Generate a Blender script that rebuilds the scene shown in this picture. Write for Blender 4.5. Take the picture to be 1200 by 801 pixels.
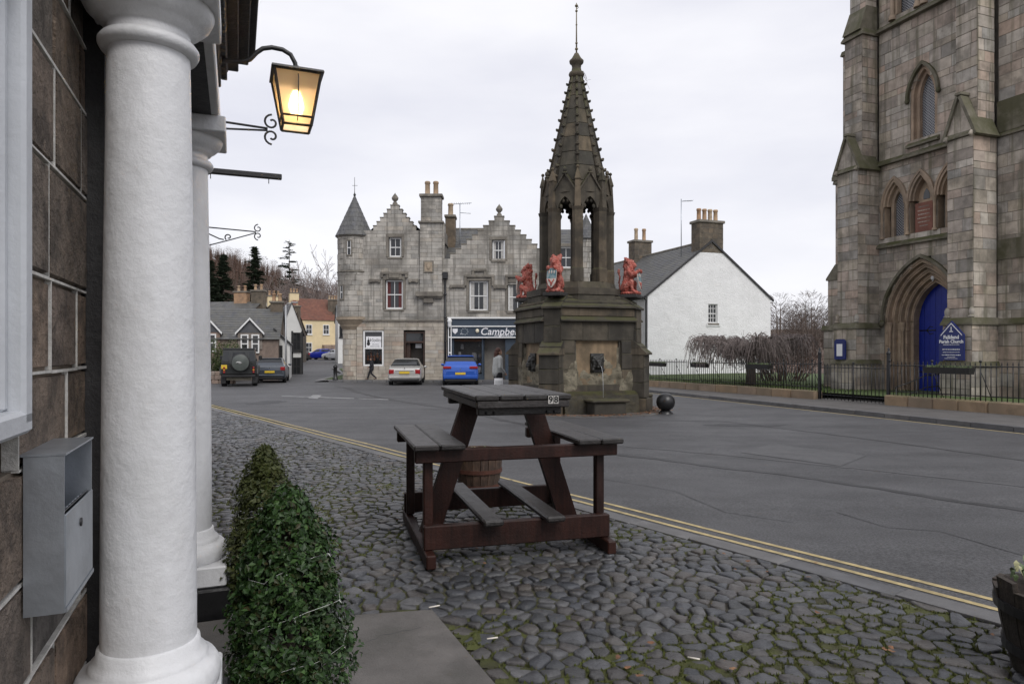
import bpy, bmesh, math, random
import numpy as np
from mathutils import Vector, Matrix, noise as mnoise
R = math.radians
for o in list(bpy.data.objects): bpy.data.objects.remove(o)
scn = bpy.context.scene
COL = scn.collection
random.seed(7)

# ------------------------------------------------------------------ camera
CAM_H, FPX, HOR = 1.55, 800.0, 410.0            # eye height, focal length and horizon in photo pixels
cam = bpy.data.cameras.new('camera'); cam.lens = 24.0; cam.sensor_width = 36.0
cam.shift_y = (HOR - 400.5) / 1200.0; cam.clip_start = 0.05; cam.clip_end = 4000
camo = bpy.data.objects.new('camera', cam); COL.objects.link(camo)
camo.location = (0, 0, CAM_H); camo.rotation_euler = (R(90), 0, 0)
scn.camera = camo
# ------------------------------------------------------------------ sky, sun, exposure
SUN_EL, SUN_AZ = R(46), R(152)                  # azimuth clockwise from +Y: behind the camera, to the right
w = bpy.data.worlds.new('World'); scn.world = w; w.use_nodes = True
nt = w.node_tree; nt.nodes.clear()
def wn(t, **k):
    n = nt.nodes.new(t)
    for a, b in k.items(): setattr(n, a, b)
    return n
sky = wn('ShaderNodeTexSky', sky_type='NISHITA', sun_disc=False, sun_elevation=SUN_EL, sun_rotation=SUN_AZ)
tc = wn('ShaderNodeTexCoord')
mp = wn('ShaderNodeMapping'); mp.inputs['Scale'].default_value = (1, 1, 3.2)
nz = wn('ShaderNodeTexNoise'); nz.inputs['Scale'].default_value = 2.0; nz.inputs['Detail'].default_value = 6; nz.inputs['Roughness'].default_value = .5
rp = wn('ShaderNodeValToRGB')
rp.color_ramp.elements[0].position = .32; rp.color_ramp.elements[0].color = (7.0, 7.05, 7.8, 1)
rp.color_ramp.elements[1].position = .66; rp.color_ramp.elements[1].color = (8.9, 8.85, 9.2, 1)
mx = wn('ShaderNodeMix', data_type='RGBA'); mx.inputs[0].default_value = .93
bg = wn('ShaderNodeBackground'); bg.inputs[1].default_value = .1
out = wn('ShaderNodeOutputWorld')
L = nt.links.new
L(tc.outputs['Generated'], mp.inputs[0]); L(mp.outputs[0], nz.inputs['Vector']); L(nz.outputs['Fac'], rp.inputs[0])
L(sky.outputs[0], mx.inputs[6]); L(rp.outputs[0], mx.inputs[7]); L(mx.outputs[2], bg.inputs[0]); L(bg.outputs[0], out.inputs[0])
sl = bpy.data.lights.new('sun', 'SUN'); sl.energy = 1.5; sl.angle = R(28); sl.color = (1, .97, .93)
so = bpy.data.objects.new('sun', sl); COL.objects.link(so)
sd = Vector((math.sin(SUN_AZ) * math.cos(SUN_EL), math.cos(SUN_AZ) * math.cos(SUN_EL), math.sin(SUN_EL)))
so.rotation_euler = sd.to_track_quat('Z', 'Y').to_euler(); so.location = sd * 60
scn.view_settings.view_transform = 'Standard'; scn.view_settings.look = 'None'
scn.view_settings.exposure = .22; scn.view_settings.gamma = 1; scn.view_settings.use_curve_mapping = False
scn.render.resolution_x, scn.render.resolution_y = 1024, 683

# ------------------------------------------------------------------ helpers: geometry
def gz(x, y):
    "height of the ground: falls gently away from the hotel, rises again up the far street"
    return -.009 * y if y <= 45 else -.405 + .015 * (y - 45)
def G(px, py):
    "photo pixel on the near ground -> point of the ground it touches"
    Y = 1240.0 / (py - 417.2); X = (px - 600) * Y / FPX
    return Vector((X, Y, gz(X, Y)))
def P(px, py, Y):
    return Vector(((px - 600) * Y / FPX, Y, CAM_H + (HOR - py) * Y / FPX))
T = Matrix.Translation
def RZ(a): return Matrix.Rotation(a, 4, 'Z')
def RX(a): return Matrix.Rotation(a, 4, 'X')
def RY(a): return Matrix.Rotation(a, 4, 'Y')
def S(x, y, z): return Matrix.Diagonal((x, y, z, 1))

class MB:
    def __init__(s): s.v = []; s.f = []; s.r = []; s.sm = []
    def add(s, vs, fs, M=None, r=0.0, sm=False):
        b = len(s.v)
        if M is None: s.v += [tuple(p) for p in vs]
        else: s.v += [tuple(M @ Vector(p)) for p in vs]
        for f in fs: s.f.append([i + b for i in f]); s.r.append(r); s.sm.append(sm)
        return s
    def box(s, x0, x1, y0, y1, z0, z1, M=None, r=0.0):
        vs = [(x0,y0,z0),(x1,y0,z0),(x1,y1,z0),(x0,y1,z0),(x0,y0,z1),(x1,y0,z1),(x1,y1,z1),(x0,y1,z1)]
        return s.add(vs, [(3,2,1,0),(4,5,6,7),(0,1,5,4),(1,2,6,5),(2,3,7,6),(3,0,4,7)], M, r)
    def bbox(s, x0, x1, y0, y1, z0, z1, b=.01, M=None, r=0.0):
        "box with chamfered edges"
        vs = []; idx = {}
        xs, ys, zs = (x0, x1), (y0, y1), (z0, z1)
        for i in (0, 1):
            for j in (0, 1):
                for k in (0, 1):
                    sx, sy, sz = (1, -1)[i], (1, -1)[j], (1, -1)[k]
                    c = (xs[i], ys[j], zs[k])
                    for a in range(3):
                        idx[i, j, k, a] = len(vs)
                        vs.append(tuple(c[q] + (b * (sx, sy, sz)[q] if q != a else 0) for q in range(3)))
        fs = []
        for a, (p, q) in enumerate(((1, 2), (0, 2), (0, 1))):
            for e in (0, 1):
                f = []
                for u, v in ((0, 0), (1, 0), (1, 1), (0, 1)):
                    t = [0, 0, 0]; t[a] = e; t[p] = u; t[q] = v; f.append(idx[t[0], t[1], t[2], a])
                if (e == 0) == (a != 1): f.reverse()
                fs.append(f)
        for a in range(3):
            p, q = [t for t in range(3) if t != a]
            for u in (0, 1):
                for v in (0, 1):
                    t0 = [0, 0, 0]; t0[p] = u; t0[q] = v; t1 = t0[:]; t1[a] = 1
                    f = [idx[(*t0, p)], idx[(*t1, p)], idx[(*t1, q)], idx[(*t0, q)]]
                    fs.append(f)
        for i in (0, 1):
            for j in (0, 1):
                for k in (0, 1): fs.append([idx[i, j, k, 0], idx[i, j, k, 1], idx[i, j, k, 2]])
        return s.add(vs, fs, M, r)
    def prism(s, poly, y0, y1, M=None, r=0.0):
        "polygon in (x, z) extruded along y"
        n = len(poly)
        vs = [(x, y0, z) for x, z in poly] + [(x, y1, z) for x, z in poly]
        fs = [list(range(n)), list(range(2 * n - 1, n - 1, -1))] + [[i, (i + 1) % n + 0, (i + 1) % n + n, i + n][::-1] for i in range(n)]
        return s.add(vs, fs, M, r)
    def hprism(s, poly, z0, z1, M=None, r=0.0, top=None):
        "polygon in (x, y) extruded up, top polygon may differ"
        n = len(poly); top = top or poly
        vs = [(x, y, z0) for x, y in poly] + [(x, y, z1) for x, y in top]
        fs = [list(range(n))[::-1], list(range(n, 2 * n))] + [[i, (i + 1) % n, (i + 1) % n + n, i + n] for i in range(n)]
        return s.add(vs, fs, M, r)
    def strip(s, A, B, y0, y1, M=None, r=0.0, sm=False):
        "solid between two open outlines A, B of equal length in (x, z), extruded along y"
        n = len(A)
        vs = [(x, y0, z) for x, z in A] + [(x, y0, z) for x, z in B] + [(x, y1, z) for x, z in A] + [(x, y1, z) for x, z in B]
        fs = []
        for i in range(n - 1):
            fs += [[i, i+1, n+i+1, n+i], [2*n+i+1, 2*n+i, 3*n+i, 3*n+i+1], [i+1, i, 2*n+i, 2*n+i+1], [n+i, n+i+1, 3*n+i+1, 3*n+i]]
        fs += [[0, n, 3*n, 2*n], [n-1, 3*n-1, 4*n-1, 2*n-1]]
        return s.add(vs, fs, M, r, sm)
    def lathe(s, prof, n=24, M=None, r=0.0, sm=True, a0=0.0):
        vs = []; fs = []; m = len(prof)
        for i in range(n):
            a = a0 + 2 * math.pi * i / n
            for q, z in prof: vs.append((q * math.cos(a), q * math.sin(a), z))
        for i in range(n):
            j = (i + 1) % n
            for k in range(m - 1): fs.append([i*m+k, j*m+k, j*m+k+1, i*m+k+1])
        s.add(vs, fs, M, r, sm)
        for k in (0, m - 1):
            if prof[k][0] > 1e-4:
                ring = [(prof[k][0]*math.cos(a0+2*math.pi*i/n), prof[k][0]*math.sin(a0+2*math.pi*i/n), prof[k][1]) for i in range(n)]
                s.add(ring, [list(range(n)) if k else list(range(n))[::-1]], M, r, False)
        return s
    def tube(s, pts, rad, n=6, M=None, r=0.0, sm=True, cap=True):
        pts = [Vector(p) for p in pts]; m = len(pts)
        if not isinstance(rad, (list, tuple)): rad = [rad] * m
        up = None; vs = []; fs = []
        for i, p in enumerate(pts):
            t = (pts[min(i+1, m-1)] - pts[max(i-1, 0)])
            t = t.normalized() if t.length > 1e-9 else Vector((0, 0, 1))
            if up is None:
                up = Vector((0, 0, 1)) if abs(t.z) < .9 else Vector((1, 0, 0))
            e1 = (up - t * up.dot(t)); e1 = e1.normalized() if e1.length > 1e-6 else t.orthogonal().normalized()
            e2 = t.cross(e1); up = e1
            for k in range(n):
                a = 2 * math.pi * k / n
                vs.append(p + (e1 * math.cos(a) + e2 * math.sin(a)) * rad[i])
        for i in range(m - 1):
            for k in range(n):
                j = (k + 1) % n
                fs.append([i*n+k, i*n+j, (i+1)*n+j, (i+1)*n+k])
        if cap: fs += [list(range(n))[::-1], list(range((m-1)*n, m*n))]
        return s.add(vs, fs, M, r, sm)
    def ball(s, c, rad, n=12, m=8, M=None, r=0.0):
        if not isinstance(rad, (list, tuple)): rad = (rad,) * 3
        MM = T(Vector(c)) @ S(*rad)
        if M is not None: MM = M @ MM
        return s.lathe([(max(math.sin(math.pi*k/m), 0 if k in (0, m) else 1e-3), -math.cos(math.pi*k/m)) for k in range(m+1)], n, MM, r)
    def limb(s, pts, rad, n=10):
        s.tube(pts, rad, n)
        for p, q in zip(pts, rad): s.ball(p, q, n, 8)
        return s
    def mesh(s, name, mat=None):
        me = bpy.data.meshes.new(name); me.from_pydata(s.v, [], s.f); me.update()
        if s.f:
            if any(s.r):
                at = me.attributes.new('rnd', 'FLOAT', 'FACE'); at.data.foreach_set('value', s.r)
            me.polygons.foreach_set('use_smooth', s.sm)
        if mat is not None: me.materials.append(mat)
        return me
    def build(s, name, mat, parent=None, M=None, **k):
        return put(name, s.mesh(name, mat), parent, M, **k)

WM = {}
def put(name, me, parent=None, M=None, label=None, cat=None, group=None, kind=None):
    o = bpy.data.objects.new(name, me); COL.objects.link(o)
    if parent is not None: o.parent = parent
    if M is not None: o.matrix_local = M
    WM[o.name] = (WM[parent.name] if parent is not None else Matrix()) @ (M if M is not None else Matrix())
    tag(o, label, cat, group, kind)
    return o
def tag(o, label=None, cat=None, group=None, kind=None):
    for k, v in (('label', label), ('category', cat), ('group', group), ('kind', kind)):
        if v: o[k] = v
    return o
def thing(name, label, cat, loc=(0, 0, 0), rz=0.0, group=None):
    o = bpy.data.objects.new(name, None); COL.objects.link(o); o.empty_display_size = .2
    o.location = loc; o.rotation_euler = (0, 0, rz)
    WM[o.name] = T(Vector(loc)) @ RZ(rz)
    return tag(o, label, cat, group)
def copy_tree(o, loc, rz, label, parent=None):
    c = o.copy(); COL.objects.link(c)
    if parent is None:
        c.location = loc; c.rotation_euler = (0, 0, rz); c['label'] = label
        WM[c.name] = T(Vector(loc)) @ RZ(rz)
    else: c.parent = parent; WM[c.name] = WM[parent.name] @ c.matrix_local
    for ch in o.children: copy_tree(ch, None, None, None, c)
    return c
def remeshed(mb, name, voxel, mat, smooth=4, disp=0.0, dscale=.05):
    "melt overlapping shapes of mb into one continuous skin"
    me = mb.mesh(name + '_raw'); o = bpy.data.objects.new(name + '_raw', me); COL.objects.link(o)
    m = o.modifiers.new('r', 'REMESH'); m.mode = 'VOXEL'; m.voxel_size = voxel
    m = o.modifiers.new('s', 'SMOOTH'); m.iterations = smooth; m.factor = .5
    dg = bpy.context.evaluated_depsgraph_get()
    new = bpy.data.meshes.new_from_object(o.evaluated_get(dg)); new.name = name
    bpy.data.objects.remove(o); bpy.data.meshes.remove(me)
    if disp:
        for v in new.vertices:
            v.co += v.normal * disp * mnoise.noise(v.co / dscale)
    for p in new.polygons: p.use_smooth = True
    new.materials.clear(); new.materials.append(mat)
    return new
def text_mesh(body, size, mat, ext=.004, align='CENTER', shear=0.0, bold=0.0, space=1.0):
    cu = bpy.data.curves.new('t', 'FONT'); cu.body = body; cu.size = size; cu.extrude = ext; cu.align_x = align
    cu.align_y = 'CENTER'; cu.shear = shear; cu.offset = bold; cu.space_character = space; cu.resolution_u = 3
    o = bpy.data.objects.new('t', cu); COL.objects.link(o)
    dg = bpy.context.evaluated_depsgraph_get()
    me = bpy.data.meshes.new_from_object(o.evaluated_get(dg)); bpy.data.objects.remove(o)
    me.materials.clear(); me.materials.append(mat)
    return me
def print_line(parent, x, y, z, w, h, mat, seed, t=.003):
    "a line of small print too far off to read: uneven strokes"
    rg = random.Random(seed); b = MB(); u = x - w / 2
    while u < x + w / 2:
        l = rg.uniform(.4, 1.6) * h; b.box(u, min(u + l, x + w / 2), y - t, y, z - h * rg.uniform(.3, .5), z + h * rg.uniform(.3, .5)); u += l + h * rg.uniform(.2, .6)
    return b.build('small_print', mat, parent, kind='stuff')
FACE = RX(R(90))     # text lying in xy -> standing in xz, read from -y

# ------------------------------------------------------------------ helpers: materials
MATS = {}
def lin(r, g, b): return tuple((c/255/12.92 if c/255 <= .04045 else ((c/255+.055)/1.055)**2.4) for c in (r, g, b))
def material(name, cols, rough=.8, vary=.3, scale=4.0, fine=60.0, bump=.15, moss=0.0, mosscol=(.05,.06,.018), stain=0.0,
             staincol=(.03,.027,.024), stainscale=.6, metal=0.0, spec=.5, wave=None, streak=0.0, streakcol=None, coat=0.0, roughvary=.12, bdist=.01):
    """cols: list of colours spread over the per-piece random value; noise, stains with a shape of their own,
    streaks running down and moss on upward faces come on top"""
    if name in MATS: return MATS[name]
    m = bpy.data.materials.new(name); m.use_nodes = True; MATS[name] = m
    nt = m.node_tree; N = nt.nodes; Lk = nt.links.new
    bs = N['Principled BSDF']
    def new(t, **k):
        n = N.new(t)
        for a, b in k.items(): setattr(n, a, b)
        return n
    def math_(op, a, b=None, clamp=False):
        n = new('ShaderNodeMath', operation=op, use_clamp=clamp)
        for i, v in enumerate((a, b)):
            if v is None: continue
            if hasattr(v, 'is_linked') or hasattr(v, 'links'): Lk(v, n.inputs[i])
            else: n.inputs[i].default_value = v
        return n.outputs[0]
    def mixc(f, a, b, blend='MIX'):
        n = new('ShaderNodeMix', data_type='RGBA', blend_type=blend)
        for i, v in ((0, f), (6, a), (7, b)):
            if hasattr(v, 'links'): Lk(v, n.inputs[i])
            else: n.inputs[i].default_value = v if i == 0 else (*v, 1)
        return n.outputs[2]
    geo = new('ShaderNodeNewGeometry'); pos = geo.outputs['Position']
    def noise(sc, det=4, ro=.55, vec=pos):
        n = new('ShaderNodeTexNoise'); n.inputs['Scale'].default_value = sc; n.inputs['Detail'].default_value = det
        n.inputs['Roughness'].default_value = ro; Lk(vec, n.inputs['Vector']); return n.outputs['Fac']
    if len(cols) > 1:
        at = new('ShaderNodeAttribute', attribute_name='rnd'); oi = new('ShaderNodeObjectInfo')
        rv = math_('FRACT', math_('ADD', at.outputs['Fac'], oi.outputs['Random']))
        rp = new('ShaderNodeValToRGB'); el = rp.color_ramp.elements
        while len(el) < len(cols): el.new(.5)
        for i, c in enumerate(cols): el[i].position = i / (len(cols) - 1); el[i].color = (*c, 1)
        Lk(rv, rp.inputs[0]); base = rp.outputs[0]
    else:
        rg = new('ShaderNodeRGB'); rg.outputs[0].default_value = (*cols[0], 1); base = rg.outputs[0]
    n1 = noise(scale, 6, .6)
    mr = new('ShaderNodeMapRange'); mr.inputs[1].default_value = .25; mr.inputs[2].default_value = .75
    mr.inputs[3].default_value = 1 - vary; mr.inputs[4].default_value = 1 + vary * .8; Lk(n1, mr.inputs[0])
    col = mixc(1.0, base, (1, 1, 1), 'MULTIPLY')
    cb = new('ShaderNodeCombineColor')
    for i in range(3): Lk(mr.outputs[0], cb.inputs[i])
    Lk(cb.outputs[0], col.node.inputs[7])
    if stain:
        s1 = noise(stainscale, 6, .62)
        f = math_('MULTIPLY', math_('SUBTRACT', s1, .47), 7.0, True)
        col = mixc(math_('MULTIPLY', f, stain), col, staincol)
    if streak:
        mpn = new('ShaderNodeMapping'); mpn.inputs['Scale'].default_value = (3.0, 3.0, .18); Lk(pos, mpn.inputs[0])
        s2 = noise(1.6, 5, .6, mpn.outputs[0])
        f = math_('MULTIPLY', math_('SUBTRACT', s2, .5), 6.0, True)
        col = mixc(math_('MULTIPLY', f, streak), col, streakcol or staincol)
    if moss:
        nrm = new('ShaderNodeSeparateXYZ'); Lk(geo.outputs['Normal'], nrm.inputs[0])
        f = math_('MULTIPLY', math_('SUBTRACT', nrm.outputs[2], .15), 2.2, True)
        f2 = math_('MULTIPLY', math_('SUBTRACT', noise(2.3, 5), .36), 6.0, True)
        col = mixc(math_('MULTIPLY', math_('MULTIPLY', f, f2), moss), col, mosscol)
    if wave:       # wood grain: (scale xyz, strength)
        mpn = new('ShaderNodeMapping'); mpn.inputs['Scale'].default_value = wave[0]
        tc = new('ShaderNodeTexCoord'); Lk(tc.outputs['Object'], mpn.inputs[0])
        g = noise(3.0, 5, .65, mpn.outputs[0])
        mr2 = new('ShaderNodeMapRange'); mr2.inputs[1].default_value = .3; mr2.inputs[2].default_value = .7
        mr2.inputs[3].default_value = 1 - wave[1]; mr2.inputs[4].default_value = 1 + wave[1]; Lk(g, mr2.inputs[0])
        cb2 = new('ShaderNodeCombineColor')
        for i in range(3): Lk(mr2.outputs[0], cb2.inputs[i])
        col = mixc(1.0, col, (1, 1, 1), 'MULTIPLY'); Lk(cb2.outputs[0], col.node.inputs[7])
    Lk(col, bs.inputs['Base Color'])
    mr3 = new('ShaderNodeMapRange'); mr3.inputs[3].default_value = max(rough - roughvary, .02); mr3.inputs[4].default_value = min(rough + roughvary, 1)
    Lk(noise(scale * 2.3, 3), mr3.inputs[0]); Lk(mr3.outputs[0], bs.inputs['Roughness'])
    bs.inputs['Metallic'].default_value = metal; bs.inputs['Specular IOR Level'].default_value = spec
    bs.inputs['Coat Weight'].default_value = coat
    if bump:
        bp = new('ShaderNodeBump'); bp.inputs['Strength'].default_value = bump; bp.inputs['Distance'].default_value = bdist
        h = math_('ADD', noise(fine, 5, .65), math_('MULTIPLY', n1, 1.5)); Lk(h, bp.inputs['Height']); Lk(bp.outputs[0], bs.inputs['Normal'])
    return m
def emit(name, col, strength):
    m = bpy.data.materials.new(name); m.use_nodes = True; b = m.node_tree.nodes['Principled BSDF']
    b.inputs['Base Color'].default_value = (*col, 1); b.inputs['Emission Color'].default_value = (*col, 1); b.inputs['Emission Strength'].default_value = strength
    return m
def glassy(name, col, rough=.06, alpha=1.0):
    "dark window glass: reflects the sky; a little see-through where alpha < 1"
    m = bpy.data.materials.new(name); m.use_nodes = True; nt = m.node_tree; b = nt.nodes['Principled BSDF']
    b.inputs['Base Color'].default_value = (*col, 1); b.inputs['Roughness'].default_value = rough; b.inputs['Alpha'].default_value = alpha
    b.inputs['Specular IOR Level'].default_value = .6
    g = nt.nodes.new('ShaderNodeNewGeometry'); n = nt.nodes.new('ShaderNodeTexNoise'); n.inputs['Scale'].default_value = 2.2; nt.links.new(g.outputs['Position'], n.inputs['Vector'])
    bp = nt.nodes.new('ShaderNodeBump'); bp.inputs['Strength'].default_value = .06; bp.inputs['Distance'].default_value = .05
    nt.links.new(n.outputs['Fac'], bp.inputs['Height']); nt.links.new(bp.outputs[0], b.inputs['Normal'])
    return m

CHURCH = material('church_sandstone', [(.31,.275,.23),(.43,.37,.295),(.39,.355,.31),(.50,.425,.345),(.34,.325,.30),(.46,.355,.285),(.25,.23,.205),(.50,.455,.395),(.38,.305,.25),(.42,.395,.355)],
                  .88, .3, 3.5, 55, .35, moss=.55, mosscol=(.075,.075,.025), stain=.52, staincol=(.085,.077,.064), stainscale=1.1, streak=.66, streakcol=(.085,.082,.042))
MORTAR_C = material('church_mortar', [(.23,.205,.17)], .95, .25, 5, 60, .2, stain=.5, staincol=(.09,.083,.07))
FOUNT = material('fountain_sandstone', [(.066,.056,.042),(.092,.077,.055),(.054,.047,.037),(.13,.10,.066),(.074,.064,.048),(.045,.041,.034),(.10,.081,.056)],
                 .85, .45, 3.2, 50, .45, moss=.75, mosscol=(.055,.055,.018), stain=.75, staincol=(.025,.022,.017), stainscale=1.1, streak=.6)
FPANEL = material('fountain_panel', [(.23,.165,.10),(.26,.19,.12),(.19,.145,.095)], .85, .4, 2.8, 40, .4, stain=.6, staincol=(.07,.055,.035), stainscale=1.3, streak=.4)
LIME = material('lime_crust', [(.27,.24,.175)], .9, .7, 9, 45, 1.0, stain=.85, staincol=(.075,.066,.045), stainscale=4.5, bdist=.04)
MOSSDK = material('wet_moss_stone', [(.04,.032,.016)], .55, .6, 6, 40, .8, moss=.9, mosscol=(.05,.05,.012), stain=.6, staincol=(.012,.01,.007), stainscale=2.2, bdist=.03)
ASHLAR = material('grey_ashlar', [(.37,.35,.315),(.43,.405,.365),(.34,.32,.29),(.46,.43,.385),(.39,.37,.335),(.30,.29,.27),(.43,.385,.325)],
                  .88, .28, 2.6, 40, .3, moss=.4, mosscol=(.1,.1,.06), stain=.66, staincol=(.115,.107,.094), stainscale=.5, streak=.66)
ASHLARW = material('warm_ashlar', [(.42,.375,.31),(.46,.415,.35),(.39,.345,.285),(.48,.43,.36),(.41,.385,.345),(.40,.315,.25)],
                   .88, .25, 2.6, 40, .3, stain=.4, staincol=(.16,.135,.105), stainscale=.6, streak=.35)
MORTAR_G = material('grey_mortar', [(.2,.185,.165)], .95, .2, 4, 40, .2, stain=.4, staincol=(.1,.095,.085))
TRIM = material('dressed_stone', [(.215,.195,.165)], .88, .3, 3, 40, .3, moss=.6, mosscol=(.06,.058,.04), stain=.5, staincol=(.09,.08,.07), stainscale=.8, streak=.5)
CTRIM = material('church_trim', [(.16,.145,.11)], .88, .35, 3, 50, .35, moss=.95, mosscol=(.06,.062,.02), stain=.8, staincol=(.062,.06,.028), stainscale=.9, streak=.5)
CARCH = material('church_arch_stone', [(.36,.265,.19),(.31,.24,.175),(.40,.30,.21)], .88, .3, 3.5, 50, .3, stain=.45, staincol=(.15,.12,.095), stainscale=1.2)
RUBBLE = material('hotel_rubble', [(.21,.19,.17),(.38,.265,.175),(.165,.16,.157),(.42,.29,.20),(.25,.22,.19),(.36,.27,.205),(.18,.17,.16)],
                  .82, .5, 9, 45, 1.0, stain=.6, staincol=(.045,.038,.032), stainscale=7, bdist=.06)
RUBMORT = material('hotel_mortar', [(.19,.155,.12)], .95, .4, 12, 60, .6)
POINTING = material('white_pointing', [(.6,.585,.55)], .9, .3, 20, 80, .4)
SLATE = material('slate', [(.075,.078,.088),(.095,.097,.106),(.06,.063,.072),(.115,.115,.12)], .6, .3, 3, 60, .3, moss=.35, mosscol=(.12,.115,.085), stain=.35, staincol=(.13,.125,.11), stainscale=1.2)
PANTILE = material('red_pantile', [(.155,.062,.042),(.18,.075,.05),(.135,.058,.042)], .8, .3, 2, 40, .2, stain=.4, staincol=(.1,.06,.045))
WHITEP = material('white_gloss_paint', [(.74,.745,.76)], .42, .05, 5, 18, .42, stain=.22, staincol=(.50,.50,.485), stainscale=4.0, streak=.2, spec=.45, bdist=.012)
SASH = material('white_sash_paint', [(.75,.75,.74)], .45, .08, 6, 60, .05)
HARL = material('white_harling', [(.86,.86,.86)], .9, .06, 1.2, 16, 1.0, stain=.12, staincol=(.62,.63,.62), stainscale=.8, streak=.12, bdist=.05)
CREAM = material('cream_render', [(.70,.58,.36)], .9, .1, 2, 30, .3, stain=.15, staincol=(.45,.38,.26))
BLACKIRON = material('black_iron', [(.016,.016,.018)], .45, .3, 20, 90, .12)
BLACKP = material('black_paint', [(.012,.012,.013)], .35, .3, 9, 50, .3)
DKCORN = material('dark_cornice_paint', [(.035,.034,.036)], .6, .4, 9, 50, .4, stain=.3, staincol=(.012,.012,.012), stainscale=3)
WOOD = material('red_brown_stain', [(.024,.0085,.006),(.031,.010,.0065),(.020,.008,.006)], .5, .4, 5, 60, .3, wave=((14, 14, 1.2), .45), stain=.3, staincol=(.010,.007,.006), stainscale=3.0, spec=.3)
WOODTOP = material('weathered_dark_plank', [(.022,.019,.018),(.030,.026,.025),(.018,.016,.015)], .40, .35, 5, 60, .45, wave=((16, 1.1, 16), .5), stain=.35, staincol=(.05,.047,.045), stainscale=3.5)
BARREL = material('barrel_oak', [(.075,.045,.03),(.09,.055,.038),(.06,.036,.026)], .7, .4, 6, 60, .5, wave=((18, 18, 1.0), .5), stain=.45, staincol=(.025,.02,.016), stainscale=4)
OLDBARREL = material('rotten_barrel', [(.035,.026,.02),(.045,.034,.026),(.028,.021,.017)], .8, .5, 8, 60, .8, wave=((18, 18, 1.0), .6), stain=.5, staincol=(.018,.02,.01), stainscale=5)
RUST = material('rusty_hoop', [(.085,.03,.018)], .75, .4, 12, 80, .4)
ZINC = material('brushed_steel', [(.42,.45,.49)], .38, .16, 6, 40, .12, metal=.75, stain=.25, staincol=(.2,.21,.23), stainscale=5)
STEELDK = material('steel_inside', [(.1,.1,.105)], .5, .3, 8, 40, .2, metal=.6)
SOIL = material('soil', [(.035,.024,.017)], .95, .5, 12, 60, .9, bdist=.02)
BLUEDOOR = material('blue_door_paint', [(.004,.018,.24)], .42, .2, 4, 50, .15)
BLUESIGN = material('blue_sign_paint', [(.010,.02,.13)], .4, .15, 4, 50, .05)
SIGNWHITE = material('sign_white', [(.75,.75,.77)], .6, .05, 4, 50, 0)
REDSTONE = material('red_sandstone', [(.21,.09,.065)], .88, .3, 4, 50, .3, stain=.3, staincol=(.1,.06,.05))
LIONRED = material('lion_red_paint', [(.36,.085,.062)], .65, .5, 8, 40, .7, stain=.5, staincol=(.44,.22,.18), stainscale=10)
SHOPBLUE = material('slate_blue_paint', [(.035,.052,.075)], .5, .15, 4, 50, .08)
GLASS = glassy('window_glass', (.022,.024,.027))
GLASSL = glassy('curtained_glass', (.12,.115,.11))
LEADED = None
CURTAIN = material('net_curtain', [(.45,.44,.42)], .9, .25, 9, 60, .1)
REDCURT = material('red_curtain', [(.10,.025,.025)], .9, .35, 9, 60, .2)
POT = material('clay_pot', [(.36,.22,.13),(.42,.29,.18),(.45,.35,.24)], .85, .25, 5, 60, .2, stain=.4, staincol=(.1,.085,.07), stainscale=2)
GRASS = material('lawn', [(.055,.085,.02)], .95, .4, 3, 50, .6)
BARK = material('bark', [(.09,.072,.06),(.11,.088,.075)], .9, .35, 8, 60, .5)
TWIG = material('twig', [(.19,.16,.15),(.23,.19,.175),(.15,.125,.115)], .9, .3, 8, 60, 0)
TWIGBR = material('brown_twig', [(.12,.086,.072),(.15,.098,.078),(.10,.078,.066)], .95, .3, .05, 60, 0)
CONIF = material('conifer_needles', [(.042,.064,.038),(.056,.08,.046),(.032,.05,.03)], .9, .4, .8, 60, 0)

# ------------------------------------------------------------------ masonry
def unit_block():
    b = MB(); i = .5
    vs = [(-.5,.5,-.5),(.5,.5,-.5),(.5,.5,.5),(-.5,.5,.5),(-.5,-.1,-.5),(.5,-.1,-.5),(.5,-.1,.5),(-.5,-.1,.5)]
    q = .488
    vs += [(-q,-.5,-q*.97),(q,-.5,-q*.97),(q,-.5,q*.97),(-q,-.5,q*.97)]
    fs = [(0,1,5,4),(1,2,6,5),(2,3,7,6),(3,0,4,7),(4,5,9,8),(5,6,10,9),(6,7,11,10),(7,4,8,11),(8,9,10,11)]
    return vs, fs
UBV, UBF = unit_block()
UB = {}
def ub_mesh(mat):
    if mat.name not in UB: UB[mat.name] = MB().add(UBV, UBF).mesh('stone_block', mat)
    return UB[mat.name]
def masonry(blocks, mb, M, spans, z0, z1, ch=(.27, .36), bl=(.4, .9), core=.3, proud=.008, thick=.05, joint=.010, rng=random, jit=.004):
    """courses of ashlar on the face frame M (x right, z up, outward -y): mortar core into mb, blocks appended as (matrix, mat-slot)"""
    z = z0; lines = []
    while z < z1 - .02:
        h = rng.uniform(*ch)
        if z + h > z1 - ch[0] * .6: h = z1 - z
        for a, b in spans(z, z + h):
            if b - a < .03: continue
            mb.box(a, b, 0, core, z, z + h, M)
            u = a; first = True
            while u < b - .01:
                l = rng.uniform(*bl) * (rng.uniform(.5, 1) if first else 1); first = False
                if u + l > b - bl[0] * .55: l = b - u
                p = proud + rng.uniform(-jit, jit)
                blocks.append(M @ T((u + l/2, -p + thick/2, z + h/2)) @ S(max(l - joint, .01), thick, max(h - joint, .01)))
                lines.append((u, u + l, z, z + h))
                u += l
        z += h
    return lines
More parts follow.
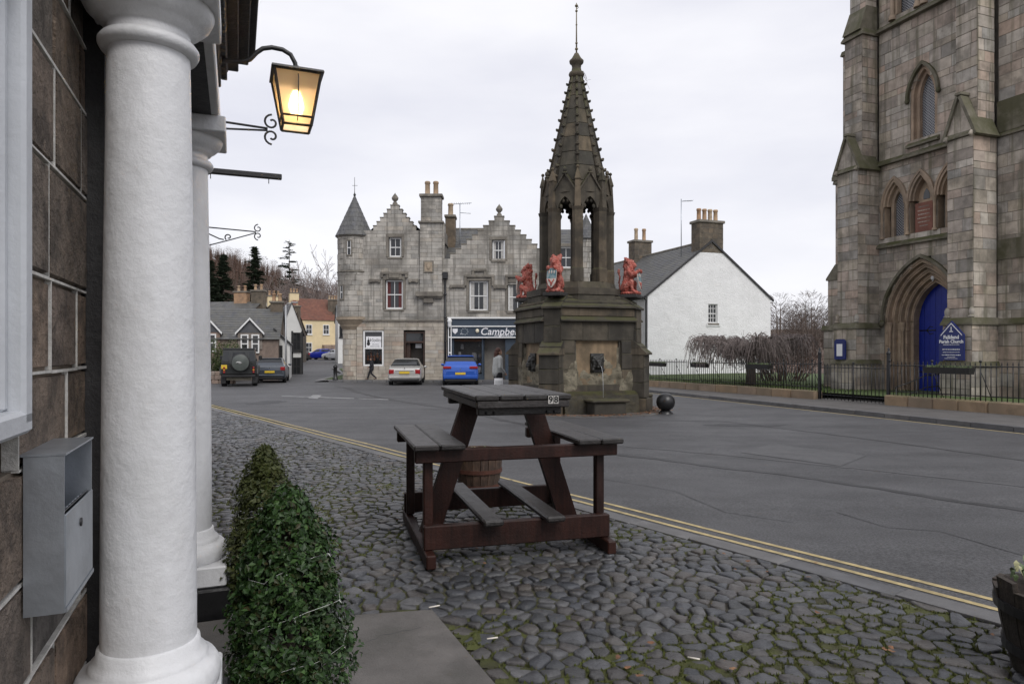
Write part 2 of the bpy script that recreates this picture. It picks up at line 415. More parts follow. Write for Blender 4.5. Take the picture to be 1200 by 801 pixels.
def lay(parent, blocks, mat, n=300, name='stone_block'):
    "the n blocks that show largest become pieces of their own, the rest one joined part"
    W = WM[parent.name]; sc = []
    for k, B in enumerate(blocks):
        A = W @ B; c = A.translation; nrm = -(A.to_3x3() @ Vector((0, 1, 0))).normalized()
        v = Vector((0, 0, CAM_H)) - c; d = v.length
        px = 600 + FPX * c.x / max(c.y, .1); py = HOR - FPX * (c.z - CAM_H) / max(c.y, .1)
        vis = c.y > .3 and -20 < px < 1220 and -20 < py < 820
        s = (A.to_3x3() @ Vector((1, 0, 0))).length * (A.to_3x3() @ Vector((0, 0, 1))).length * max(nrm.dot(v) / d, 0) / d / d
        sc.append((s if vis else -1, k))
    sc.sort(reverse=True)
    keep = [k for s, k in sc[:n] if s > 0]; ks = set(keep)
    me = ub_mesh(mat)
    for k in keep: put(name, me, parent, blocks[k])
    rest = MB()
    for k, B in enumerate(blocks):
        if k not in ks: rest.add(UBV, UBF, B, random.random())
    if rest.f: rest.build(name + '_rest' if False else name, mat, parent, kind='stuff')
def full(a, b): return lambda z0, z1: [(a, b)]
def minus(sp, holes):
    "cut rectangular or shaped openings out of spans; a hole is (z0, z1, fn(zmid)->(u0,u1))"
    def f(z0, z1):
        out = list(sp(z0, z1)); zm = (z0 + z1) / 2
        for h0, h1, fn in holes:
            if h0 <= zm <= h1:
                a, b = fn(zm); nw = []
                for p, q in out:
                    if b <= p or a >= q: nw.append((p, q)); continue
                    if a > p: nw.append((p, a))
                    if b < q: nw.append((b, q))
                out = nw
        return out
    return f
def rect(u0, u1, z0, z1): return (z0, z1, lambda z: (u0, u1))
def pointed(a, rise, n=10, u=0, z=0):
    c = (rise * rise - a * a) / (2 * a); Rr = a + c; th = math.atan2(rise, c)
    left = [(u + c - Rr * math.cos(th * i / n), z + Rr * math.sin(th * i / n)) for i in range(n + 1)]
    return left + [(2 * u - x, zz) for x, zz in left[-2::-1]]
def pointed_half(a, rise, dz):
    if dz <= 0: return a
    if dz >= rise: return 0
    c = (rise * rise - a * a) / (2 * a); Rr = a + c
    return max(math.sqrt(max(Rr * Rr - dz * dz, 0)) - c, 0)

# ------------------------------------------------------------------ ground
def terrain():
    xs = np.concatenate([np.arange(-900, -60, 30), np.arange(-60, 61, 6), np.arange(90, 901, 30)])
    ys = np.concatenate([np.arange(-80, 60, 7), np.arange(60, 1000, 20)])
    vs = []; fs = []
    for y in ys:
        for x in xs: vs.append((x, y, tz(x, y) - .12))
    nx = len(xs)
    for j in range(len(ys) - 1):
        for i in range(nx - 1): fs.append((j*nx+i, j*nx+i+1, (j+1)*nx+i+1, (j+1)*nx+i))
    b = MB(); b.add(vs, fs, sm=True); return b
def tz(x, y):
    h = 77 * math.exp(-((x + 300) / 212) ** 2 - ((y - 430) / 150) ** 2)
    h += 10 * math.exp(-((x - 160) / 150) ** 2 - ((y - 320) / 120) ** 2)
    k = min(max((y - 110) / 80, 0), 1)
    return gz(x, min(y, 140)) + k * h
EARTH = material('hill_earth', [(.105,.065,.045)], .95, .4, .05, 2, .3, stain=.4, staincol=(.06,.052,.035), stainscale=.02)
terrain().build('ground', EARTH, kind='structure')

# asphalt: darker lanes, repaired patches and worn aggregate as noise
def asphalt():
    m = material('asphalt', [(.068,.068,.071)], .66, .24, 1.1, 120, .7, stain=.4, staincol=(.036,.036,.039), stainscale=.35, bdist=.006)
    nt = m.node_tree; N = nt.nodes; Lk = nt.links.new; bs = N['Principled BSDF']
    src = bs.inputs['Base Color'].links[0].from_socket
    geo = N.new('ShaderNodeNewGeometry')
    n = N.new('ShaderNodeTexNoise'); n.inputs['Scale'].default_value = 55; n.inputs['Detail'].default_value = 2; Lk(geo.outputs['Position'], n.inputs['Vector'])
    mr = N.new('ShaderNodeMapRange'); mr.inputs[1].default_value = .35; mr.inputs[2].default_value = .7; mr.inputs[3].default_value = .62; mr.inputs[4].default_value = 1.6
    Lk(n.outputs['Fac'], mr.inputs[0])
    mp = N.new('ShaderNodeMapping'); mp.inputs['Rotation'].default_value = (0, 0, R(-54)); mp.inputs['Scale'].default_value = (.12, 1.1, 1)
    Lk(geo.outputs['Position'], mp.inputs[0])
    n2 = N.new('ShaderNodeTexNoise'); n2.inputs['Scale'].default_value = 1.2; n2.inputs['Detail'].default_value = 3; Lk(mp.outputs[0], n2.inputs['Vector'])
    mr2 = N.new('ShaderNodeMapRange'); mr2.inputs[1].default_value = .35; mr2.inputs[2].default_value = .65; mr2.inputs[3].default_value = .82; mr2.inputs[4].default_value = 1.12
    Lk(n2.outputs['Fac'], mr2.inputs[0])
    mu = N.new('ShaderNodeMath'); mu.operation = 'MULTIPLY'; Lk(mr.outputs[0], mu.inputs[0]); Lk(mr2.outputs[0], mu.inputs[1])
    mx = N.new('ShaderNodeMix'); mx.data_type = 'RGBA'; mx.blend_type = 'MULTIPLY'; mx.inputs[0].default_value = 1
    cb = N.new('ShaderNodeCombineColor')
    for i in range(3): Lk(mu.outputs[0], cb.inputs[i])
    Lk(src, mx.inputs[6]); Lk(cb.outputs[0], mx.inputs[7]); Lk(mx.outputs[2], bs.inputs['Base Color'])
    return m
ASPHALT = asphalt()
YELLOW = material('yellow_line_paint', [(.45,.36,.18)], .7, .3, 14, 90, .3, stain=.45, staincol=(.15,.12,.07), stainscale=9)
WHITEL = material('worn_white_paint', [(.25,.25,.25)], .7, .3, 6, 90, .3, stain=.8, staincol=(.09,.09,.09), stainscale=2.5)
FLAG = material('pavement_flag', [(.11,.105,.1),(.13,.122,.115),(.095,.09,.087)], .75, .25, 2, 70, .3, stain=.4, staincol=(.06,.058,.054), stainscale=1.2)
KERB = material('kerb_stone', [(.13,.13,.135),(.10,.10,.105),(.155,.15,.148)], .7, .3, 5, 70, .4, stain=.3, staincol=(.06,.06,.058), stainscale=2)
WHIN = material('whinstone_cobble', [(.048,.052,.061),(.074,.077,.086),(.038,.041,.047),(.108,.107,.11),(.062,.065,.073),(.08,.069,.062),(.045,.046,.05),(.094,.086,.079)], .38, .45, 14, 60, .9, stain=.25, staincol=(.035,.034,.026), stainscale=3.5, bdist=.008, spec=.55)
JOINT = material('cobble_joint_soil', [(.05,.044,.034)], .95, .5, 5, 60, .9, stain=.9, staincol=(.07,.078,.018), stainscale=.9, bdist=.02)
MOSSG = material('moss_tuft', [(.08,.10,.02),(.10,.12,.028),(.085,.085,.025),(.06,.07,.018)], .9, .3, 6, 60, 0)

def sheet(name, poly, dz, mat, parent=None, div=None, **k):
    "flat sheet following the ground; poly in world xy"
    b = MB(); b.add([(x, y, gz(x, y) + dz) for x, y in poly], [list(range(len(poly)))])
    return b.build(name, mat, parent, **k)
# market square: one tilted sheet up to y = 45, then the street that climbs away on the left
sheet('road', [(-48, -12), (48, -12), (48, 45), (-48, 45)], 0, ASPHALT, kind='structure')
def far_street():
    c = [(-14.2, 45), (-17.2, 60), (-22.5, 80), (-28, 100), (-34, 125), (-52, 150)]
    wd = [7, 7.2, 8, 11, 9, 8]; b = MB(); vs = []; fs = []
    for (x, y), h in zip(c, wd): vs += [(x - h/2, y, gz(x, y) + .004), (x + h/2, y, gz(x, y) + .004)]
    for i in range(len(c) - 1): fs.append((2*i, 2*i+1, 2*i+3, 2*i+2))
    b.add(vs, fs); return b
far_street().build('street', ASPHALT, kind='structure')
# double yellow line along the cobbles
KN = Vector((1, .727)).normalized(); KD = Vector((-.727, 1)).normalized()
def kline(s, t):
    "point at signed distance s from the kerb line (cobbles at s < 0), t metres along it"
    p = Vector((6.11, 0)) * (1) ; base = KN * (6.11 / 1.2364)
    q = base + KN * s + KD * t
    return q.x, q.y
T0 = None
def tk(y): # t for a given Y on the line
    b = KN * (6.11 / 1.2364); return (y - b.y) / KD.y
for s in (-.085, .085):
    b = MB(); n = 60; ts = [tk(-3) + (tk(24) - tk(-3)) * i / n for i in range(n + 1)]; vs = []; fs = []
    for i, t in enumerate(ts):
        wob = .008 * math.sin(t * 2.1 + s * 40)
        for e in (-.027, .027):
            x, y = kline(s + wob + e, t); vs.append((x, y, gz(x, y) + .004))
    for i in range(n): fs.append((2*i, 2*i+1, 2*i+3, 2*i+2))
    b.add(vs, fs).build('yellow_line', YELLOW, kind='structure')
# worn white road marking and patches by the junction
sheet('road_marking', [tuple(G(*p)[:2]) for p in ((330, 463.4), (415, 466.2), (415, 467.2), (330, 464.2))], .004, WHITEL, kind='structure')
sheet('road_marking', [tuple(G(*p)[:2]) for p in ((361, 466.6), (367, 462.3), (377, 463.0), (372, 467.2))], .008, WHITEL, kind='structure')
sheet('road_marking', [tuple(G(*p)[:2]) for p in ((420, 466.5), (455, 467.6), (455, 468.4), (420, 467.3))], .004, WHITEL, kind='structure')
PATCH = material('asphalt_patch', [(.04,.04,.043)], .7, .25, 2, 160, .4, bdist=.006)
def blotch(px, py, rx, ry, seed, dz=.004):
    c = G(px, py); rg = random.Random(seed); pts = []
    for i in range(18):
        a = 2 * math.pi * i / 18; q = rg.uniform(.75, 1.15)
        pts.append((c.x + rx * q * math.cos(a), c.y + ry * q * math.sin(a)))
    sheet('asphalt_patch', pts, dz, PATCH, kind='structure')
blotch(312, 471.5, .55, 1.1, 1); blotch(870, 498, .9, .3, 2); blotch(560, 482, .5, 1.3, 3)
def road_strip(pts, w, mat, seed, nm='asphalt_seam', dz=.004):
    "irregular ribbon lying on the road along pixel points"
    rg = random.Random(seed); P_ = [G(*p) for p in pts]; vs = []; fs = []; Q = []
    for a, b_ in zip(P_[:-1], P_[1:]):
        n = max(int((b_ - a).length / .12), 1)
        for i in range(n): Q.append(a.lerp(b_, i / n))
    Q.append(P_[-1]); off = 0
    for i, p in enumerate(Q):
        t = (Q[min(i + 1, len(Q) - 1)] - Q[max(i - 1, 0)]).normalized(); s = Vector((-t.y, t.x, 0)); off = off * .85 + rg.uniform(-.25, .25) * w
        for e in (-1, 1):
            c = p + s * (off + e * w * rg.uniform(.3, .6)); vs.append((c.x, c.y, gz(c.x, c.y) + dz))
    for i in range(len(Q) - 1): fs.append((2*i, 2*i+1, 2*i+3, 2*i+2))
    MB().add(vs, fs).build(nm, mat, kind='structure')
SEAM = material('asphalt_seam', [(.040,.040,.042)], .62, .4, 3, 120, .5, bdist=.006); PALE = material('worn_asphalt', [(.085,.085,.088)], .75, .3, 3, 90, .5, stain=.5, staincol=(.06,.06,.063), stainscale=1.5, bdist=.006)
road_strip([(640, 522), (800, 541), (960, 562), (1100, 582), (1260, 606)], .16, SEAM, 1)
road_strip([(690, 519), (860, 534), (1050, 553), (1260, 577)], .10, PALE, 2)
road_strip([(395, 452), (430, 462), (470, 470), (560, 484), (640, 505)], .22, SEAM, 3)
road_strip([(760, 492), (850, 494), (1000, 512), (1240, 545)], .07, SEAM, 4)
road_strip([(980, 600), (1040, 618), (1100, 622), (1230, 660)], .012, SEAM, 5, 'asphalt_crack')
road_strip([(700, 560), (790, 575), (850, 600), (930, 612)], .010, SEAM, 6, 'asphalt_crack')
sheet('asphalt_patch', [tuple(G(*p)[:2]) for p in ((905, 520), (1015, 534), (985, 546), (868, 530))], .005, PALE, kind='structure')
# inspection covers in the road
def cover(px, py, r):
    c = G(px, py); b = MB()
    b.lathe([(r, -.02), (r, .006), (r - .03, .006), (r - .04, .002), (0, .002)], 24, T(c), sm=False)
    o = b.build('manhole_cover', BLACKIRON); tag(o, 'round dark iron manhole cover in the asphalt beyond the table', 'manhole cover')
cover(640, 496, .33)

# ------------------------------------------------------------------ cobbles
HO = Vector((-.57, 0)); HD = Vector((-.374, .927)).normalized(); HN = Vector((HD.y, -HD.x))
def ksd(x, y): return (x + .727 * y - 6.11) / 1.2364
def hotel_out(x, y): return (Vector((x, y)) - HO).dot(HN)
SLAB = [tuple(G(*p)[:2]) for p in ((408, 727), (506, 720))] + [(-.02, 3.05), (-.12, 2.3), (-.95, 2.3)]
def inside(p, poly):
    x, y = p; c = False; j = len(poly) - 1
    for i in range(len(poly)):
        xi, yi = poly[i]; xj, yj = poly[j]
        if (yi > y) != (yj > y) and x < (xj - xi) * (y - yi) / (yj - yi) + xi: c = not c
        j = i
    return c
def clip(poly, nx, ny, d):
    out = []; n = len(poly)
    for i in range(n):
        a = poly[i]; b = poly[(i + 1) % n]
        da = nx * a[0] + ny * a[1] - d; db = nx * b[0] + ny * b[1] - d
        if da <= 0: out.append(a)
        if (da < 0 < db) or (db < 0 < da):
            t = da / (da - db); out.append((a[0] + (b[0] - a[0]) * t, a[1] + (b[1] - a[1]) * t))
    return out
def cobbles():
    rg = random.Random(11); pts = []
    # two sizes of spacing: rows laid roughly across the view with random offsets
    y = 1.7; row = 0
    while y < 21.5:
        sp = .097 + .016 * math.sin(row * 1.7)
        x0, x1 = max(-.57 - .403 * y - .1, -1.05 * y - .6), min(6.11 - .727 * y, 1.05 * y + .8)
        x = x0 + rg.uniform(0, .15)
        while x < x1:
            l = rg.uniform(.07, .125) if rg.random() < .72 else rg.uniform(.125, .205)
            px, py = x + l / 2 + rg.uniform(-.02, .02), y + rg.uniform(-.04, .04)
            if ksd(px, py) < -.40 and hotel_out(px, py) > .02 and not inside((px, py), SLAB):
                pts.append((px, py, rg.uniform(.8, 1.22)))
            x += l
        y += sp * rg.uniform(.85, 1.15); row += 1
    cell = .3; grid = {}
    for i, p in enumerate(pts): grid.setdefault((int(p[0] // cell), int(p[1] // cell)), []).append(i)
    stones = []
    for i, (px, py, wt) in enumerate(pts):
        poly = [(px - .2, py - .16), (px + .2, py - .16), (px + .2, py + .16), (px - .2, py + .16)]
        gx, gy = int(px // cell), int(py // cell); nb = []
        for a in (-1, 0, 1):
            for b in (-1, 0, 1): nb += grid.get((gx + a, gy + b), [])
        nb = sorted((((pts[j][0]-px)**2 + (pts[j][1]-py)**2), j) for j in nb if j != i)[:14]
        for d2, j in nb:
            d = math.sqrt(d2)
            if d < 1e-4: continue
            nx, ny = (pts[j][0] - px) / d, (pts[j][1] - py) / d
            half = d * (wt / (wt + pts[j][2])) - rg.uniform(.004, .011)
            poly = clip(poly, nx, ny, nx * px + ny * py + half)
            if len(poly) < 3: break
        poly = clip(poly, KN.x, KN.y, KN.x * px + KN.y * py + max(-.405 - ksd(px, py), .0))
        if len(poly) < 3: continue
        # drop tiny edges
        q = []
        for k in range(len(poly)):
            if math.dist(poly[k], poly[k - 1]) > .018: q.append(poly[k])
        if len(q) < 3: continue
        if any(inside(v_, SLAB) for v_ in q):
            cx_ = sum(v_[0] for v_ in q) / len(q); cy_ = sum(v_[1] for v_ in q) / len(q); done = False
            for (ax, ay), (bx, by) in ((SLAB[0], SLAB[1]), (SLAB[1], SLAB[2]), (SLAB[2], SLAB[3])):
                nx, ny = -(by - ay), bx - ax; ln = math.hypot(nx, ny); nx, ny = nx / ln, ny / ln     # points away from the slab
                if nx * (cx_ - ax) + ny * (cy_ - ay) > 0: q = clip(q, -nx, -ny, -(nx * ax + ny * ay) - .006); done = True; break
            if not done or len(q) < 3: continue
        ar = abs(sum(q[k-1][0]*q[k][1] - q[k][0]*q[k-1][1] for k in range(len(q)))) / 2
        if ar < .0012: continue
        stones.append((q, ar, py))
    return stones
def cobble_mesh(mb, poly, rg, c, near, r):
    cx, cy = c; n0 = len(poly); out = []
    if near:
        for k in range(n0):
            a, b = poly[k], poly[(k + 1) % n0]
            out += [(a[0]*.86 + b[0]*.14, a[1]*.86 + b[1]*.14), (a[0]*.14 + b[0]*.86, a[1]*.14 + b[1]*.86)]
    else: out = poly
    n = len(out); h = rg.uniform(.010, .026); tx, ty = rg.uniform(-.09, .09), rg.uniform(-.09, .09)
    rings = ((1.0, -.02), (.985, h * .62), (.90, h * .97)); vs = []; fs = []
    for s, z in rings:
        for x, y in out:
            dx, dy = x * s, y * s
            vs.append((dx, dy, z + (tx * dx + ty * dy if z > 0 else 0) + (rg.uniform(-.003, .003) if z > 0 else 0)))
    vs.append((rg.uniform(-.015, .015), rg.uniform(-.012, .012), h + rg.uniform(-.004, .003)))
    for k in range(len(rings) - 1):
        for i in range(n): fs.append((k*n+i, k*n+(i+1)%n, (k+1)*n+(i+1)%n, (k+1)*n+i))
    k = len(rings) - 1
    for i in range(n): fs.append((k*n+i, k*n+(i+1)%n, (k+1)*n))
    mb.add(vs, fs, T((cx, cy, gz(cx, cy))), r, True)
pav = sheet('cobbled_pavement', [(-.57+.4, -2), (7.0, -2)] + [kline(-.2, tk(y)) for y in (-1, 22)] + [(-9.5, 21.8), (-.57 - .403*12, 12)], .002, JOINT, kind='structure')
st = cobbles()
def show(s):
    x = sum(p[0] for p in s[0]) / len(s[0]); y = s[2]
    px = 600 + 800 * x / y; py = 417.2 + 1240 / y
    hid = px < 235 or (px < 420 and py > 690) or px > 1210 or py > 800
    return -1 if hid else s[1] / y ** 3
order = sorted(range(len(st)), key=lambda i: -show(st[i])); big = set(order[:300]); rest = MB(); rg = random.Random(5)
for i, (poly, ar, y) in enumerate(st):
    cx = sum(p[0] for p in poly) / len(poly); cy = sum(p[1] for p in poly) / len(poly)
    loc = [(p[0] - cx, p[1] - cy) for p in poly]
    if i in big:
        b = MB(); cobble_mesh(b, loc, rg, (0, 0), True, 0.0)
        put('cobble', b.mesh('cobble', WHIN), pav, T((cx, cy, gz(cx, cy))))
    else: cobble_mesh(rest, loc, rg, (cx, cy), cy < 8, rg.uniform(.01, 1))
rest.build('cobble', WHIN, pav, kind='stuff')
# flush kerb stones between cobbles and yellow lines
t = tk(-1.5); rg = random.Random(3)
while t < tk(22):
    l = rg.uniform(.55, .95)
    p = [kline(-.20, t + .008), kline(-.20, t + l - .008), kline(-.375, t + l - .008), kline(-.375, t + .008)]
    c = Vector((sum(q[0] for q in p) / 4, sum(q[1] for q in p) / 4)); z = gz(*c)
    b = MB(); lo = [(q[0] - c.x, q[1] - c.y) for q in p]
    b.hprism(lo, -.02, .012); b.hprism(lo, .012, .019, top=[(x * .985, y * .985) for x, y in lo])
    put('kerb_stone', b.mesh('kerb_stone', KERB), pav, T((c.x, c.y, z + rg.uniform(-.004, .003))))
    t += l
# moss and grass tufts in the joints
def tufts():
    b = MB(); rg = random.Random(9); n = 0
    while n < 26000:
        q_ = rg.choice(st)[0]; k_ = rg.randrange(len(q_)); f_ = rg.random(); a_, b_ = q_[k_ - 1], q_[k_]
        cx_ = sum(v[0] for v in q_) / len(q_); cy_ = sum(v[1] for v in q_) / len(q_)
        x, y = a_[0] + (b_[0] - a_[0]) * f_, a_[1] + (b_[1] - a_[1]) * f_; x += (x - cx_) * .06; y += (y - cy_) * .06
        if y > 16 or rg.random() > (3.4 / y) ** 1.2: continue
        d = mnoise.noise(Vector((x * .75, y * .75, 3.1))) + .5 * mnoise.noise(Vector((x * 2.6, y * 2.6, 1)))
        if d < rg.uniform(-.12, .5): continue
        z = gz(x, y) + .004; h = rg.uniform(.008, .022) * (2.0 if rg.random() < .03 else 1)
        for k in range(2):
            a = rg.uniform(0, 6.28); q = rg.uniform(.005, .013); ca, sa = math.cos(a) * q, math.sin(a) * q
            lx, ly = rg.uniform(-.008, .008), rg.uniform(-.008, .008)
            b.add([(x - ca, y - sa, z), (x + ca, y + sa, z), (x + lx, y + ly, z + h)], [(0, 1, 2)], r=rg.random())
        n += 1
    return b
tufts().build('moss', MOSSG, kind='stuff')
def moss_bed():
    "low cushions of moss and dirt between the stones, highest where moss thrives"
    b = MB(); st_ = .04; xs = np.arange(-3.4, 4.6, st_); ys = np.arange(2.9, 9.6, st_); ok = {}; vs = []
    for j, y in enumerate(ys):
        for i, x in enumerate(xs):
            if ksd(x, y) > -.4 or hotel_out(x, y) < .05 or abs(x) > .85 * y or inside((x, y), SLAB): continue
            d = mnoise.noise(Vector((x * .75, y * .75, 3.1))) + .5 * mnoise.noise(Vector((x * 2.6, y * 2.6, 1))); f = mnoise.noise(Vector((x * 17, y * 17, 6)))
            ok[i, j] = len(vs); vs.append((x, y, gz(x, y) + .001 + .010 * max(min((d + .15) * 2.2, 1), 0) + .006 * f))
    fs = [(ok[i, j], ok[i+1, j], ok[i+1, j+1], ok[i, j+1]) for i, j in ok if (i+1, j) in ok and (i+1, j+1) in ok and (i, j+1) in ok]
    return b.add(vs, fs, sm=True)
MOSSBED = material('moss_cushion', [(.085,.095,.022)], .95, .5, 9, 90, 1.0, stain=.75, staincol=(.045,.038,.028), stainscale=2.2, bdist=.02)
moss_bed().build('moss_cushion', MOSSBED, kind='stuff')
# door slab
b = MB(); b.hprism(SLAB, -.05, .028, T((0, 0, gz(0, 3.5))))
SLABM = material('worn_step_slab', [(.125,.116,.109)], .7, .35, 3.5, 90, .6, stain=.6, staincol=(.075,.072,.064), stainscale=2.2, bdist=.008)
sl_ = b.build('paving_slab', SLABM, label='large smooth grey stone slab set in the cobbles beside the clipped bushes', cat='slab')
b = MB(); rg = random.Random(4); p_ = G(493, 741); zc = gz(0, 3.5) + .0285; pts = [p_.to_2d()]
for k in range(14): pts.append(pts[-1] + Vector((-.022 + rg.uniform(-.012, .012), -.006 + rg.uniform(-.016, .012) - (.02 if k > 7 else 0))))
vs = []
for q in pts: vs += [(q.x, q.y - .0025, zc), (q.x, q.y + .0025, zc)]
b.add(vs, [(2*i, 2*i+2, 2*i+3, 2*i+1) for i in range(len(pts)-1)]).build('crack', BLACKIRON, sl_)
# litter: cigarette ends and leaves
def butt(px, py, a, col, nm, lab, cat, sz=.03):
    p = G(px, py); b = MB(); b.tube([(-sz, 0, 0), (sz * .2, 0, 0), (sz, 0, 0)], .0042, 8)
    b.build(nm, col, None, T(p + Vector((0, 0, .036))) @ RZ(a), label=lab, cat=cat)
CIG = material('cigarette_paper', [(.75,.70,.62)], .8, .1, 30, 80, 0)
butt(509, 717, .5, CIG, 'cigarette_end', 'cigarette end at the corner of the stone slab', 'cigarette end', .035)
butt(577, 755, .3, CIG, 'cigarette_end', 'white cigarette end on the cobbles right of the stone slab', 'cigarette end', .03)
butt(813, 779, -.4, CIG, 'cigarette_end', 'cigarette end on the cobbles at the bottom of the picture', 'cigarette end', .03)
LEAFBR = material('fallen_leaf', [(.20,.10,.05),(.16,.075,.04),(.25,.14,.07)], .8, .3, 20, 80, 0)
rg = random.Random(21); leafm = []
for k in range(4):
    b = MB(); n = 9; vs = [(0, 0, .01)]
    for i in range(n):
        a = 2 * math.pi * i / n; q = .035 * (1 - .4 * abs(math.sin(a))) * rg.uniform(.8, 1.15); vs.append((q * math.cos(a), q * math.sin(a), rg.uniform(0, .014)))
    b.add(vs, [(0, i + 1, (i + 1) % n + 1) for i in range(n)]); leafm.append(b.mesh('fallen_leaf', LEAFBR))
nl = 0
while nl < 34:
    y = rg.uniform(3.2, 8); x = rg.uniform(-.3 * y, .75 * y)
    if ksd(x, y) > -.1 or inside((x, y), SLAB): continue
    put('fallen_leaf', leafm[nl % 4], None, T((x, y, gz(x, y) + .034)) @ RZ(rg.uniform(0, 6)) @ S(*(rg.uniform(.4, .8),) * 3),
        label='small brown fallen leaf lying on the cobbles', cat='leaf', group='fallen leaves on the cobbles'); nl += 1

# ------------------------------------------------------------------ hotel with its porch
HA = math.atan2(HD.y, HD.x)
hotel = thing('hotel', 'rubble stone hotel with white pillared porch at the left edge', 'building', (HO.x, HO.y, 0), HA)
def hotel_build():
    rg = random.Random(31); blocks = []; mb = MB()
    lines = masonry(blocks, mb, Matrix(), minus(full(-.6, 2.80), [rect(.75, 1.86, 1.36, 3.4)]), -.1, 4.2, (.24, .36), (.3, .62), .35, .014, .06, .02, rg, .008)
    mb.box(2.80, 4.10, .002, .35, -.2, 4.2); mb.box(-.6, 13, .35, 5, -.2, 6.2); mb.box(-.6, 4.1, .03, .35, 4.2, 6.2)
    masonry(blocks, mb, Matrix(), minus(full(4.10, 13.0), [rect(u_ - .5, u_ + .5, z_, z_ + 1.7) for u_ in (5.9, 8.2, 11.2) for z_ in (.95, 3.95)]), -.2, 6.2, (.26, .38), (.35, .75), .35, .012, .05, .016, rg, .006)
    mb.build('wall', RUBMORT, hotel)
    lay(hotel, blocks, RUBBLE, 300)
    # raised white tape pointing on the joints
    p = MB()
    for u0, u1, z0, z1 in lines:
        w = .0042
        p.box(u0, u1, -.017, .02, z0 - w + rg.uniform(-.002, .002), z0 + w + rg.uniform(-.002, .002))
        if u0 > -.55 and rg.random() < .8: p.box(u0 - w*.8, u0 + w*.8, -.0165, .02, z0 + w, z1 - w)
    p.build('pointing', POINTING, hotel)
    # dark recess with the door between the columns
    d = MB(); d.box(2.80, 2.88, -.05, .0, -.05, 2.95); d.box(3.98, 4.08, -.05, .0, -.05, 2.95); d.box(2.88, 3.98, -.05, .0, 2.70, 2.95)
    d.build('door_frame', DKCORN, hotel)
    dd = MB(); dd.bbox(2.89, 3.96, -.03, -.002, 0, 2.68, .01)
    door = dd.build('door', BLACKP, hotel)
    for k in range(2):
        for j in range(3):
            q = MB(); q.bbox(2.95 + k*.52, 3.36 + k*.52, -.045, -.031, .15 + j*.85, .85 + j*.85, .01); q.build('panel', BLACKP, door)
    dk = MB(); dk.box(2.70, 2.79, -.075, .06, .0, 2.8); dk.build('shadow_strip', DKCORN, hotel)  # dark upright strip standing in for the shadow beside the near column
    # columns
    for u in (2.49, 4.10):
        e = .245; M = T((u, -e, 0))
        s = MB(); nz_ = 14; prof = []
        for k in range(nz_ + 1):
            t = k / nz_; prof.append((.152 - .022 * t ** 1.6, .52 + (2.60 - .52) * t))
        s.lathe(prof, 48, M); col = s.build('column', WHITEP, hotel)
        c = MB(); c.lathe([(.133,2.58),(.152,2.585),(.160,2.60),(.160,2.612),(.150,2.626),(.132,2.63),(.132,2.665),(.148,2.668),(.153,2.68),(.172,2.69),(.198,2.715),(.21,2.742),(.21,2.752)], 48, M)
        c.bbox(u - .228, u + .228, -e - .228, -e + .2, 2.752, 2.84, .006); c.build('capital', WHITEP, col)
        b_ = MB(); b_.lathe([(.154,.535),(.162,.53),(.166,.50),(.182,.485),(.19,.47),(.19,.462),(.214,.455),(.229,.43),(.233,.40),(.227,.37),(.215,.36)], 48, M)
        b_.bbox(u - .232, u + .232, -e - .232, -e + .2, .25, .362, .008); b_.build('column_base', WHITEP, col)
        k_ = MB(); k_.bbox(u - .262, u + .262, -e - .262, -e + .2, -.06, .248, .012); k_.build('pedestal', BLACKP, col)
    # entablature: white frieze, dark soffit and dentilled cornice
    f = MB(); f.bbox(2.20, 4.36, -.44, .0, 2.842, 2.96, .006); f.bbox(2.215, 4.345, -.425, .0, 2.962, 3.17, .004); f.build('frieze', WHITEP, hotel)
    sfm = MB(); sfm.box(2.24, 4.32, -.40, -.02, 2.838, 2.841); sfm.build('soffit', DKCORN, hotel)
    cn = MB()
    for d0, a, b, q in ((.44, 3.172, 3.215, .02), (.48, 3.285, 3.32, .06), (.54, 3.32, 3.39, .12), (.60, 3.39, 3.45, .17), (.64, 3.45, 3.52, .20)):
        cn.bbox(2.20 - q, 4.36 + q, -d0, .0, a, b - .002, .006)
    cn.bbox(2.22, 4.34, -.445, 0, 3.215, 3.285, .004)
    corn = cn.build('cornice', DKCORN, hotel)
    u = 2.2
    dm = MB().bbox(0, .045, -.475, -.44, 3.217, 3.283, .004).mesh('dentil', DKCORN)
    while u < 4.34: put('dentil', dm, corn, T((u, 0, 0))); u += .085
    # lead roof of the porch
    rf = MB(); rf.prism([(2.02, 3.52), (4.54, 3.52), (4.3, 3.6), (2.26, 3.6)], -.58, -.001); rf.build('porch_roof', SLATE, hotel)
    # step and rough plinth between the columns
    stp = MB(); stp.bbox(2.80, 3.80, -.60, -.05, -.06, .10, .015); stp.build('step', SLABM, hotel)
    # window case on the wall
    wn_ = MB()
    for a, b, c_, d_ in ((.74, .80, 1.36, 3.4), (1.80, 1.87, 1.36, 3.4), (.74, 1.87, 1.34, 1.40), (.8, 1.8, 2.52, 2.57)):
        wn_.bbox(a, b, -.045, .06, c_, d_, .01)
    wn_.bbox(1.765, 1.80, -.01, .05, 1.40, 3.4, .008)
    GREYP = material('grey_window_paint', [(.56,.58,.61)], .4, .12, 5, 40, .2)
    wnd = wn_.build('window', GREYP, hotel)
    g = MB(); g.box(.8, 1.765, .02, .03, 1.40, 2.52); g.build('pane', GLASSL, wnd)
    g = MB(); g.box(.8, 1.765, .02, .03, 2.57, 3.4); g.build('pane', GLASSL, wnd)
    pp = MB(); pp.box(.85, 1.75, .010, .018, 1.9, 2.5); pp.build('notice_sheet', SIGNWHITE, wnd)
hotel_build()
HM = WM[hotel.name]

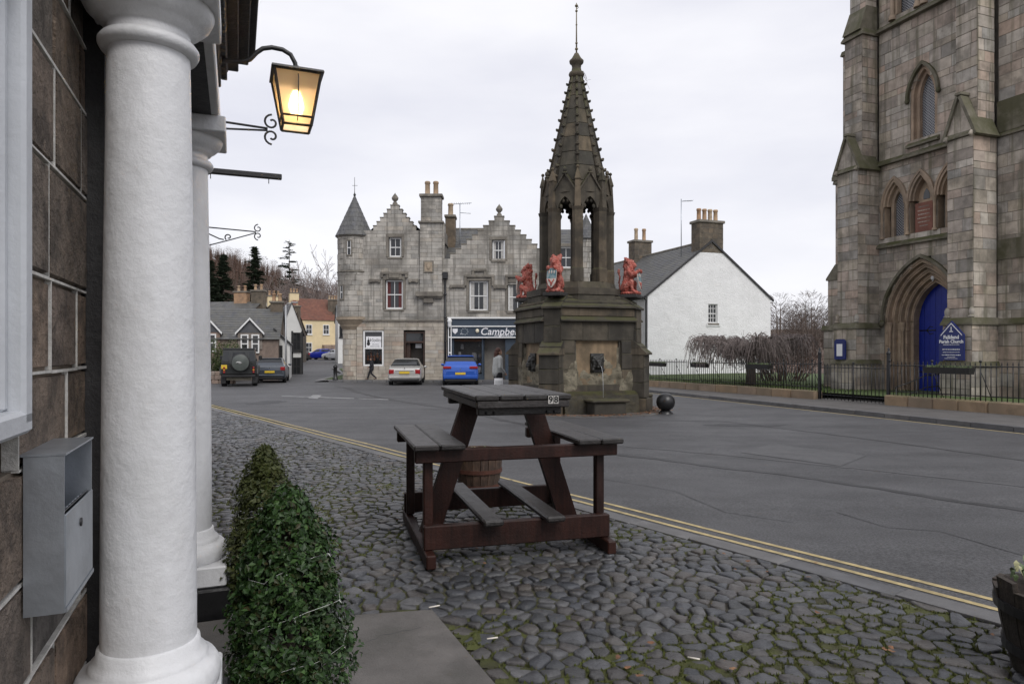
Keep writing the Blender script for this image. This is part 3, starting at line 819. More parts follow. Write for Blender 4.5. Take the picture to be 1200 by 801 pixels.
# ash box on the wall
ash = thing('ash_box', 'grey steel wall ashtray box mounted beside the white column', 'ashtray', HM @ Vector((2.057, 0, .865)), HA)
def ash_build():
    w, d, h, t = .365, .112, .41, .004; y0 = -.022
    b = MB(); b.box(-w/2, -w/2+t, -d+y0+.022, y0, 0, h); b.box(w/2-t, w/2, -d+y0+.022, y0, 0, h); b.box(-w/2+t, w/2-t, y0-t, y0, 0, h); b.box(-w/2+t, w/2-t, -d+.004, y0-t, 0, t)
    b.build('housing', ZINC, ash)
    l = MB(); l.prism([(-w/2-.002, h+.001), (w/2+.002, h+.001), (w/2+.002, h+.006), (-w/2-.002, h+.006)], -d-.004, -.012); l.build('lid', ZINC, ash)
    f = MB(); f.bbox(-w/2+t, w/2-t, -d-.003, -d+.002, .012, .255, .0015); fr = f.build('front_panel', ZINC, ash)
    k = MB(); k.lathe([(.012, 0), (.012, .004), (0, .004)], 14, T((0, -d-.003, .195)) @ RX(R(90))); k.build('lock', BLACKIRON, fr)
    e = MB(); e.box(-w/2+t, w/2-t, -d-.006, -d+.004, .0, .011); e.build('hinge', ZINC, fr)
    g = MB(); M = T((0, -d+.012, .255)) @ RX(R(-48))
    g.box(-w/2+t, w/2-t, .0, .11, -.003, .0, M); gr = g.build('stub_grille', STEELDK, ash)
    for i in range(9):
        x = -w/2 + .03 + i * .036
        q = MB(); q.bbox(x, x + .012, .01, .1, .0005, .006, .002, M); q.build('grille_bar', ZINC, gr)
ash_build()

# lantern
lant = thing('wall_lantern', 'black lantern glowing orange on a curved arm from the porch cornice', 'lantern', HM @ Vector((4.02, 0, 2.83)), HA)
def lantern_build():
    e = .857; iron = BLACKIRON
    # swan neck arm
    pts = [(0, -.42, .375)]
    for y, z in ((.50,.375),(.56,.38),(.60,.40),(.635,.445),(.67,.475),(.72,.49),(.78,.487),(.825,.465),(.85,.42),(.857,.375),(.857,.345)): pts.append((0, -y, z))
    a = MB(); a.tube(pts, .0135, 10); a.tube([(0,-e,.40),(0,-e,.345)], .02, 10); a.tube([(0,-.40,.375),(0,-.45,.375)], .03, 10); a.build('arm', iron, lant)
    ht, hb, zt, zb = .130, .078, .335, .035
    cs = [(-1,-1),(1,-1),(1,1),(-1,1)]
    top = [(x*ht, y*ht - e) for x, y in cs]; bot = [(x*hb, y*hb - e) for x, y in cs]
    f = MB()
    def bar(p, q, r=.009): f.tube([p, q], r, 4, sm=False)
    for i in range(4):
        j = (i + 1) % 4
        bar((*top[i], zt), (*bot[i], zb)); bar((*top[i], zt), (*top[j], zt), .011); bar((*bot[i], zb), (*bot[j], zb), .008)
        k = .16; m0 = [bot[i][q] + (top[i][q]-bot[i][q])*k for q in (0,1)]; m1 = [bot[j][q] + (top[j][q]-bot[j][q])*k for q in (0,1)]
        bar((*m0, zb + (zt-zb)*k), (*m1, zb + (zt-zb)*k), .007)
    f.build('frame', iron, lant)
    r = MB(); r.hprism([(x*(ht+.016), y*(ht+.016) - e) for x, y in cs], zt, zt + .012, top=[(x*(ht+.012), y*(ht+.012) - e) for x, y in cs])
    r.hprism([(x*ht, y*ht - e) for x, y in cs], zt+.012, zt+.05, top=[(x*.03, y*.03 - e) for x, y in cs]); r.build('roof', iron, lant)
    # side wires
    for s in (-1, 1):
        q = MB(); q.tube([(s*(ht+.012), -e, zt-.03), (s*(ht+.03), -e, zt-.06), (s*(hb+.065), -e, zb+.05), (s*(hb+.005), -e, zb+.02)], .003, 5); q.build('wire_guard', iron, lant)
    m = bpy.data.materials.new('amber_lantern_glass'); m.use_nodes = True; n = m.node_tree.nodes; bs = n['Principled BSDF']
    bs.inputs['Base Color'].default_value = (1.0, .84, .60, 1); bs.inputs['Transmission Weight'].default_value = .85; bs.inputs['Roughness'].default_value = .5; bs.inputs['IOR'].default_value = 1.1
    for i in range(4):
        j = (i + 1) % 4; g = MB(); sh = .97
        A, B, C, D = [Vector((p[0]*sh, (p[1]+e)*sh-e, z)) for p, z in ((bot[i], zb), (bot[j], zb), (top[j], zt), (top[i], zt))]
        nr = (B - A).cross(D - A).normalized() * .002
        g.add([A-nr, B-nr, C-nr, D-nr, A+nr, B+nr, C+nr, D+nr], [(3,2,1,0),(4,5,6,7),(0,1,5,4),(1,2,6,5),(2,3,7,6),(3,0,4,7)])
        g.build('pane', m, lant)
    q = MB(); q.lathe([(0, .11), (.022, .114), (.034, .13), (.036, .16), (.036, .19), (.030, .22), (.018, .245), (.016, .26), (0, .26)], 16, T((0, -e, 0)))
    q.build('bulb', emit('bulb_glow', (1.0, .74, .42), 26), lant)
    s = MB(); s.tube([(0,-e,.25),(0,-e,.335)], .018, 10); s.build('socket', iron, lant)
lantern_build()
pl = bpy.data.lights.new('lantern_light', 'POINT'); pl.energy = 5; pl.color = (1, .72, .42); pl.shadow_soft_size = .045
plo = bpy.data.objects.new('lantern_light', pl); COL.objects.link(plo); plo.parent = lant; plo.location = (0, -.857, .165)

# empty sign brackets along the hotel wall
def spiral(c, r0, turns, a0, sgn, n=18):
    pts = []
    for i in range(n + 1):
        t = i / n; a = a0 + sgn * turns * 2 * math.pi * t; r = r0 * (1 - .75 * t)
        pts.append((0, -c[0] - r * math.cos(a), c[1] + r * math.sin(a)))
    return pts
def scroll_bracket(u, z, e, drop, lab, k=1.0):
    o = thing('sign_bracket', lab, 'bracket', HM @ Vector((u, 0, z)), HA, 'empty sign brackets on the hotel wall')
    b = MB(); b.tube([(0, .01, 0), (0, -e + .05, -.03)], .009*k, 6); b.build('arm', BLACKIRON, o)
    b = MB(); b.tube([(0, .01, -drop), (0, -e*.5, -drop*.55), (0, -e + .05, -.045)], .008*k, 6); b.build('stay', BLACKIRON, o)
    b = MB(); b.tube(spiral((e - .02, .02), .06, 1.1, math.pi * .5, 1), .008*k, 6); b.build('scroll', BLACKIRON, o)
    b = MB(); b.tube(spiral((e - .02, -.09), .06, 1.1, -math.pi * .5, -1), .008*k, 6); b.build('scroll', BLACKIRON, o)
    b = MB(); b.bbox(-.02, .02, -.012, .012, -drop - .06, .05, .003); b.build('wall_plate', BLACKIRON, o)
    return o
scroll_bracket(5.35, 3.28, .80, .13, 'scrolled iron bracket nearest the lantern, just below it')
o = scroll_bracket(10.4, 3.30, .84, .32, 'scrolled iron bracket farthest along the hotel, lowest in the picture')
b = MB(); b.tube([(0, -.05, -.05), (0, -.3, -.16), (0, -.36, -.17)], .009, 6); b.tube(spiral((.42, -.13), .05, 1.0, math.pi*1.3, -1), .009, 6); b.build('scroll', BLACKIRON, o)
o = thing('sign_bracket', 'straight black timber sign arm between the two scrolled brackets', 'bracket', HM @ Vector((6.85, 0, 3.25)), HA)
b = MB(); b.bbox(-.03, .03, -.94, .0, -.03, .02, .006); b.build('beam', BLACKIRON, o)
b = MB(); b.prism([(0, .10), (0, -.16), (.05, -.12), (.34, -.02), (.34, .02), (.05, .08)], -.012, .012, RZ(R(-90))); b.build('gusset', BLACKIRON, o)
for y in (-.30, -.82):
    b = MB(); b.tube([(0, y, -.03), (0, y, -.06), (.012, y, -.075)], .004, 5); b.build('hook', BLACKIRON, o)

# clipped box bushes in pots
LEAFM = material('box_leaf', [(.012,.034,.006),(.026,.066,.012),(.006,.018,.004),(.06,.12,.03),(.010,.028,.006),(.020,.05,.010),(.036,.03,.009)], .5, .3, 4, 60, 0, spec=.4)
LEAFY = material('box_leaf_olive', [(.045,.058,.012),(.06,.07,.018),(.032,.045,.010),(.07,.075,.02)], .55, .3, 4, 60, 0, spec=.4)
def bush(x, y, rad, h, z0, lab, mat, seed, n=15000):
    o = thing('box_bush', lab, 'bush', (x, y, gz(x, y)), 0, 'clipped box bushes by the porch')
    rg = random.Random(seed)
    pt = MB(); pt.lathe([(0, .002), (rad*.42, .0), (rad*.55, z0*.9), (rad*.6, z0), (rad*.54, z0), (rad*.5, z0-.04), (0, z0-.04)], 20)
    pt.build('pot', BLACKP, o)
    tr = MB(); tr.tube([(0,0,z0-.05),(.01,0,z0+h*.4),(0,.01,z0+h*.8)], [.02,.015,.006], 7)
    for k in range(26):
        zz = z0 + h*rg.uniform(.05,.8); a = rg.uniform(0,6.28); q = rad*(1-(zz-z0)/h)*.8
        tr.tube([(0,0,zz-.08),(q*.5*math.cos(a),q*.5*math.sin(a),zz-.02),(q*math.cos(a),q*math.sin(a),zz+.03)], [.007,.005,.003], 4)
    tr.build('stem', BARK, o)
    b = MB()
    def prof(t): return (min(1, (t*7+.35)**.5) if t < .1 else 1) * (1 - t**2.3) ** .66 * (1 + .05*math.sin(t*17+seed))
    clumps = []
    for i in range(105):
        t = rg.random() ** 1.2 * .97; a = rg.uniform(0, 6.2832); q = max(rad * prof(t) * rg.uniform(.80, .97) - .02, 0); clumps.append((Vector((q*math.cos(a), q*math.sin(a), z0 + h*t)), rg.uniform(.03, .062) * (1.0 if t < .7 else .75)))
    for i in range(n):
        t = rg.random() ** 1.35; a = rg.uniform(0, 6.2832); zz = z0 + h * t
        bump = 1 + .34 * mnoise.noise(Vector((math.cos(a)*1.6, math.sin(a)*1.6, zz*5 + seed))) + .34 * mnoise.noise(Vector((math.cos(a)*6, math.sin(a)*4.5, zz*13 + seed)))
        q = rad * prof(t) * bump * (1 - .34 * rg.random() ** 2.0) + rg.uniform(0, .02)
        c = Vector((q*math.cos(a), q*math.sin(a), zz)); nrm = Vector((math.cos(a), math.sin(a), .55 + rg.uniform(-.5,.8))).normalized()
        if rg.random() < .72:          # most leaves sit on rounded clumps
            cc, cr_ = clumps[rg.randrange(len(clumps))]; d_ = Vector((rg.gauss(0,1), rg.gauss(0,1), rg.gauss(0,1)+.2)).normalized(); c = cc + d_ * cr_ * rg.uniform(.75, 1.05); nrm = d_
        nrm = (nrm + Vector((rg.uniform(-.7,.7), rg.uniform(-.7,.7), rg.uniform(-.6,.7)))).normalized()
        t1 = nrm.orthogonal().normalized(); t1 = Matrix.Rotation(rg.uniform(0,6.28), 3, nrm) @ t1; t2 = nrm.cross(t1)
        l = rg.uniform(.008,.019); wd = l*rg.uniform(.5,.75)
        b.add([c - t1*l, c + t2*wd + nrm*.003, c + t1*l, c - t2*wd + nrm*.003], [(0,1,2),(0,2,3)], None, rg.random())
    b.build('foliage', mat, o)
    sh = MB()                      # stray shoots that outgrew the clipping
    for i in range(150):
        t = rg.random(); a = rg.uniform(0, 6.2832); q = rad*prof(t)*rg.uniform(.85,1.02); p = Vector((q*math.cos(a), q*math.sin(a), z0+h*t)); d = Vector((math.cos(a), math.sin(a), rg.uniform(.3,1.6))).normalized(); l = rg.uniform(.03,.085)
        for k in range(7):
            c = p + d*l*k/6; s = rg.uniform(.007,.013); e = (d.orthogonal().normalized()); e = Matrix.Rotation(k*2.4, 3, d) @ e; n = d.cross(e)
            sh.add([c, c+e*s+n*s*.4, c+e*s*2.1+d*s*.6, c+e*s-n*s*.4], [(0,1,2,3)], None, rg.random())
    sh.build('shoots', mat, o, kind='stuff')
    return o
LIGHTW = material('fairy_light_wire', [(.6,.62,.58)], .5, .1, 9, 60, 0)
def fairy(o, rad, h, z0, seed):
    rg = random.Random(seed); pts = []
    for i in range(70):
        t = i/70; a = t*22 + rg.uniform(-.15,.15); zz = z0 + h*(.05+.75*t); q = rad*(1-((zz-z0)/h)**2.3)**.66*1.0 + .01*math.sin(i*1.9)
        pts.append((q*math.cos(a), q*math.sin(a), zz + .02*math.sin(i*.9)))
    b = MB(); b.tube([(p[0]*(.97+.05*math.sin(i*1.3)), p[1]*(.97+.05*math.sin(i*1.3)), p[2]) for i, p in enumerate(pts)], .0010, 4); b.build('fairy_light_string', LIGHTW, o)
    for i in range(0, 70, 4):
        p = pts[i]; m = MB(); m.tube([p, (p[0]*1.05, p[1]*1.05, p[2]-.014)], [.003,.0015], 5); m.build('fairy_light', LIGHTW, o)
o1 = bush(-.985, 3.0, .25, .92, .06, 'dark green clipped box bush nearest the camera, wound with fairy lights', LEAFM, 3, 26000); fairy(o1, .25, .92, .06, 4)
o2 = bush(-1.43, 3.95, .21, .97, .06, 'olive green clipped box bush behind the darker one, by the far column', LEAFY, 8, 18000); fairy(o2, .21, .97, .06, 9)

# ------------------------------------------------------------------ fountain
FX, FY = 1.87, 19.8
fountain = thing('stone_fountain', 'tall dark octagonal stone fountain with spire in the middle of the square', 'fountain', (FX, FY, gz(FX, FY)), R(19))
def fountain_build():
    rg = random.Random(41); blocks = []; core = MB(); z_ = .18     # local z = abs z + .18
    H = 1.42                                                     # half width of the square body
    for k in range(4):
        M = RZ(R(90 * k)) @ T((0, -H, 0))
        # wall with a sunk panel in each face
        masonry(blocks, core, M, minus(full(-1.12, 1.12), [rect(-.70, .70, .76, 2.20)]), .0, 2.5, (.34, .44), (.6, 1.1), .45, .012, .06, .014, rg, .008)
    core.box(-H + .4, H - .4, -H + .4, H - .4, 0, 3.2)
    core.hprism([(1.42 * math.cos(R(22.5 + 45*i)), 1.42 * math.sin(R(22.5 + 45*i))) for i in range(8)], 2.45, 3.23)
    core.build('core', MORTAR_F, fountain)
    # sunk panels, lion-mask spouts, ledges and string courses on the four faces
    for k in range(4):
        M = RZ(R(90 * k)) @ T((0, -H, 0))
        for a, b in ((-.698, -.003), (.003, .698)):
            pass
        b = MB(); b.bbox(-.69, .69, .10, .3, .77, 2.19, .01, M); pn = b.build('panel', FPANEL, fountain)
        b = MB()
        for a in (-.695, .64): b.bbox(a, a + .055, .04, .2, .765, 2.195, .01, M)
        b.bbox(-.64, .64, .04, .2, 2.14, 2.195, .01, M); b.build('panel_moulding', FOUNT, fountain)
        for zz, d, hh, q in ((2.50, .10, .08, .10),):
            b = MB(); b.prism([(-d-.02, zz), (.1, zz), (.1, zz + hh + .05), (-d*.2, zz + hh + .05), (-d-.02, zz + hh * .4)], -1.13, 1.13, M @ RZ(R(90)) @ S(1, -1, 1)); b.build('string_course', FOUNT, fountain)
        b = MB(); b.bbox(-1.12, 1.12, -.02, .3, 2.64, 2.86, .012, M); b.build('frieze', FOUNT, fountain)
        # weathered sloping cornice in three steps
        for i in range(3):
            b = MB(); z0 = 2.87 + i * .135; d = .10 - i * .16
            b.prism([(-d, z0), (.9, z0), (.9, z0 + .125), (-d + .16, z0 + .125), (-d, z0 + .045)], -1.12 + .05*i, 1.12 - .05*i, M @ RZ(R(90)) @ S(1, -1, 1)); b.build('cornice_step', FOUNT, fountain)
        b = MB(); b.prism([(-.30, .0), (.2, .0), (.2, .62), (-.05, .62), (-.22, .52), (-.26, .3)], -1.10, 1.10, M @ RZ(R(90)) @ S(1, -1, 1)); b.build('wet_ledge', MOSSDK, fountain)
        # stone basin
        b = MB(); b.bbox(-.46, .46, -.72, -.24, .0, .36, .02, M); bs = b.build('basin', FOUNT, fountain)
        b = MB(); b.bbox(-.54, .54, -.80, -.22, .362, .44, .025, M); b.build('basin_rim', FOUNT, bs)
        # lion mask
        m = MB(); m.ball((0, 0, 0), (.14, .08, .17)); m.ball((0, -.09, -.05), (.07, .07, .06)); m.ball((0,-.06,.06),(.1,.05,.05))
        for s in (-1, 1):
            m.ball((s*.10, -.02, .12), (.05,.04,.05)); m.ball((s*.05,-.10,.03),(.025,.02,.02)); m.ball((s*.04,-.10,-.11),(.05,.05,.03))
            for j in range(5): m.ball((s*(.13+.02*math.sin(j*2)), .0, .14-.08*j), (.05,.05,.06))
        m.box(-.2, .2, .03, .09, -.26, .26)
        put('spout_mask', remeshed(m, 'spout_mask', .016, MASKM, 2), fountain, M @ T((0, .02, 1.38)))
        if k == 0: b = MB(); b.tube([(0, -.13, 1.31), (0, -.20, 1.27), (0, -.26, 1.12), (0, -.29, .85), (0, -.30, .46)], .0045, 6, M); b.build('water_jet', WATERJ, fountain)
    # lime crust and wet stain on the front panel
    for k in range(4):
        M = RZ(R(90 * k)) @ T((0, -H, 0)); b = MB(); n = 40; vs = []; fs = []
        for j in range(15):
            for i in range(n + 1):
                u = -1.15 + 2.3 * i / n; z = .60 + 1.2 * j / 14
                top = 1.42 + .38 * mnoise.noise(Vector((u * 1.9, k, 0))) + .16 * mnoise.noise(Vector((u * 7, k, 4))) - .25 * max(abs(u) - .55, 0)
                d = .018 + .035 * mnoise.noise(Vector((u*3, z*3, k+2))) + .03 * mnoise.noise(Vector((u*9, z*9, k+5)))
                base = .095 if abs(u) < .62 else -.012
                edge = max(0, min(1, (top - z) * 6)); vs.append((u, base - max(d, 0) * edge + (1 - edge) * .05 + .012, z))
        for j in range(14):
            for i in range(n): fs.append((j*(n+1)+i, j*(n+1)+i+1, (j+1)*(n+1)+i+1, (j+1)*(n+1)+i))
        b.add(vs, fs, M, sm=True); b.build('lime_crust', LIME, fountain)
    # diagonal buttresses with two sloped offsets
    for k in range(4):
        M = RZ(R(45 + 90 * k)); bl = []; c = MB(); w = .28
        for (r, z0, z1, ww) in ((2.14, .0, .42, w + .05), (2.06, .42, 1.62, w), (1.84, 1.92, 2.86, w - .04)):
            for (Mf, a, b_) in ((T((0, -r, 0)), -ww, ww), (T((ww, -r, 0)) @ RZ(R(90)), 0, 1.1), (T((-ww, -r, 0)) @ RZ(R(-90)), -1.1, 0)):
                masonry(bl, c, M @ Mf, full(a, b_), z0, z1, (.36, .46), (.5, .9), .2, .010, .05, .012, rg, .006)
            c.box(-ww + .15, ww - .15, -r + .15, -.9, z0, z1, M)
        blocks += bl
        c.build('buttress', MORTAR_F, fountain)
        for (r0, r1, z0, z1, ww) in ((2.14, 1.80, 1.60, 1.95, w + .03), (1.92, 1.50, 2.84, 3.16, w)):
            for j in range(2):
                f0, f1 = j / 2, (j + 1) / 2
                ra, rb = r0 + (r1 - r0) * f0, r0 + (r1 - r0) * f1; za, zb = z0 + (z1 - z0) * f0, z0 + (z1 - z0) * f1
                b = MB(); b.prism([(-ra, za), (-ra, za + .05), (-rb + .02, zb + .03), (-.9, zb + .03), (-.9, za)], -ww, ww, M @ RZ(R(90)) @ S(1, -1, 1)); b.build('weathering', FOUNT, fountain)
        b = MB(); b.bbox(-.26, .26, -1.86, -1.28, 3.17, 3.27, .015, M); b.build('lion_plinth', FDARK, fountain)
    # platform and octagonal arcade
    o8 = lambda r: [(r * math.cos(R(22.5 + 45*i)), r * math.sin(R(22.5 + 45*i))) for i in range(8)]
    b = MB(); b.hprism(o8(1.45), 3.24, 3.42); b.build('platform', FOUNT, fountain)
    b = MB(); b.hprism(o8(1.16), 3.42, 3.62, top=o8(1.10)); b.build('arcade_base', FOUNT, fountain)
    Rp = .915
    for i in range(8):
        M = RZ(R(22.5 + 45 * i)) @ T((Rp, 0, 0)) @ RZ(R(90))
        b = MB(); q = .165
        b.hprism([(-q,-.11),(-.09,-.17),(.09,-.17),(q,-.11),(q,.15),(-q,.15)], 3.62, 3.98, M); b.hprism([(-q,-.11),(-.09,-.17),(.09,-.17),(q,-.11),(q,.15),(-q,.15)], 3.98, 4.04, M, top=[(x*.8,y*.8) for x,y in [(-q,-.11),(-.09,-.17),(.09,-.17),(q,-.11),(q,.15),(-q,.15)]])
        pb = b.build('pier_base', FOUNT, fountain)
        b = MB(); s = [(-.148,-.08),(-.075,-.16),(.075,-.16),(.148,-.08),(.13,.14),(-.13,.14)]
        b.hprism(s, 4.0, 5.58, M); p = b.build('pier', FOUNT, fountain)
        b = MB(); b.hprism([(x*1.0,y*1.0) for x,y in s], 5.58, 5.68, M, top=[(x*1.2,y*1.2) for x,y in s]); b.build('pier_capital', FOUNT, p)
        # pinnacle over each pier
        b = MB(); b.hprism([(-.09,-.16),(.09,-.16),(.09,.04),(-.09,.04)], 5.68, 6.45, M, top=[(-.07,-.12),(.07,-.12),(.07,.04),(-.07,.04)])
        b.hprism([(-.085,-.15),(.085,-.15),(.085,.02),(-.085,.02)], 6.45, 6.78, M, top=[(-.012,-.07),(.012,-.07),(.012,-.05),(-.012,-.05)])
        b.ball((0,-.06,6.80), .05, 8, 6, M); b.build('pinnacle', FOUNT, fountain)
        # arch with cusps and gablet between the piers
        M = RZ(R(45 * i)) @ T((0, -Rp * math.cos(R(22.5)), 0)); hw = Rp * math.sin(R(22.5))
        outer = [(-hw, 5.62)] + pointed(hw, .62, 10, 0, 5.62)[0:0]
        A = pointed(hw - .13, .40, 8, 0, 5.60); Bp = [(-hw, 5.60)] ; n = len(A)
        Bp = []
        for j in range(n):
            t = j / (n - 1); x = -hw + 2 * hw * t; Bp.append((x, 6.10 + .52 * (1 - abs(2*t-1))))
        b = MB(); b.strip(A, Bp, -.07, .10, M); b.box(-hw, -hw + .125, -.07, .10, 5.5, 5.61, M); b.box(hw - .125, hw, -.07, .10, 5.5, 5.61, M)
        b.strip([(x, z) for x, z in Bp], [(x, z + .07) for x, z in Bp], -.12, .08, M)
        ar = b.build('arch', FOUNT, fountain)
        for s_ in (-1, 1):
            b = MB(); b.ball((s_ * .15, 0, 5.74), (.06, .035, .07), 8, 6, M); b.ball((s_*.07, 0, 5.90), (.05,.03,.06), 8, 6, M); b.build('cusp', FOUNT, ar)
        b = MB(); b.ball((0, -.08, 6.74), (.06, .06, .08), 8, 6, M); b.ball((0,-.08,6.64),(.09,.07,.04),8,6,M); b.build('finial', FOUNT, ar)
    # spire: one stone per face and course
    prof = lambda z: .925 + (.165 - .925) * ((z - 6.10) / (9.62 - 6.10))
    zs = [6.10]; 
    while zs[-1] < 9.5: zs.append(min(zs[-1] + rg.uniform(.34, .46), 9.62))
    zs[-1] = 9.62
    for z0, z1 in zip(zs[:-1], zs[1:]):
        r0, r1 = prof(z0), prof(z1); a0, a1 = r0 * math.sin(R(22.5)), r1 * math.sin(R(22.5)); d0, d1 = r0 * math.cos(R(22.5)), r1 * math.cos(R(22.5))
        g = .008; b = MB()
        vs = [(-a0+g,-d0,z0+g),(a0-g,-d0,z0+g),(a1-g,-d1,z1-g),(-a1+g,-d1,z1-g),(-a0*.7,-d0*.7,z0+g),(a0*.7,-d0*.7,z0+g),(a1*.7,-d1*.7,z1-g),(-a1*.7,-d1*.7,z1-g)]
        b.add(vs, [(0,1,2,3),(7,6,5,4),(1,0,4,5),(2,1,5,6),(3,2,6,7),(0,3,7,4)]); me = b.mesh('spire_stone', FOUNT)
        for i in range(8): put('spire_stone', me, fountain, RZ(R(45*i)) @ T((0, rg.uniform(-.006,.006), 0)))
    b = MB(); b.hprism(o8(prof(6.1) - .03), 6.10, 9.62, top=o8(prof(9.62) - .03)); b.build('spire_core', MORTAR_F, fountain)
    # ribs with crockets
    for i in range(8):
        a = R(22.5 + 45 * i); ca, sa = math.cos(a), math.sin(a)
        b = MB(); b.tube([(prof(6.4)*ca, prof(6.4)*sa, 6.4), (prof(9.6)*ca, prof(9.6)*sa, 9.6)], [.05, .03], 6); rb = b.build('rib', FOUNT, fountain)
        cm = MB().ball((0,0,0), (.065,.065,.045), 8, 6).ball((.035,0,.03), (.035,.035,.03), 6, 5).mesh('crocket', FOUNT)
        for z in (6.62, 6.92, 7.22, 7.52, 7.82, 8.10, 8.38, 8.65, 8.92, 9.18, 9.42):
            q = (prof(z) + .045); sc = .8 + (9.4 - z) * .12; put('crocket', cm, rb, T((q*ca, q*sa, z)) @ RZ(a) @ S(sc, sc, sc))
    b = MB(); b.lathe([(.15,9.60),(.2,9.63),(.23,9.70),(.21,9.76),(.15,9.80),(.13,9.90),(.14,9.98),(.20,10.04),(.21,10.10),(.15,10.16),(.10,10.24),(.06,10.32),(0,10.34)], 16); b.build('spire_cap', FOUNT, fountain)
    b = MB(); b.tube([(0,0,10.3),(0,0,11.78)], [.026,.014], 6)
    for z, q in ((10.45,.05),(10.62,.04),(11.15,.03),(11.55,.04),(11.70,.05)): b.ball((0,0,z), (q,q,q*.8), 8, 6)
    b.tube([(0,0,11.6),(.06,0,11.66),(.02,0,11.74)], .01, 5); b.build('iron_finial', GILT, fountain)
    # dry creeper stems on the spire
    b = MB()
    for s in range(5):
        p = Vector((.14, -.05, 9.75)); pts = [p.copy()]
        for k in range(7): p = p + Vector((rg.uniform(.0,.06), rg.uniform(-.03,.03), rg.uniform(-.12,.05))); pts.append(p.copy())
        b.tube(pts, .004, 4)
    b.build('dry_creeper', TWIG, fountain, kind='stuff')
    lay(fountain, blocks, FOUNT, 300)
    # carved roof boss so that the arcade is closed above
    b = MB(); b.lathe([(.95, 6.12), (.6, 6.06), (.2, 6.02), (0, 6.0)], 16, sm=True); b.build('vault', FOUNT, fountain)
MORTAR_F = material('fountain_mortar', [(.075,.066,.05)], .95, .4, 6, 60, .4, stain=.6, staincol=(.03,.027,.02), stainscale=2)
FDARK = material('dark_plinth_stone', [(.03,.028,.027)], .8, .3, 6, 50, .3)
MASKM = material('cast_iron_mask', [(.02,.02,.018)], .5, .4, 9, 60, .4)
GILT = material('weathered_gilt_iron', [(.16,.13,.08)], .6, .3, 9, 60, .2)
WATERJ = material('falling_water', [(.6,.63,.66)], .1, .1, 9, 60, 0)
fountain_build()
FM = WM[fountain.name]

# red lions holding shields on the four plinths
def lion_mesh():
    m = MB()
    m.ball((0, .10, .19), (.20, .22, .19)); m.limb([(0, .10, .22), (0, .05, .42), (0, -.01, .62)], [.185, .165, .175])
    m.ball((0, -.08, .52), (.15, .13, .18))
    m.ball((0, -.01, .72), (.185, .19, .17)); m.ball((0, -.10, .80), (.125, .13, .125)); m.ball((0, -.215, .765), (.07, .085, .06)); m.ball((0,-.2,.715),(.05,.06,.03))
    for s in (-1, 1):
        m.ball((s*.085, -.03, .91), (.035, .03, .045)); m.ball((s*.05,-.20,.83),(.03,.03,.025))
        for k in range(6):
            a = k/5; m.ball((s*(.13+.03*math.sin(k*2.3)), .02+.06*math.cos(k*3.1), .92-.09*k), (.06,.07,.07)); m.ball((s*(.09), -.13-.02*math.sin(k*2), .70-.05*k), (.05,.05,.05))
        m.limb([(s*.15, -.03, .60), (s*.20, -.16, .52), (s*.15, -.33, .55), (s*.13, -.40, .60)], [.075, .065, .055, .05])
        m.ball((s*.12, -.43, .61), (.055, .06, .05))
        m.limb([(s*.15, .06, .20), (s*.20, -.16, .30), (s*.18, -.20, .10), (s*.17, -.30, .05)], [.12, .095, .06, .055]); m.ball((s*.17, -.34, .045), (.06, .09, .045))
    for k in range(5): m.ball((0,.14+.02*math.sin(k*2), .86-.1*k), (.08,.07,.07))
    m.limb([(0, .28, .07), (.10, .38, .16), (.10, .42, .34), (.03, .36, .48), (.05, .40, .58)], [.032, .03, .028, .028, .03]); m.ball((.05, .41, .63), (.06, .05, .08))
    m.ball((0, -.02, .035), (.27, .36, .05))
    return remeshed(m, 'lion_body', .013, LIONRED, 2, .024, .035)
LM = lion_mesh(); LS = S(.80, .74, 1.06)
SHBLUE = material('shield_teal', [(.07,.17,.20)], .7, .5, 12, 60, .2, stain=.5, staincol=(.4,.42,.42), stainscale=9)
SHWHITE = material('shield_white', [(.5,.48,.44)], .7, .3, 12, 60, .2, stain=.35, staincol=(.4,.09,.06), stainscale=8)
SHRED = material('shield_red', [(.35,.07,.05)], .7, .3, 12, 60, .2)
def lion(k, lab):
    p = FM @ (RZ(R(45 + 90*k)) @ Vector((0, -1.56, 3.272)))
    o = thing('lion_statue', lab, 'lion statue', p, R(19 + 45 + 90*k), 'painted lions on the fountain')
    put('body', LM, o, LS)
    out = [(-.17,.40),(.17,.40),(.175,.2),(.15,.06),(.09,-.04),(0,-.10),(-.09,-.04),(-.15,.06),(-.175,.2)]
    M = LS @ T((0, -.44, .20)) @ RX(R(-10))
    b = MB(); b.prism(out, -.02, .02, M); sh = b.build('shield', SHWHITE, o)
    b = MB(); b.prism([(-.165,.39),(.165,.39),(.17,.14),(-.17,.14)], -.026, -.0205, M); b.build('shield_chief', SHBLUE, sh)
    b = MB(); b.tube([(-.10,-.028,.11),(-.02,-.028,.04),(.0,-.028,-.06)], .022, 6, M); b.tube([(.10,-.028,.11),(.03,-.028,.03),(0,-.028,-.06)], .018, 6, M); b.build('shield_charge', SHRED, sh)
    b = MB()
    for q in range(3): b.ball((-.09+.09*q, -.026, .30), (.032,.012,.05), 8, 6, M)
    b.build('shield_charge', SHWHITE, sh)
lion(0, 'red lion statue on the right corner of the fountain, seen from the side')
lion(3, 'red lion statue with blue and white shield facing the camera')
lion(2, 'red lion statue on the left corner of the fountain, paw held out')
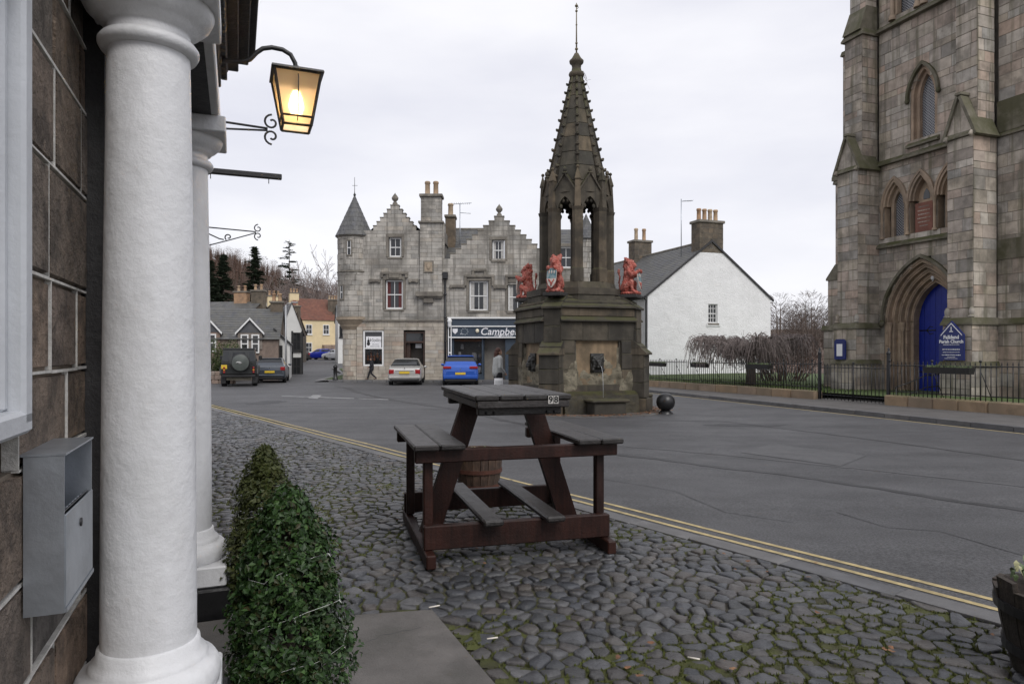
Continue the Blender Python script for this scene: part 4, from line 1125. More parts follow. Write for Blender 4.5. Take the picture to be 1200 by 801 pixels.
# ball bollard
p = G(780, 484.5)
o = thing('ball_bollard', 'black ball shaped bollard beside the fountain', 'bollard', p)
b = MB(); b.lathe([(0,.09),(.10,.10),(.18,.14),(.235,.22),(.25,.31),(.235,.41),(.18,.49),(.10,.545),(0,.56)], 28); b.build('ball', BLACKP, o)
b = MB(); b.lathe([(.2,-.02),(.19,.03),(.15,.06),(.13,.10),(0,.11)], 20); b.build('foot', BLACKP, o)
# apron of setts round the fountain foot, dead leaves
b = MB(); b.hprism([(2.75*math.cos(R(22.5+45*i))*.98, 2.75*math.sin(R(22.5+45*i))*.98) for i in range(8)], -.3, .035); ap = b.build('fountain_apron', FLAG, None, FM.copy(), kind='structure')
b = MB(); rg = random.Random(77)
for i in range(1400):
    a = rg.uniform(R(180), R(360)); q = 2.15 + abs(rg.gauss(0, .22)); x, y = q*math.cos(a), q*math.sin(a); s = rg.uniform(.015,.045); t = rg.uniform(0,6.28)
    b.add([(x+s*math.cos(t), y+s*math.sin(t), .04+rg.uniform(0,.03)), (x-s*math.sin(t)*.6, y+s*math.cos(t)*.6, .045+rg.uniform(0,.02)), (x-s*math.cos(t), y-s*math.sin(t), .04+rg.uniform(0,.03))], [(0,1,2)], FM, rg.random())
b.build('leaf_litter', LEAFBR, kind='stuff')

# ------------------------------------------------------------------ tall picnic table
TC = Vector((-.11, 5.82)); TA = R(15.5)
table = thing('picnic_table', 'tall dark brown wooden picnic table with footrests on the cobbles', 'picnic table', (TC.x, TC.y, gz(*TC)), TA)
def table_build():
    zt = 1.27
    def plank(nm, mat, x0, x1, y0, y1, z0, z1, M=None, par=table, b=.008): return MB().bbox(x0, x1, y0, y1, z0, z1, b, M).build(nm, mat, par)
    # sleepers
    for s in (-1, 1): plank('sleeper', WOOD, s*.70 - .035, s*.70 + .035, -.78, .74, .03, .13)
    for y in (-.62, .60):
        plank('bottom_beam', WOOD, -.735, .735, y - .035, y + .035, .132, .31)
        # A legs, one pair at mid depth
        for s in (-1, 1):
            x0, x1 = .60, .255; dx = .085; z1 = 1.175
            if y < 0: b = MB(); b.prism([(s*(x0-dx), .132), (s*(x0+dx), .132), (s*(x1+dx), z1), (s*(x1-dx), z1)], -.10, -.03); b.build('leg', WOOD, table)
            # seat post
            plank('seat_post', WOOD, s*.69 - .035, s*.69 + .035, y + .03*(1 if y<0 else -1) - .035 + .06*(1 if y<0 else -1), y + .03*(1 if y<0 else -1) + .035 + .06*(1 if y<0 else -1), .135, .81)
        if y < 0: plank('seat_bearer', WOOD, -.80, .80, y - .035, y + .035, .772, .870)
        else: [plank('seat_bearer', WOOD, min(s*.42, s*.80), max(s*.42, s*.80), y - .035, y + .035, .772, .870) for s in (-1, 1)]
        plank('top_bearer', WOODTOP, -.33, .33, y - .035 + .09*(1 if y<0 else -1)*0, y + .035, 1.11, zt - .045)
        for s in (-1, 1):
            for q in (-.03, .03):
                bb = MB(); bb.lathe([(.011,0),(.011,.006),(0,.009)], 8, T((s*(.24)+q, y - .036, 1.13)) @ RX(R(90))); bb.build('bolt', BLACKIRON, table)
    # seats: two planks each
    for s in (-1, 1):
        for k in range(2):
            a = .44 + k * .192; x0, x1 = sorted((s*a, s*(a + .186)))
            plank('seat_plank', WOODTOP, x0, x1, -.74, .72, .872, .916, b=.01)
    # table top
    for k in range(4):
        x0 = -.375 + k * .1885; plank('top_plank', WOODTOP, x0, x0 + .1825, -.76, .74, zt - .043, zt, b=.01)
    plank('apron', WOODTOP, -.36, .36, -.755, -.72, zt - .10, zt - .045)
    for s in (-1, 1): plank('apron', WOODTOP, s*.345 - .016, s*.345 + .016, -.715, .70, zt - .10, zt - .045)
    plank('top_bearer', WOOD, -.34, .34, -.028, .04, 1.12, zt - .045)
    # footrests
    for x in (-.24, .24): plank('footrest', WOODTOP, x - .075, x + .075, -.80, .70, .312, .356, b=.012)
    # number plates on the table edge
    for i, ch in enumerate('98'):
        x = .205 + i * .043
        t = MB().bbox(x - .0195, x + .0195, -.7625, -.7605, zt - .072, zt - .012, .001).build('number_tile', NUMW, table)
        put('digit', text_mesh(ch, .066, BLACKP, .0008, bold=.002), t, T((x, -.7635, zt - .042)) @ FACE)
    t.parent = table
NUMW = material('number_tile', [(.55,.53,.5)], .6, .2, 20, 80, 0)
table_build()

# ------------------------------------------------------------------ barrel planters
def barrel(nm, lab, loc, r0, r1, h, mat, rot, n=18, hoops=(.12, .5, .9), ragged=0.0, hm=None):
    o = thing(nm, lab, 'planter', loc, rot, 'half barrel planters'); rg = random.Random(int(r0*1000))
    for i in range(n):
        a0, a1 = 2*math.pi*i/n + .012, 2*math.pi*(i+1)/n - .012; top = h - ragged*rg.random()
        vs = []; 
        lv = [(r1, 0), (r1 + (r0-r1)*.62, h*.5), (r0, top)]
        for r, z in lv:
            for rr in (r, r - .028):
                for a in (a0, a1): vs.append((rr*math.cos(a), rr*math.sin(a), z))
        fs = []
        for k in range(2):
            b_ = 4*k; t = 4*(k+1); fs += [(b_, b_+1, t+1, t), (b_+3, b_+2, t+2, t+3), (b_+2, b_, t, t+2), (b_+1, b_+3, t+3, t+1)]
        fs += [(8, 9, 11, 10), (1, 0, 2, 3)]
        MB().add(vs, fs).build('stave', mat, o)
    for f in hoops:
        z = h*f; r = r1 + (r0-r1)*(1-(1-f)**1.6) + .004; w = .022
        b = MB(); b.lathe([(r-.002, z-w), (r+.003, z-w), (r+.005, z+w), (r-.002, z+w)], 36, sm=False); b.build('hoop', hm or RUST, o)
    b = MB(); b.lathe([(r0-.035, h-.06), (r0*.5, h-.045), (0, h-.035)], 20); b.build('soil', SOIL, o)
    return o
p = G(560, 577); HB = barrel('barrel_planter', 'brown half barrel planter behind the picnic table', (p.x, p.y + .2, gz(0, p.y + .2)), .285, .225, .47, BARREL, .3)
def sprouts(o, r, z, n, hmax, mats, seed, wide=.018):
    rg = random.Random(seed)
    for mt, cnt in zip(mats, (n, n // 3)):
        b = MB()
        for i in range(cnt):
            a = rg.uniform(0, 6.28); q = r * math.sqrt(rg.random()); x, y = q*math.cos(a), q*math.sin(a); h = rg.uniform(.4, 1)*hmax; t = rg.uniform(0, 6.28)
            lx, ly = math.cos(t)*h*.5, math.sin(t)*h*.5; wx, wy = -math.sin(t)*wide, math.cos(t)*wide
            b.add([(x-wx*.4, y-wy*.4, z), (x+wx*.4, y+wy*.4, z), (x+lx*.5+wx, y+ly*.5+wy, z+h*.75), (x+lx, y+ly, z+h), (x+lx*.5-wx, y+ly*.5-wy, z+h*.75)], [(0,1,2,4),(4,2,3)], None, rg.random())
        b.build('plants', mt, o, kind='stuff')
GREENL = material('bedding_leaf', [(.06,.10,.03),(.09,.13,.05),(.16,.19,.10)], .6, .3, 9, 60, 0)
PALEF = material('pale_bloom', [(.35,.36,.24),(.42,.40,.20)], .7, .2, 9, 60, 0)
sprouts(HB, .22, .43, 160, .05, (GREENL, PALEF), 5)
OB = barrel('barrel_planter', 'dark rotten half barrel planter at the right edge of the cobbles', (2.70, 3.26, gz(0, 3.26)), .335, .255, .475, OLDBARREL, .1, 16, (.3, .72), .085, BLACKIRON)
sprouts(OB, .26, .45, 220, .075, (GREENL, PALEF), 6, .013)

# ------------------------------------------------------------------ church tower
CA = R(-70); CO = Vector((13.88, 23.14, -.21))
church = thing('church_tower', 'buttressed sandstone church tower with pointed doorway on the right', 'church', CO, CA)
CM = WM[church.name]
def leaded():
    m = bpy.data.materials.new('leaded_glass'); m.use_nodes = True; nt = m.node_tree; N = nt.nodes; b = N['Principled BSDF']
    g = N.new('ShaderNodeTexCoord'); mp = N.new('ShaderNodeMapping'); mp.inputs['Rotation'].default_value = (0, R(45), 0)
    nt.links.new(g.outputs['Object'], mp.inputs[0]); sp = N.new('ShaderNodeSeparateXYZ'); nt.links.new(mp.outputs[0], sp.inputs[0])
    fs = []
    for ax in (0, 2):
        a = N.new('ShaderNodeMath'); a.operation = 'PINGPONG'; a.inputs[1].default_value = .034; nt.links.new(sp.outputs[ax], a.inputs[0])
        c = N.new('ShaderNodeMath'); c.operation = 'LESS_THAN'; c.inputs[1].default_value = .007; nt.links.new(a.outputs[0], c.inputs[0]); fs.append(c)
    mxx = N.new('ShaderNodeMath'); mxx.operation = 'MAXIMUM'; nt.links.new(fs[0].outputs[0], mxx.inputs[0]); nt.links.new(fs[1].outputs[0], mxx.inputs[1])
    mc = N.new('ShaderNodeMix'); mc.data_type = 'RGBA'; mc.inputs[6].default_value = (.045, .05, .06, 1); mc.inputs[7].default_value = (.36, .36, .37, 1)
    nt.links.new(mxx.outputs[0], mc.inputs[0]); nt.links.new(mc.outputs[2], b.inputs['Base Color'])
    mr = N.new('ShaderNodeMapRange'); mr.inputs[3].default_value = .12; mr.inputs[4].default_value = .7; nt.links.new(mxx.outputs[0], mr.inputs[0]); nt.links.new(mr.outputs[0], b.inputs['Roughness'])
    return m
LEADED = leaded()
def bar_along(b, u0, u1, z, d, h, y=0.0, M=None, slope=.6):
    "string course: weathered top, running along x at face y"
    MM = T((0, y, 0)) @ RZ(R(90)) @ S(1, -1, 1)
    if M is not None: MM = M @ MM
    b.prism([(-d, z), (.05, z), (.05, z + h * (1 + slope)), (-d, z + h * .45)], u0, u1, MM)
def church_build():
    rg = random.Random(51); bl = []; core = MB(); Id = Matrix()
    kw = dict(ch=(.21, .43), bl=(.30, 1.05), core=.35, proud=.008, thick=.05, joint=.007, rng=rg, jit=.006)
    # main wall between the buttresses
    pz, pr, pa = 2.75, 2.16, 1.47
    holes = [(0, pz + pr, lambda z: (-pointed_half(pa, pr, z - pz), pointed_half(pa, pr, z - pz)))]
    az, ar, aa = 6.88, .92, .455
    for uc in (-1.03, 0, 1.03):
        holes.append((5.72, az + ar, (lambda uc: lambda z: (uc - pointed_half(aa, ar, z - az), uc + pointed_half(aa, ar, z - az)))(uc)))
    lz, lr, la = 10.35, 1.02, .50
    holes.append((8.85, lz + lr, lambda z: (.08 - pointed_half(la, lr, z - lz), .08 + pointed_half(la, lr, z - lz))))
    for uc in (-.62, .62):
        holes.append((13.55, 18.4, (lambda uc: lambda z: (uc - pointed_half(.5, 1.0, z - 17.4), uc + pointed_half(.5, 1.0, z - 17.4)))(uc)))
    masonry(bl, core, Id, minus(full(-1.70, 1.70), holes), 0, 20, **kw)
    # inner core behind the openings
    core.box(-2.55, 2.55, 1.35, 5.2, 0, 20); core.box(-2.55, 2.55, .34, 1.36, 5.0, 20); core.box(-2.55, -1.5, .34, 1.36, 0, 5.0); core.box(1.5, 2.55, .34, 1.36, 0, 5.0)
    for z, d, h in ((5.40, .16, .15), (8.36, .18, .16), (13.15, .20, .18)):
        b = MB(); bar_along(b, -1.70, 1.70, z, d, h); b.build('string_course', CTRIM, church)
    # buttresses: (u0, u1) across, projecting towards the road
    def tier(u0, u1, d, z0, z1, left_side, right_side, yb=0.0):
        masonry(bl, core, T((0, -d, 0)), full(u0, u1), z0, z1, **{**kw, 'core': .2})
        if right_side: masonry(bl, core, T((u1, -d, 0)) @ RZ(R(90)), full(0, d + yb), z0, z1, **{**kw, 'core': .2})
        if left_side: masonry(bl, core, T((u0, -d, 0)) @ RZ(R(-90)), full(-d - yb, 0), z0, z1, **{**kw, 'core': .2})
        core.box(u0 + .15, u1 - .15, -d + .15, .2 + yb, z0, z1)
    def band(u0, u1, d, z, p, h, nm='string_course'):
        "weathered band round the three free sides of a buttress"
        b = MB(); o = [(u0 - p, -d - p), (u1 + p, -d - p), (u1 + p, .1), (u0 - p, .1)]; i = [(u0 + .005, -d + .005), (u1 - .005, -d + .005), (u1 - .005, .1), (u0 + .005, .1)]
        b.hprism(o, z, z + h * .4); b.hprism(o, z + h * .4, z + h * 1.7, top=i); b.build(nm, CTRIM, church)
    def gablet(u0, u1, d, z0, zap):
        um = (u0 + u1) / 2
        b = MB(); b.prism([(u0, z0), (u1, z0), (um, zap)], -d, -.1); g = b.build('gablet', CHURCH, church)
        for s, ua in ((-1, u0), (1, u1)):
            dx, dz = um - ua, zap - z0; n = math.hypot(dx, dz); ox, oz = -dz / n * .09 * (1 if s < 0 else -1), abs(dx) / n * .09
            ns = 3
            for k in range(ns):
                f0, f1 = k / ns, (k + 1) / ns
                e0 = ua - dx * .18 if k == 0 else ua + dx * f0; ez0 = z0 - dz * .18 if k == 0 else z0 + dz * f0
                P_ = [(e0, ez0), (ua + dx * f1, z0 + dz * f1), (ua + dx * f1 + ox, z0 + dz * f1 + oz), (e0 + ox, ez0 + oz)]
                b = MB(); b.prism(P_, -d - .07 - .008 * k, -.08); b.build('coping_stone', CTRIM, g)
        b = MB(); b.bbox(um - .11, um + .11, -d - .09, -.09, zap + .05, zap + .15, .02); b.build('ridge_stone', CTRIM, g)
        # carved heads at the eaves
        for ua in (u0, u1):
            m = MB(); m.ball((ua, -d - .02, z0 - .12), (.07, .10, .11), 10, 8); m.ball((ua, -d - .11, z0 - .15), (.04, .05, .05), 8, 6); m.build('corbel_head', CHURCH, g)
    for (u0, u1, s) in ((-2.62, -1.70, -1), (1.70, 2.52, 1)):
        tier(u0 - .09, u1 + .09, 1.22, 0, 1.25, True, True); band(u0 - .09, u1 + .09, 1.22, 1.25, .05, .10)
        tier(u0 - .05, u1 + .05, 1.13, 1.35, 2.52, True, True); band(u0 - .05, u1 + .05, 1.13, 2.52, .06, .13)
        tier(u0, u1, 1.0, 2.66, 8.22, True, True); band(u0, u1, 1.0, 8.22, .09, .12)
        gablet(u0, u1, 1.02, 8.38, 9.45)
        tier(u0 + .07, u1 - .07, .72, 8.4, 13.1, True, True); band(u0 + .07, u1 - .07, .72, 13.1, .10, .16)
        b = MB(); b.prism([(-.85, 13.3), (0, 13.3), (0, 14.2), (-.5, 14.2)], u0 + .07, u1 - .07, RZ(R(90)) @ S(1, -1, 1)); b.build('weathering', CTRIM, church)
        tier(u0 + .12, u1 - .12, .5, 13.3, 20, True, True)
        # carved heads under the plinth band
        for ua in (u0 + .02, u1 - .02):
            m = MB(); m.ball((ua, -1.03, 2.92), (.08, .08, .15), 10, 8); m.ball((ua, -1.05, 2.78), (.10, .09, .05), 8, 6); m.build('carved_stop', CHURCH, church)
    # the other pair of buttresses on the tower corners, running along the street
    def side_buttress(sgn):
        for (l, z0, z1, y0, y1) in ((1.75, 0, 2.52, .0, 1.1), (1.60, 2.66, 4.55, .07, 1.03), (1.22, 4.55, 8.22, .07, 1.03), (.90, 8.4, 13.1, .12, .98), (.6, 13.1, 20, .16, .94)):
            a, b_ = sorted((sgn * 2.50, sgn * (2.55 + l)))
            masonry(bl, core, T((0, y0, 0)), full(a, b_), z0, z1, **{**kw, 'core': .2})
            e = b_ if sgn > 0 else a
            if sgn > 0: masonry(bl, core, T((e, y0, 0)) @ RZ(R(90)), full(0, y1 - y0), z0, z1, **{**kw, 'core': .2})
            core.box(a + .1, b_ - .05, y0 + .15, y1, z0, z1)
        for l, z, d in ((1.75, 2.52, .0), (1.22, 8.22, .07), (.9, 13.1, .12)):
            a, b_ = sorted((sgn * 2.50, sgn * (2.55 + l + .07))); b = MB()
            b.hprism([(a, d - .07), (b_, d - .07), (b_, 1.1), (a, 1.1)], z, z + .05); b.hprism([(a, d - .07), (b_, d - .07), (b_, 1.1), (a, 1.1)], z + .05, z + .2, top=[(a, d), (b_ - .07 if sgn > 0 else b_, d), (b_ - .07 if sgn > 0 else b_, 1.1), (a, 1.1)])
            b.build('string_course', CTRIM, church)
        for l0, l1, z0, z1 in ((1.66, 1.2, 4.5, 5.1), (1.3, .86, 8.35, 9.3)):
            p_ = [(sgn * (2.55 + l0), z0), (sgn * (2.55 + l0), z0 + .08), (sgn * (2.55 + l1), z1), (sgn * 2.52, z1), (sgn * 2.52, z0)]
            b = MB(); b.prism(p_, .02, 1.06); b.build('weathering', CTRIM, church)
        a = sgn * 3.9; b = MB(); b.prism([(.05, 8.38), (1.05, 8.38), (.55, 9.4)], -sgn * 0 - .0, .6, T((sgn * 3.25, 0, 0)) @ RZ(R(90)) @ S(1, -1, 1) if sgn > 0 else T((-3.85, 0, 0)) @ RZ(R(90)) @ S(1, -1, 1)); b.build('gablet', CHURCH, church)
        b = MB(); b.prism([(.0, 8.36), (.0, 8.5), (.50, 9.52), (.60, 9.52), (1.1, 8.5), (1.1, 8.36), (.55, 9.40)], 0, .66, T((sgn * 3.25 if sgn > 0 else -3.9, 0, 0)) @ RZ(R(90)) @ S(1, -1, 1)); b.build('coping_stone', CTRIM, church)
    side_buttress(1); side_buttress(-1)
    core.build('core', MORTAR_C, church)
    lay(church, bl, CHURCH, 300)
    # ---- doorway
    portal = thing('x', None, None); bpy.data.objects.remove(portal)
    b = MB(); A = pointed(1.56, 2.26, 12, 0, pz); B = pointed(1.47, 2.15, 12, 0, pz); b.strip(A, B, -.12, .02); hood = b.build('hood_mould', CTRIM, church)
    for s in (-1, 1):
        b = MB(); b.ball((s * 1.51, -.08, pz - .03), (.10, .09, .12), 10, 8); b.build('label_stop', CTRIM, hood)
    nO = 5
    for i in range(nO):
        a0, r0 = 1.475 - .125 * i, 2.155 - .165 * i; a1, r1 = a0 - .125, r0 - .165
        y0 = .02 + .16 * i; A = pointed(a0, r0, 12, 0, pz); B = pointed(a1, r1, 12, 0, pz); seg = 4
        n = len(A)
        for k in range(0, n - 1, 3):       # voussoirs
            k1 = min(k + 3, n - 1); b = MB(); b.strip(A[k:k1+1], B[k:k1+1], y0, y0 + .34); b.build('voussoir', CARCH, church)
        mid = [((p[0]+q[0])/2*1.0, (p[1]+q[1])/2) for p, q in zip(A, B)]
        b = MB(); b.tube([(x, y0 - .005, z) for x, z in mid], .035, 8); b.build('roll_moulding', CARCH, church)
        for s in (-1, 1):
            z = 0
            while z < pz - .02:
                h = min(rg.uniform(.4, .6), pz - z); h = pz - z if pz - z - h < .2 else h
                x0, x1 = sorted((s * a0, s * a1)); b = MB(); b.bbox(x0, x1, y0, y0 + .34, z + .003, z + h - .003, .008); b.build('jamb_stone', CARCH, church); z += h
            if i in (1, 3):
                b = MB(); xx = s * (a0 - .01)
                b.lathe([(.09, .30), (.085, .38), (.055, .42), (.055, 2.42), (.075, 2.46), (.06, 2.50), (.10, 2.66), (.115, 2.70), (.115, 2.75)], 14, T((xx, y0 - .07, 0))); b.build('nook_shaft', CARCH, church)
    b = MB(); hw = 1.475 - .625
    # door of vertical boards behind the innermost order
    door = None
    for k in range(8):
        x0 = -hw + k * (2 * hw / 8); x1 = x0 + 2 * hw / 8
        def top(x): 
            ax = min(abs(x), hw - .001); c = ((1.33) ** 2 - hw * hw) / (2 * hw); Rr = hw + c
            return pz + math.sqrt(max(Rr * Rr - (ax + c) ** 2, 0))
        xs = [x0 + .004, (x0 + x1) / 2, x1 - .004]
        poly = [(xs[0], .25)] + [(xs[2], .25)] + [(x, top(x)) for x in xs[::-1]]
        b = MB(); b.prism(poly, .93 + .004 * (k % 2), .99); o = b.build('door_board', BLUEDOOR, door or church)
        if door is None: o.name = 'door'; door = o; WM[o.name] = CM
    for z in (1.0, 2.45):
        for s in (-1, 1):
            b = MB(); b.tube([(s * .82, .925, z), (s * .2, .925, z)], .022, 6); b.tube([(s*.55,.925,z),(s*.42,.925,z+.14),(s*.30,.925,z+.10)], .014, 5); b.tube([(s*.55,.925,z),(s*.42,.925,z-.14),(s*.30,.925,z-.10)], .014, 5); b.build('strap_hinge', BLACKIRON, door)
    for i in range(3):
        b = MB(); b.bbox(-1.3 + .0 * i, 1.3, -1.0 + .33 * i + (.2 if i == 0 else .2), 1.0, .0 + .08 * i, .08 + .08 * i, .012); b.build('doorstep', CARCH, church)
    b = MB(); b.ball((0.02, .5, 4.22), (.06, .06, .08), 10, 8); b.tube([(0.02,.5,4.1),(0.02,.5,4.5)], .02, 6); b.build('door_lamp', SIGNWHITE, church)
    # ---- arcade of three arches
    for j, uc in enumerate((-1.03, 0, 1.03)):
        A = pointed(.455, .92, 9, uc, az); B = pointed(.375, .80, 9, uc, az); C = pointed(.31, .70, 9, uc, az)
        b = MB(); b.strip(A, B, -.06, .2); b.strip([(x, z) for x, z in pointed(.53, 1.02, 9, uc, az)], A, -.09, .0); b.build('arcade_arch', CARCH, church)
        b = MB(); b.strip(B, C, .04, .28); b.build('arcade_arch', CARCH, church)
        if j != 1:
            b = MB(); b.prism([(uc - .31, 5.75), (uc + .31, 5.75)] + C[::-1], .30, .33); wd = b.build('window', LEADED, church)
            b = MB(); b.strip([(uc - .31, 5.75)] + C + [(uc + .31, 5.75)], [(uc - .20, 5.80)] + pointed(.20, .5, 9, uc, az) + [(uc + .20, 5.80)], .18, .29); b.build('window_reveal', CARCH, wd)
        else:
            b = MB(); b.bbox(-.33, .33, .10, .30, 5.78, 6.78, .01); pq = b.build('plaque', REDSTONE, church)
            b = MB(); b.prism([(-.31, 6.79), (.31, 6.79)] + C[::-1], .25, .33); b.build('tympanum', CARCH, church)
            b = MB(); b.prism([(-.12, 6.9), (.12, 6.9)] + pointed(.12, .28, 5, 0, 6.98)[::-1], .235, .249); b.build('tympanum_window', GLASS, church)
            for q, ww in enumerate((.36, .44, .40, .46, .42, .30)):   # carved lines, too worn to read
                t = MB()
                x = -ww / 2
                while x < ww / 2: l = rg.uniform(.02, .06); t.box(x, x + l, .094, .1005, 6.62 - q * .13, 6.655 - q * .13); x += l + .018
                t.build('worn_inscription', CHURCH, pq, kind='stuff')
    for uc in (-1.54, -.515, .515, 1.54):
        b = MB(); b.lathe([(.085, 5.74), (.08, 5.80), (.048, 5.84), (.048, 6.66), (.065, 6.70), (.055, 6.73), (.09, 6.85), (.095, 6.90)], 12, T((uc, -.04, 0))); b.build('arcade_shaft', CARCH, church)
        b = MB(); b.bbox(uc - .07, uc + .07, .02, .3, 5.72, 6.9, .01); b.build('arcade_pier', CARCH, church)
    # ---- lancet
    u = .08
    b = MB(); b.strip(pointed(.62, 1.18, 10, u, lz), pointed(.53, 1.06, 10, u, lz), -.12, .03); hd = b.build('hood_mould', CTRIM, church)
    for s in (-1, 1):
        b = MB(); b.ball((u + s * .58, -.07, lz - .03), (.08, .08, .09), 8, 6); b.build('label_stop', CTRIM, hd)
    b = MB(); b.strip([(u - .53, 8.85)] + pointed(.53, 1.06, 10, u, lz) + [(u + .53, 8.85)], [(u - .40, 8.95)] + pointed(.40, .92, 10, u, lz) + [(u + .40, 8.95)], .02, .22); b.build('window_reveal', CARCH, church)
    b = MB(); b.strip([(u - .42, 8.85)] + pointed(.42, .94, 10, u, lz) + [(u + .42, 8.85)], [(u - .28, 9.0)] + pointed(.28, .78, 10, u, lz) + [(u + .28, 9.0)], .16, .34); b.build('window_reveal', CARCH, church)
    b = MB(); b.prism([(u - .3, 8.9), (u + .3, 8.9)] + pointed(.3, .8, 10, u, lz)[::-1], .30, .33); b.build('window', LEADED, church)
    b = MB(); bar_along(b, u - .6, u + .6, 8.70, .14, .14); b.build('sill', CTRIM, church)
    # ---- belfry openings
    for uc in (-.62, .62):
        b = MB(); b.strip([(uc - .5, 13.5)] + pointed(.5, 1.0, 10, uc, 17.4) + [(uc + .5, 13.5)], [(uc - .34, 13.6)] + pointed(.34, .8, 10, uc, 17.4) + [(uc + .34, 13.6)], .02, .22); b.build('window_reveal', CARCH, church)
        b = MB(); b.prism([(uc - .36, 13.5), (uc + .36, 13.5)] + pointed(.36, .82, 10, uc, 17.4)[::-1], .28, .33); b.build('window', LEADED, church)
        for s in (-1, 1):
            b = MB(); b.lathe([(.13, 13.42), (.12, 13.55), (.07, 13.62), (.07, 17.2), (.12, 17.4)], 12, T((uc + s * .5, -.03, 0))); b.build('nook_shaft', CARCH, church)
church_build()
b_ = [o for o in church.children if o.name.startswith('door') and o.name == 'door']

# church name board and notice case
def cpt(u, y, z): return CM @ Vector((u, y, z))
bd = thing('church_name_board', 'blue gabled church name board on the right buttress', 'sign', cpt(2.04, -1.255, 1.45), CA)
b = MB(); b.prism([(-.40, 0), (.40, 0), (.40, .78), (0, 1.20), (-.40, .78)], -.03, .02); b.build('board', BLUESIGN, bd)
b = MB()
for s in (-1, 1): b.prism([(s*.0, 1.14), (s*.34, .78), (s*.34, .74), (0, 1.10)][::s], -.034, -.0305)
b.prism([(-.06,.86),(.06,.86),(.06,.89),(.015,.89),(.015,1.02),(-.015,1.02),(-.015,.89),(-.06,.89)], -.034, -.0305)
b.build('emblem', SIGNWHITE, bd, kind='stuff')
for body, z, sz, bo in (('Falkland', .70, .155, .006), ('Parish Church', .565, .135, .005)):
    put('lettering', text_mesh(body, sz, SIGNWHITE, .002, bold=bo), bd, T((0, -.0335, z)) @ FACE)
for k, (z, w_, h_) in enumerate(((.475, .52, .022), (.33, .56, .034), (.245, .54, .02), (.16, .60, .034), (.095, .26, .018), (.055, .42, .018))): print_line(bd, 0, -.0305, z, w_, h_, SIGNWHITE, k)
nc = thing('notice_case', 'small blue notice case with white paper on the left buttress', 'notice board', cpt(-2.25, -1.235, 1.42), CA)
b = MB(); b.prism([(-.24, 0), (.24, 0), (.24, .66), (.14, .74), (-.14, .74), (-.24, .66)], -.05, .02); b.build('case', BLUESIGN, nc)
b = MB(); b.bbox(-.13, .13, -.056, -.0505, .12, .56, .002); b.build('paper', SIGNWHITE, nc)

# ------------------------------------------------------------------ pavement, plinth wall, railings by the church
FYL = -3.5
def cw(u, y):      # church-frame xy to world xy
    p = CM @ Vector((u, y, 0)); return p.x, p.y
def kx(y): return 14.4 - .29 * y
pvs = [(kx(y), y) for y in (0, 8, 16, 24, 32, 40)]
pv_poly = pvs + [cw(-19, FYL - .1), cw(-10, FYL - .1), cw(0, FYL - .1), cw(10, FYL - .1), cw(22, FYL - .1)]
pave = sheet('pavement', pv_poly, .11, FLAG, kind='structure')
def kerbs():
    y = 2.0; rg = random.Random(61)
    while y < 40:
        l = rg.uniform(.7, 1.0); a, b_ = (kx(y), y), (kx(y + l), y + l)
        m = ((a[0]+b_[0])/2, (a[1]+b_[1])/2); b = MB()
        lo = [(a[0]-m[0]-.08, a[1]-m[1]+.01), (a[0]-m[0]+.08, a[1]-m[1]+.01), (b_[0]-m[0]+.08, b_[1]-m[1]-.01), (b_[0]-m[0]-.08, b_[1]-m[1]-.01)]
        b.hprism(lo, -.05, .105); b.hprism(lo, .105, .118, top=[(x*.95, yy*.99) for x, yy in lo])
        put('kerb_stone', b.mesh('kerb_stone', KERB), pave, T((m[0], m[1], gz(*m) + rg.uniform(-.003, .003)))); y += l
kerbs()
sheet('yellow_line', [(kx(y) - .28, y) for y in (4, 38)] + [(kx(y) - .20, y) for y in (38, 4)], .004, YELLOW, kind='structure')
# lawn behind the railings
lawn = MB(); lp = [cw(-26, -3.3), cw(26, -3.3), cw(26, 12), cw(-26, 12)]
lawn.add([(x, y, gz(x, y) + .32) for x, y in lp], [(0, 1, 2, 3)]); lawn.build('lawn', GRASS, kind='structure')
b = MB(); rg = random.Random(88)
for i in range(9000):
    u = rg.uniform(-13, -.9); v = -3.3 + rg.random()**1.5 * 5; x, y = cw(u, v); z = gz(x, y) + .32; h = rg.uniform(.03, .09); t = rg.uniform(0, 6.28)
    b.add([(x-.02*math.cos(t), y-.02*math.sin(t), z), (x+.02*math.cos(t), y+.02*math.sin(t), z), (x+rg.uniform(-.04,.04), y+rg.uniform(-.04,.04), z+h)], [(0,1,2)], None, rg.random())
GRASSB = material('grass_blade', [(.06,.10,.02),(.09,.13,.03),(.05,.08,.02)], .8, .2, 4, 60, 0)
b.build('grass', GRASSB, kind='stuff')
cp = [cw(-.95, FYL - .19), cw(1.75, FYL - .19), cw(1.75, -1.2), cw(-.95, -1.2), cw(-.95, .2), cw(1.75, .2)]; b = MB(); b.add([(x, y, gz(x, y) + d) for (x, y), d in zip(cp, (.114, .114, .335, .335, .335, .335))], [(0,1,2,3), (3,2,5,4)]); b.build('church_path', FLAG, kind='structure')
PLINTH = material('plinth_sandstone', [(.26,.19,.12),(.31,.22,.14),(.23,.175,.12),(.28,.21,.15)], .9, .35, 3, 50, .4, moss=.5, mosscol=(.09,.10,.04), stain=.4, staincol=(.12,.10,.07), stainscale=1.5)
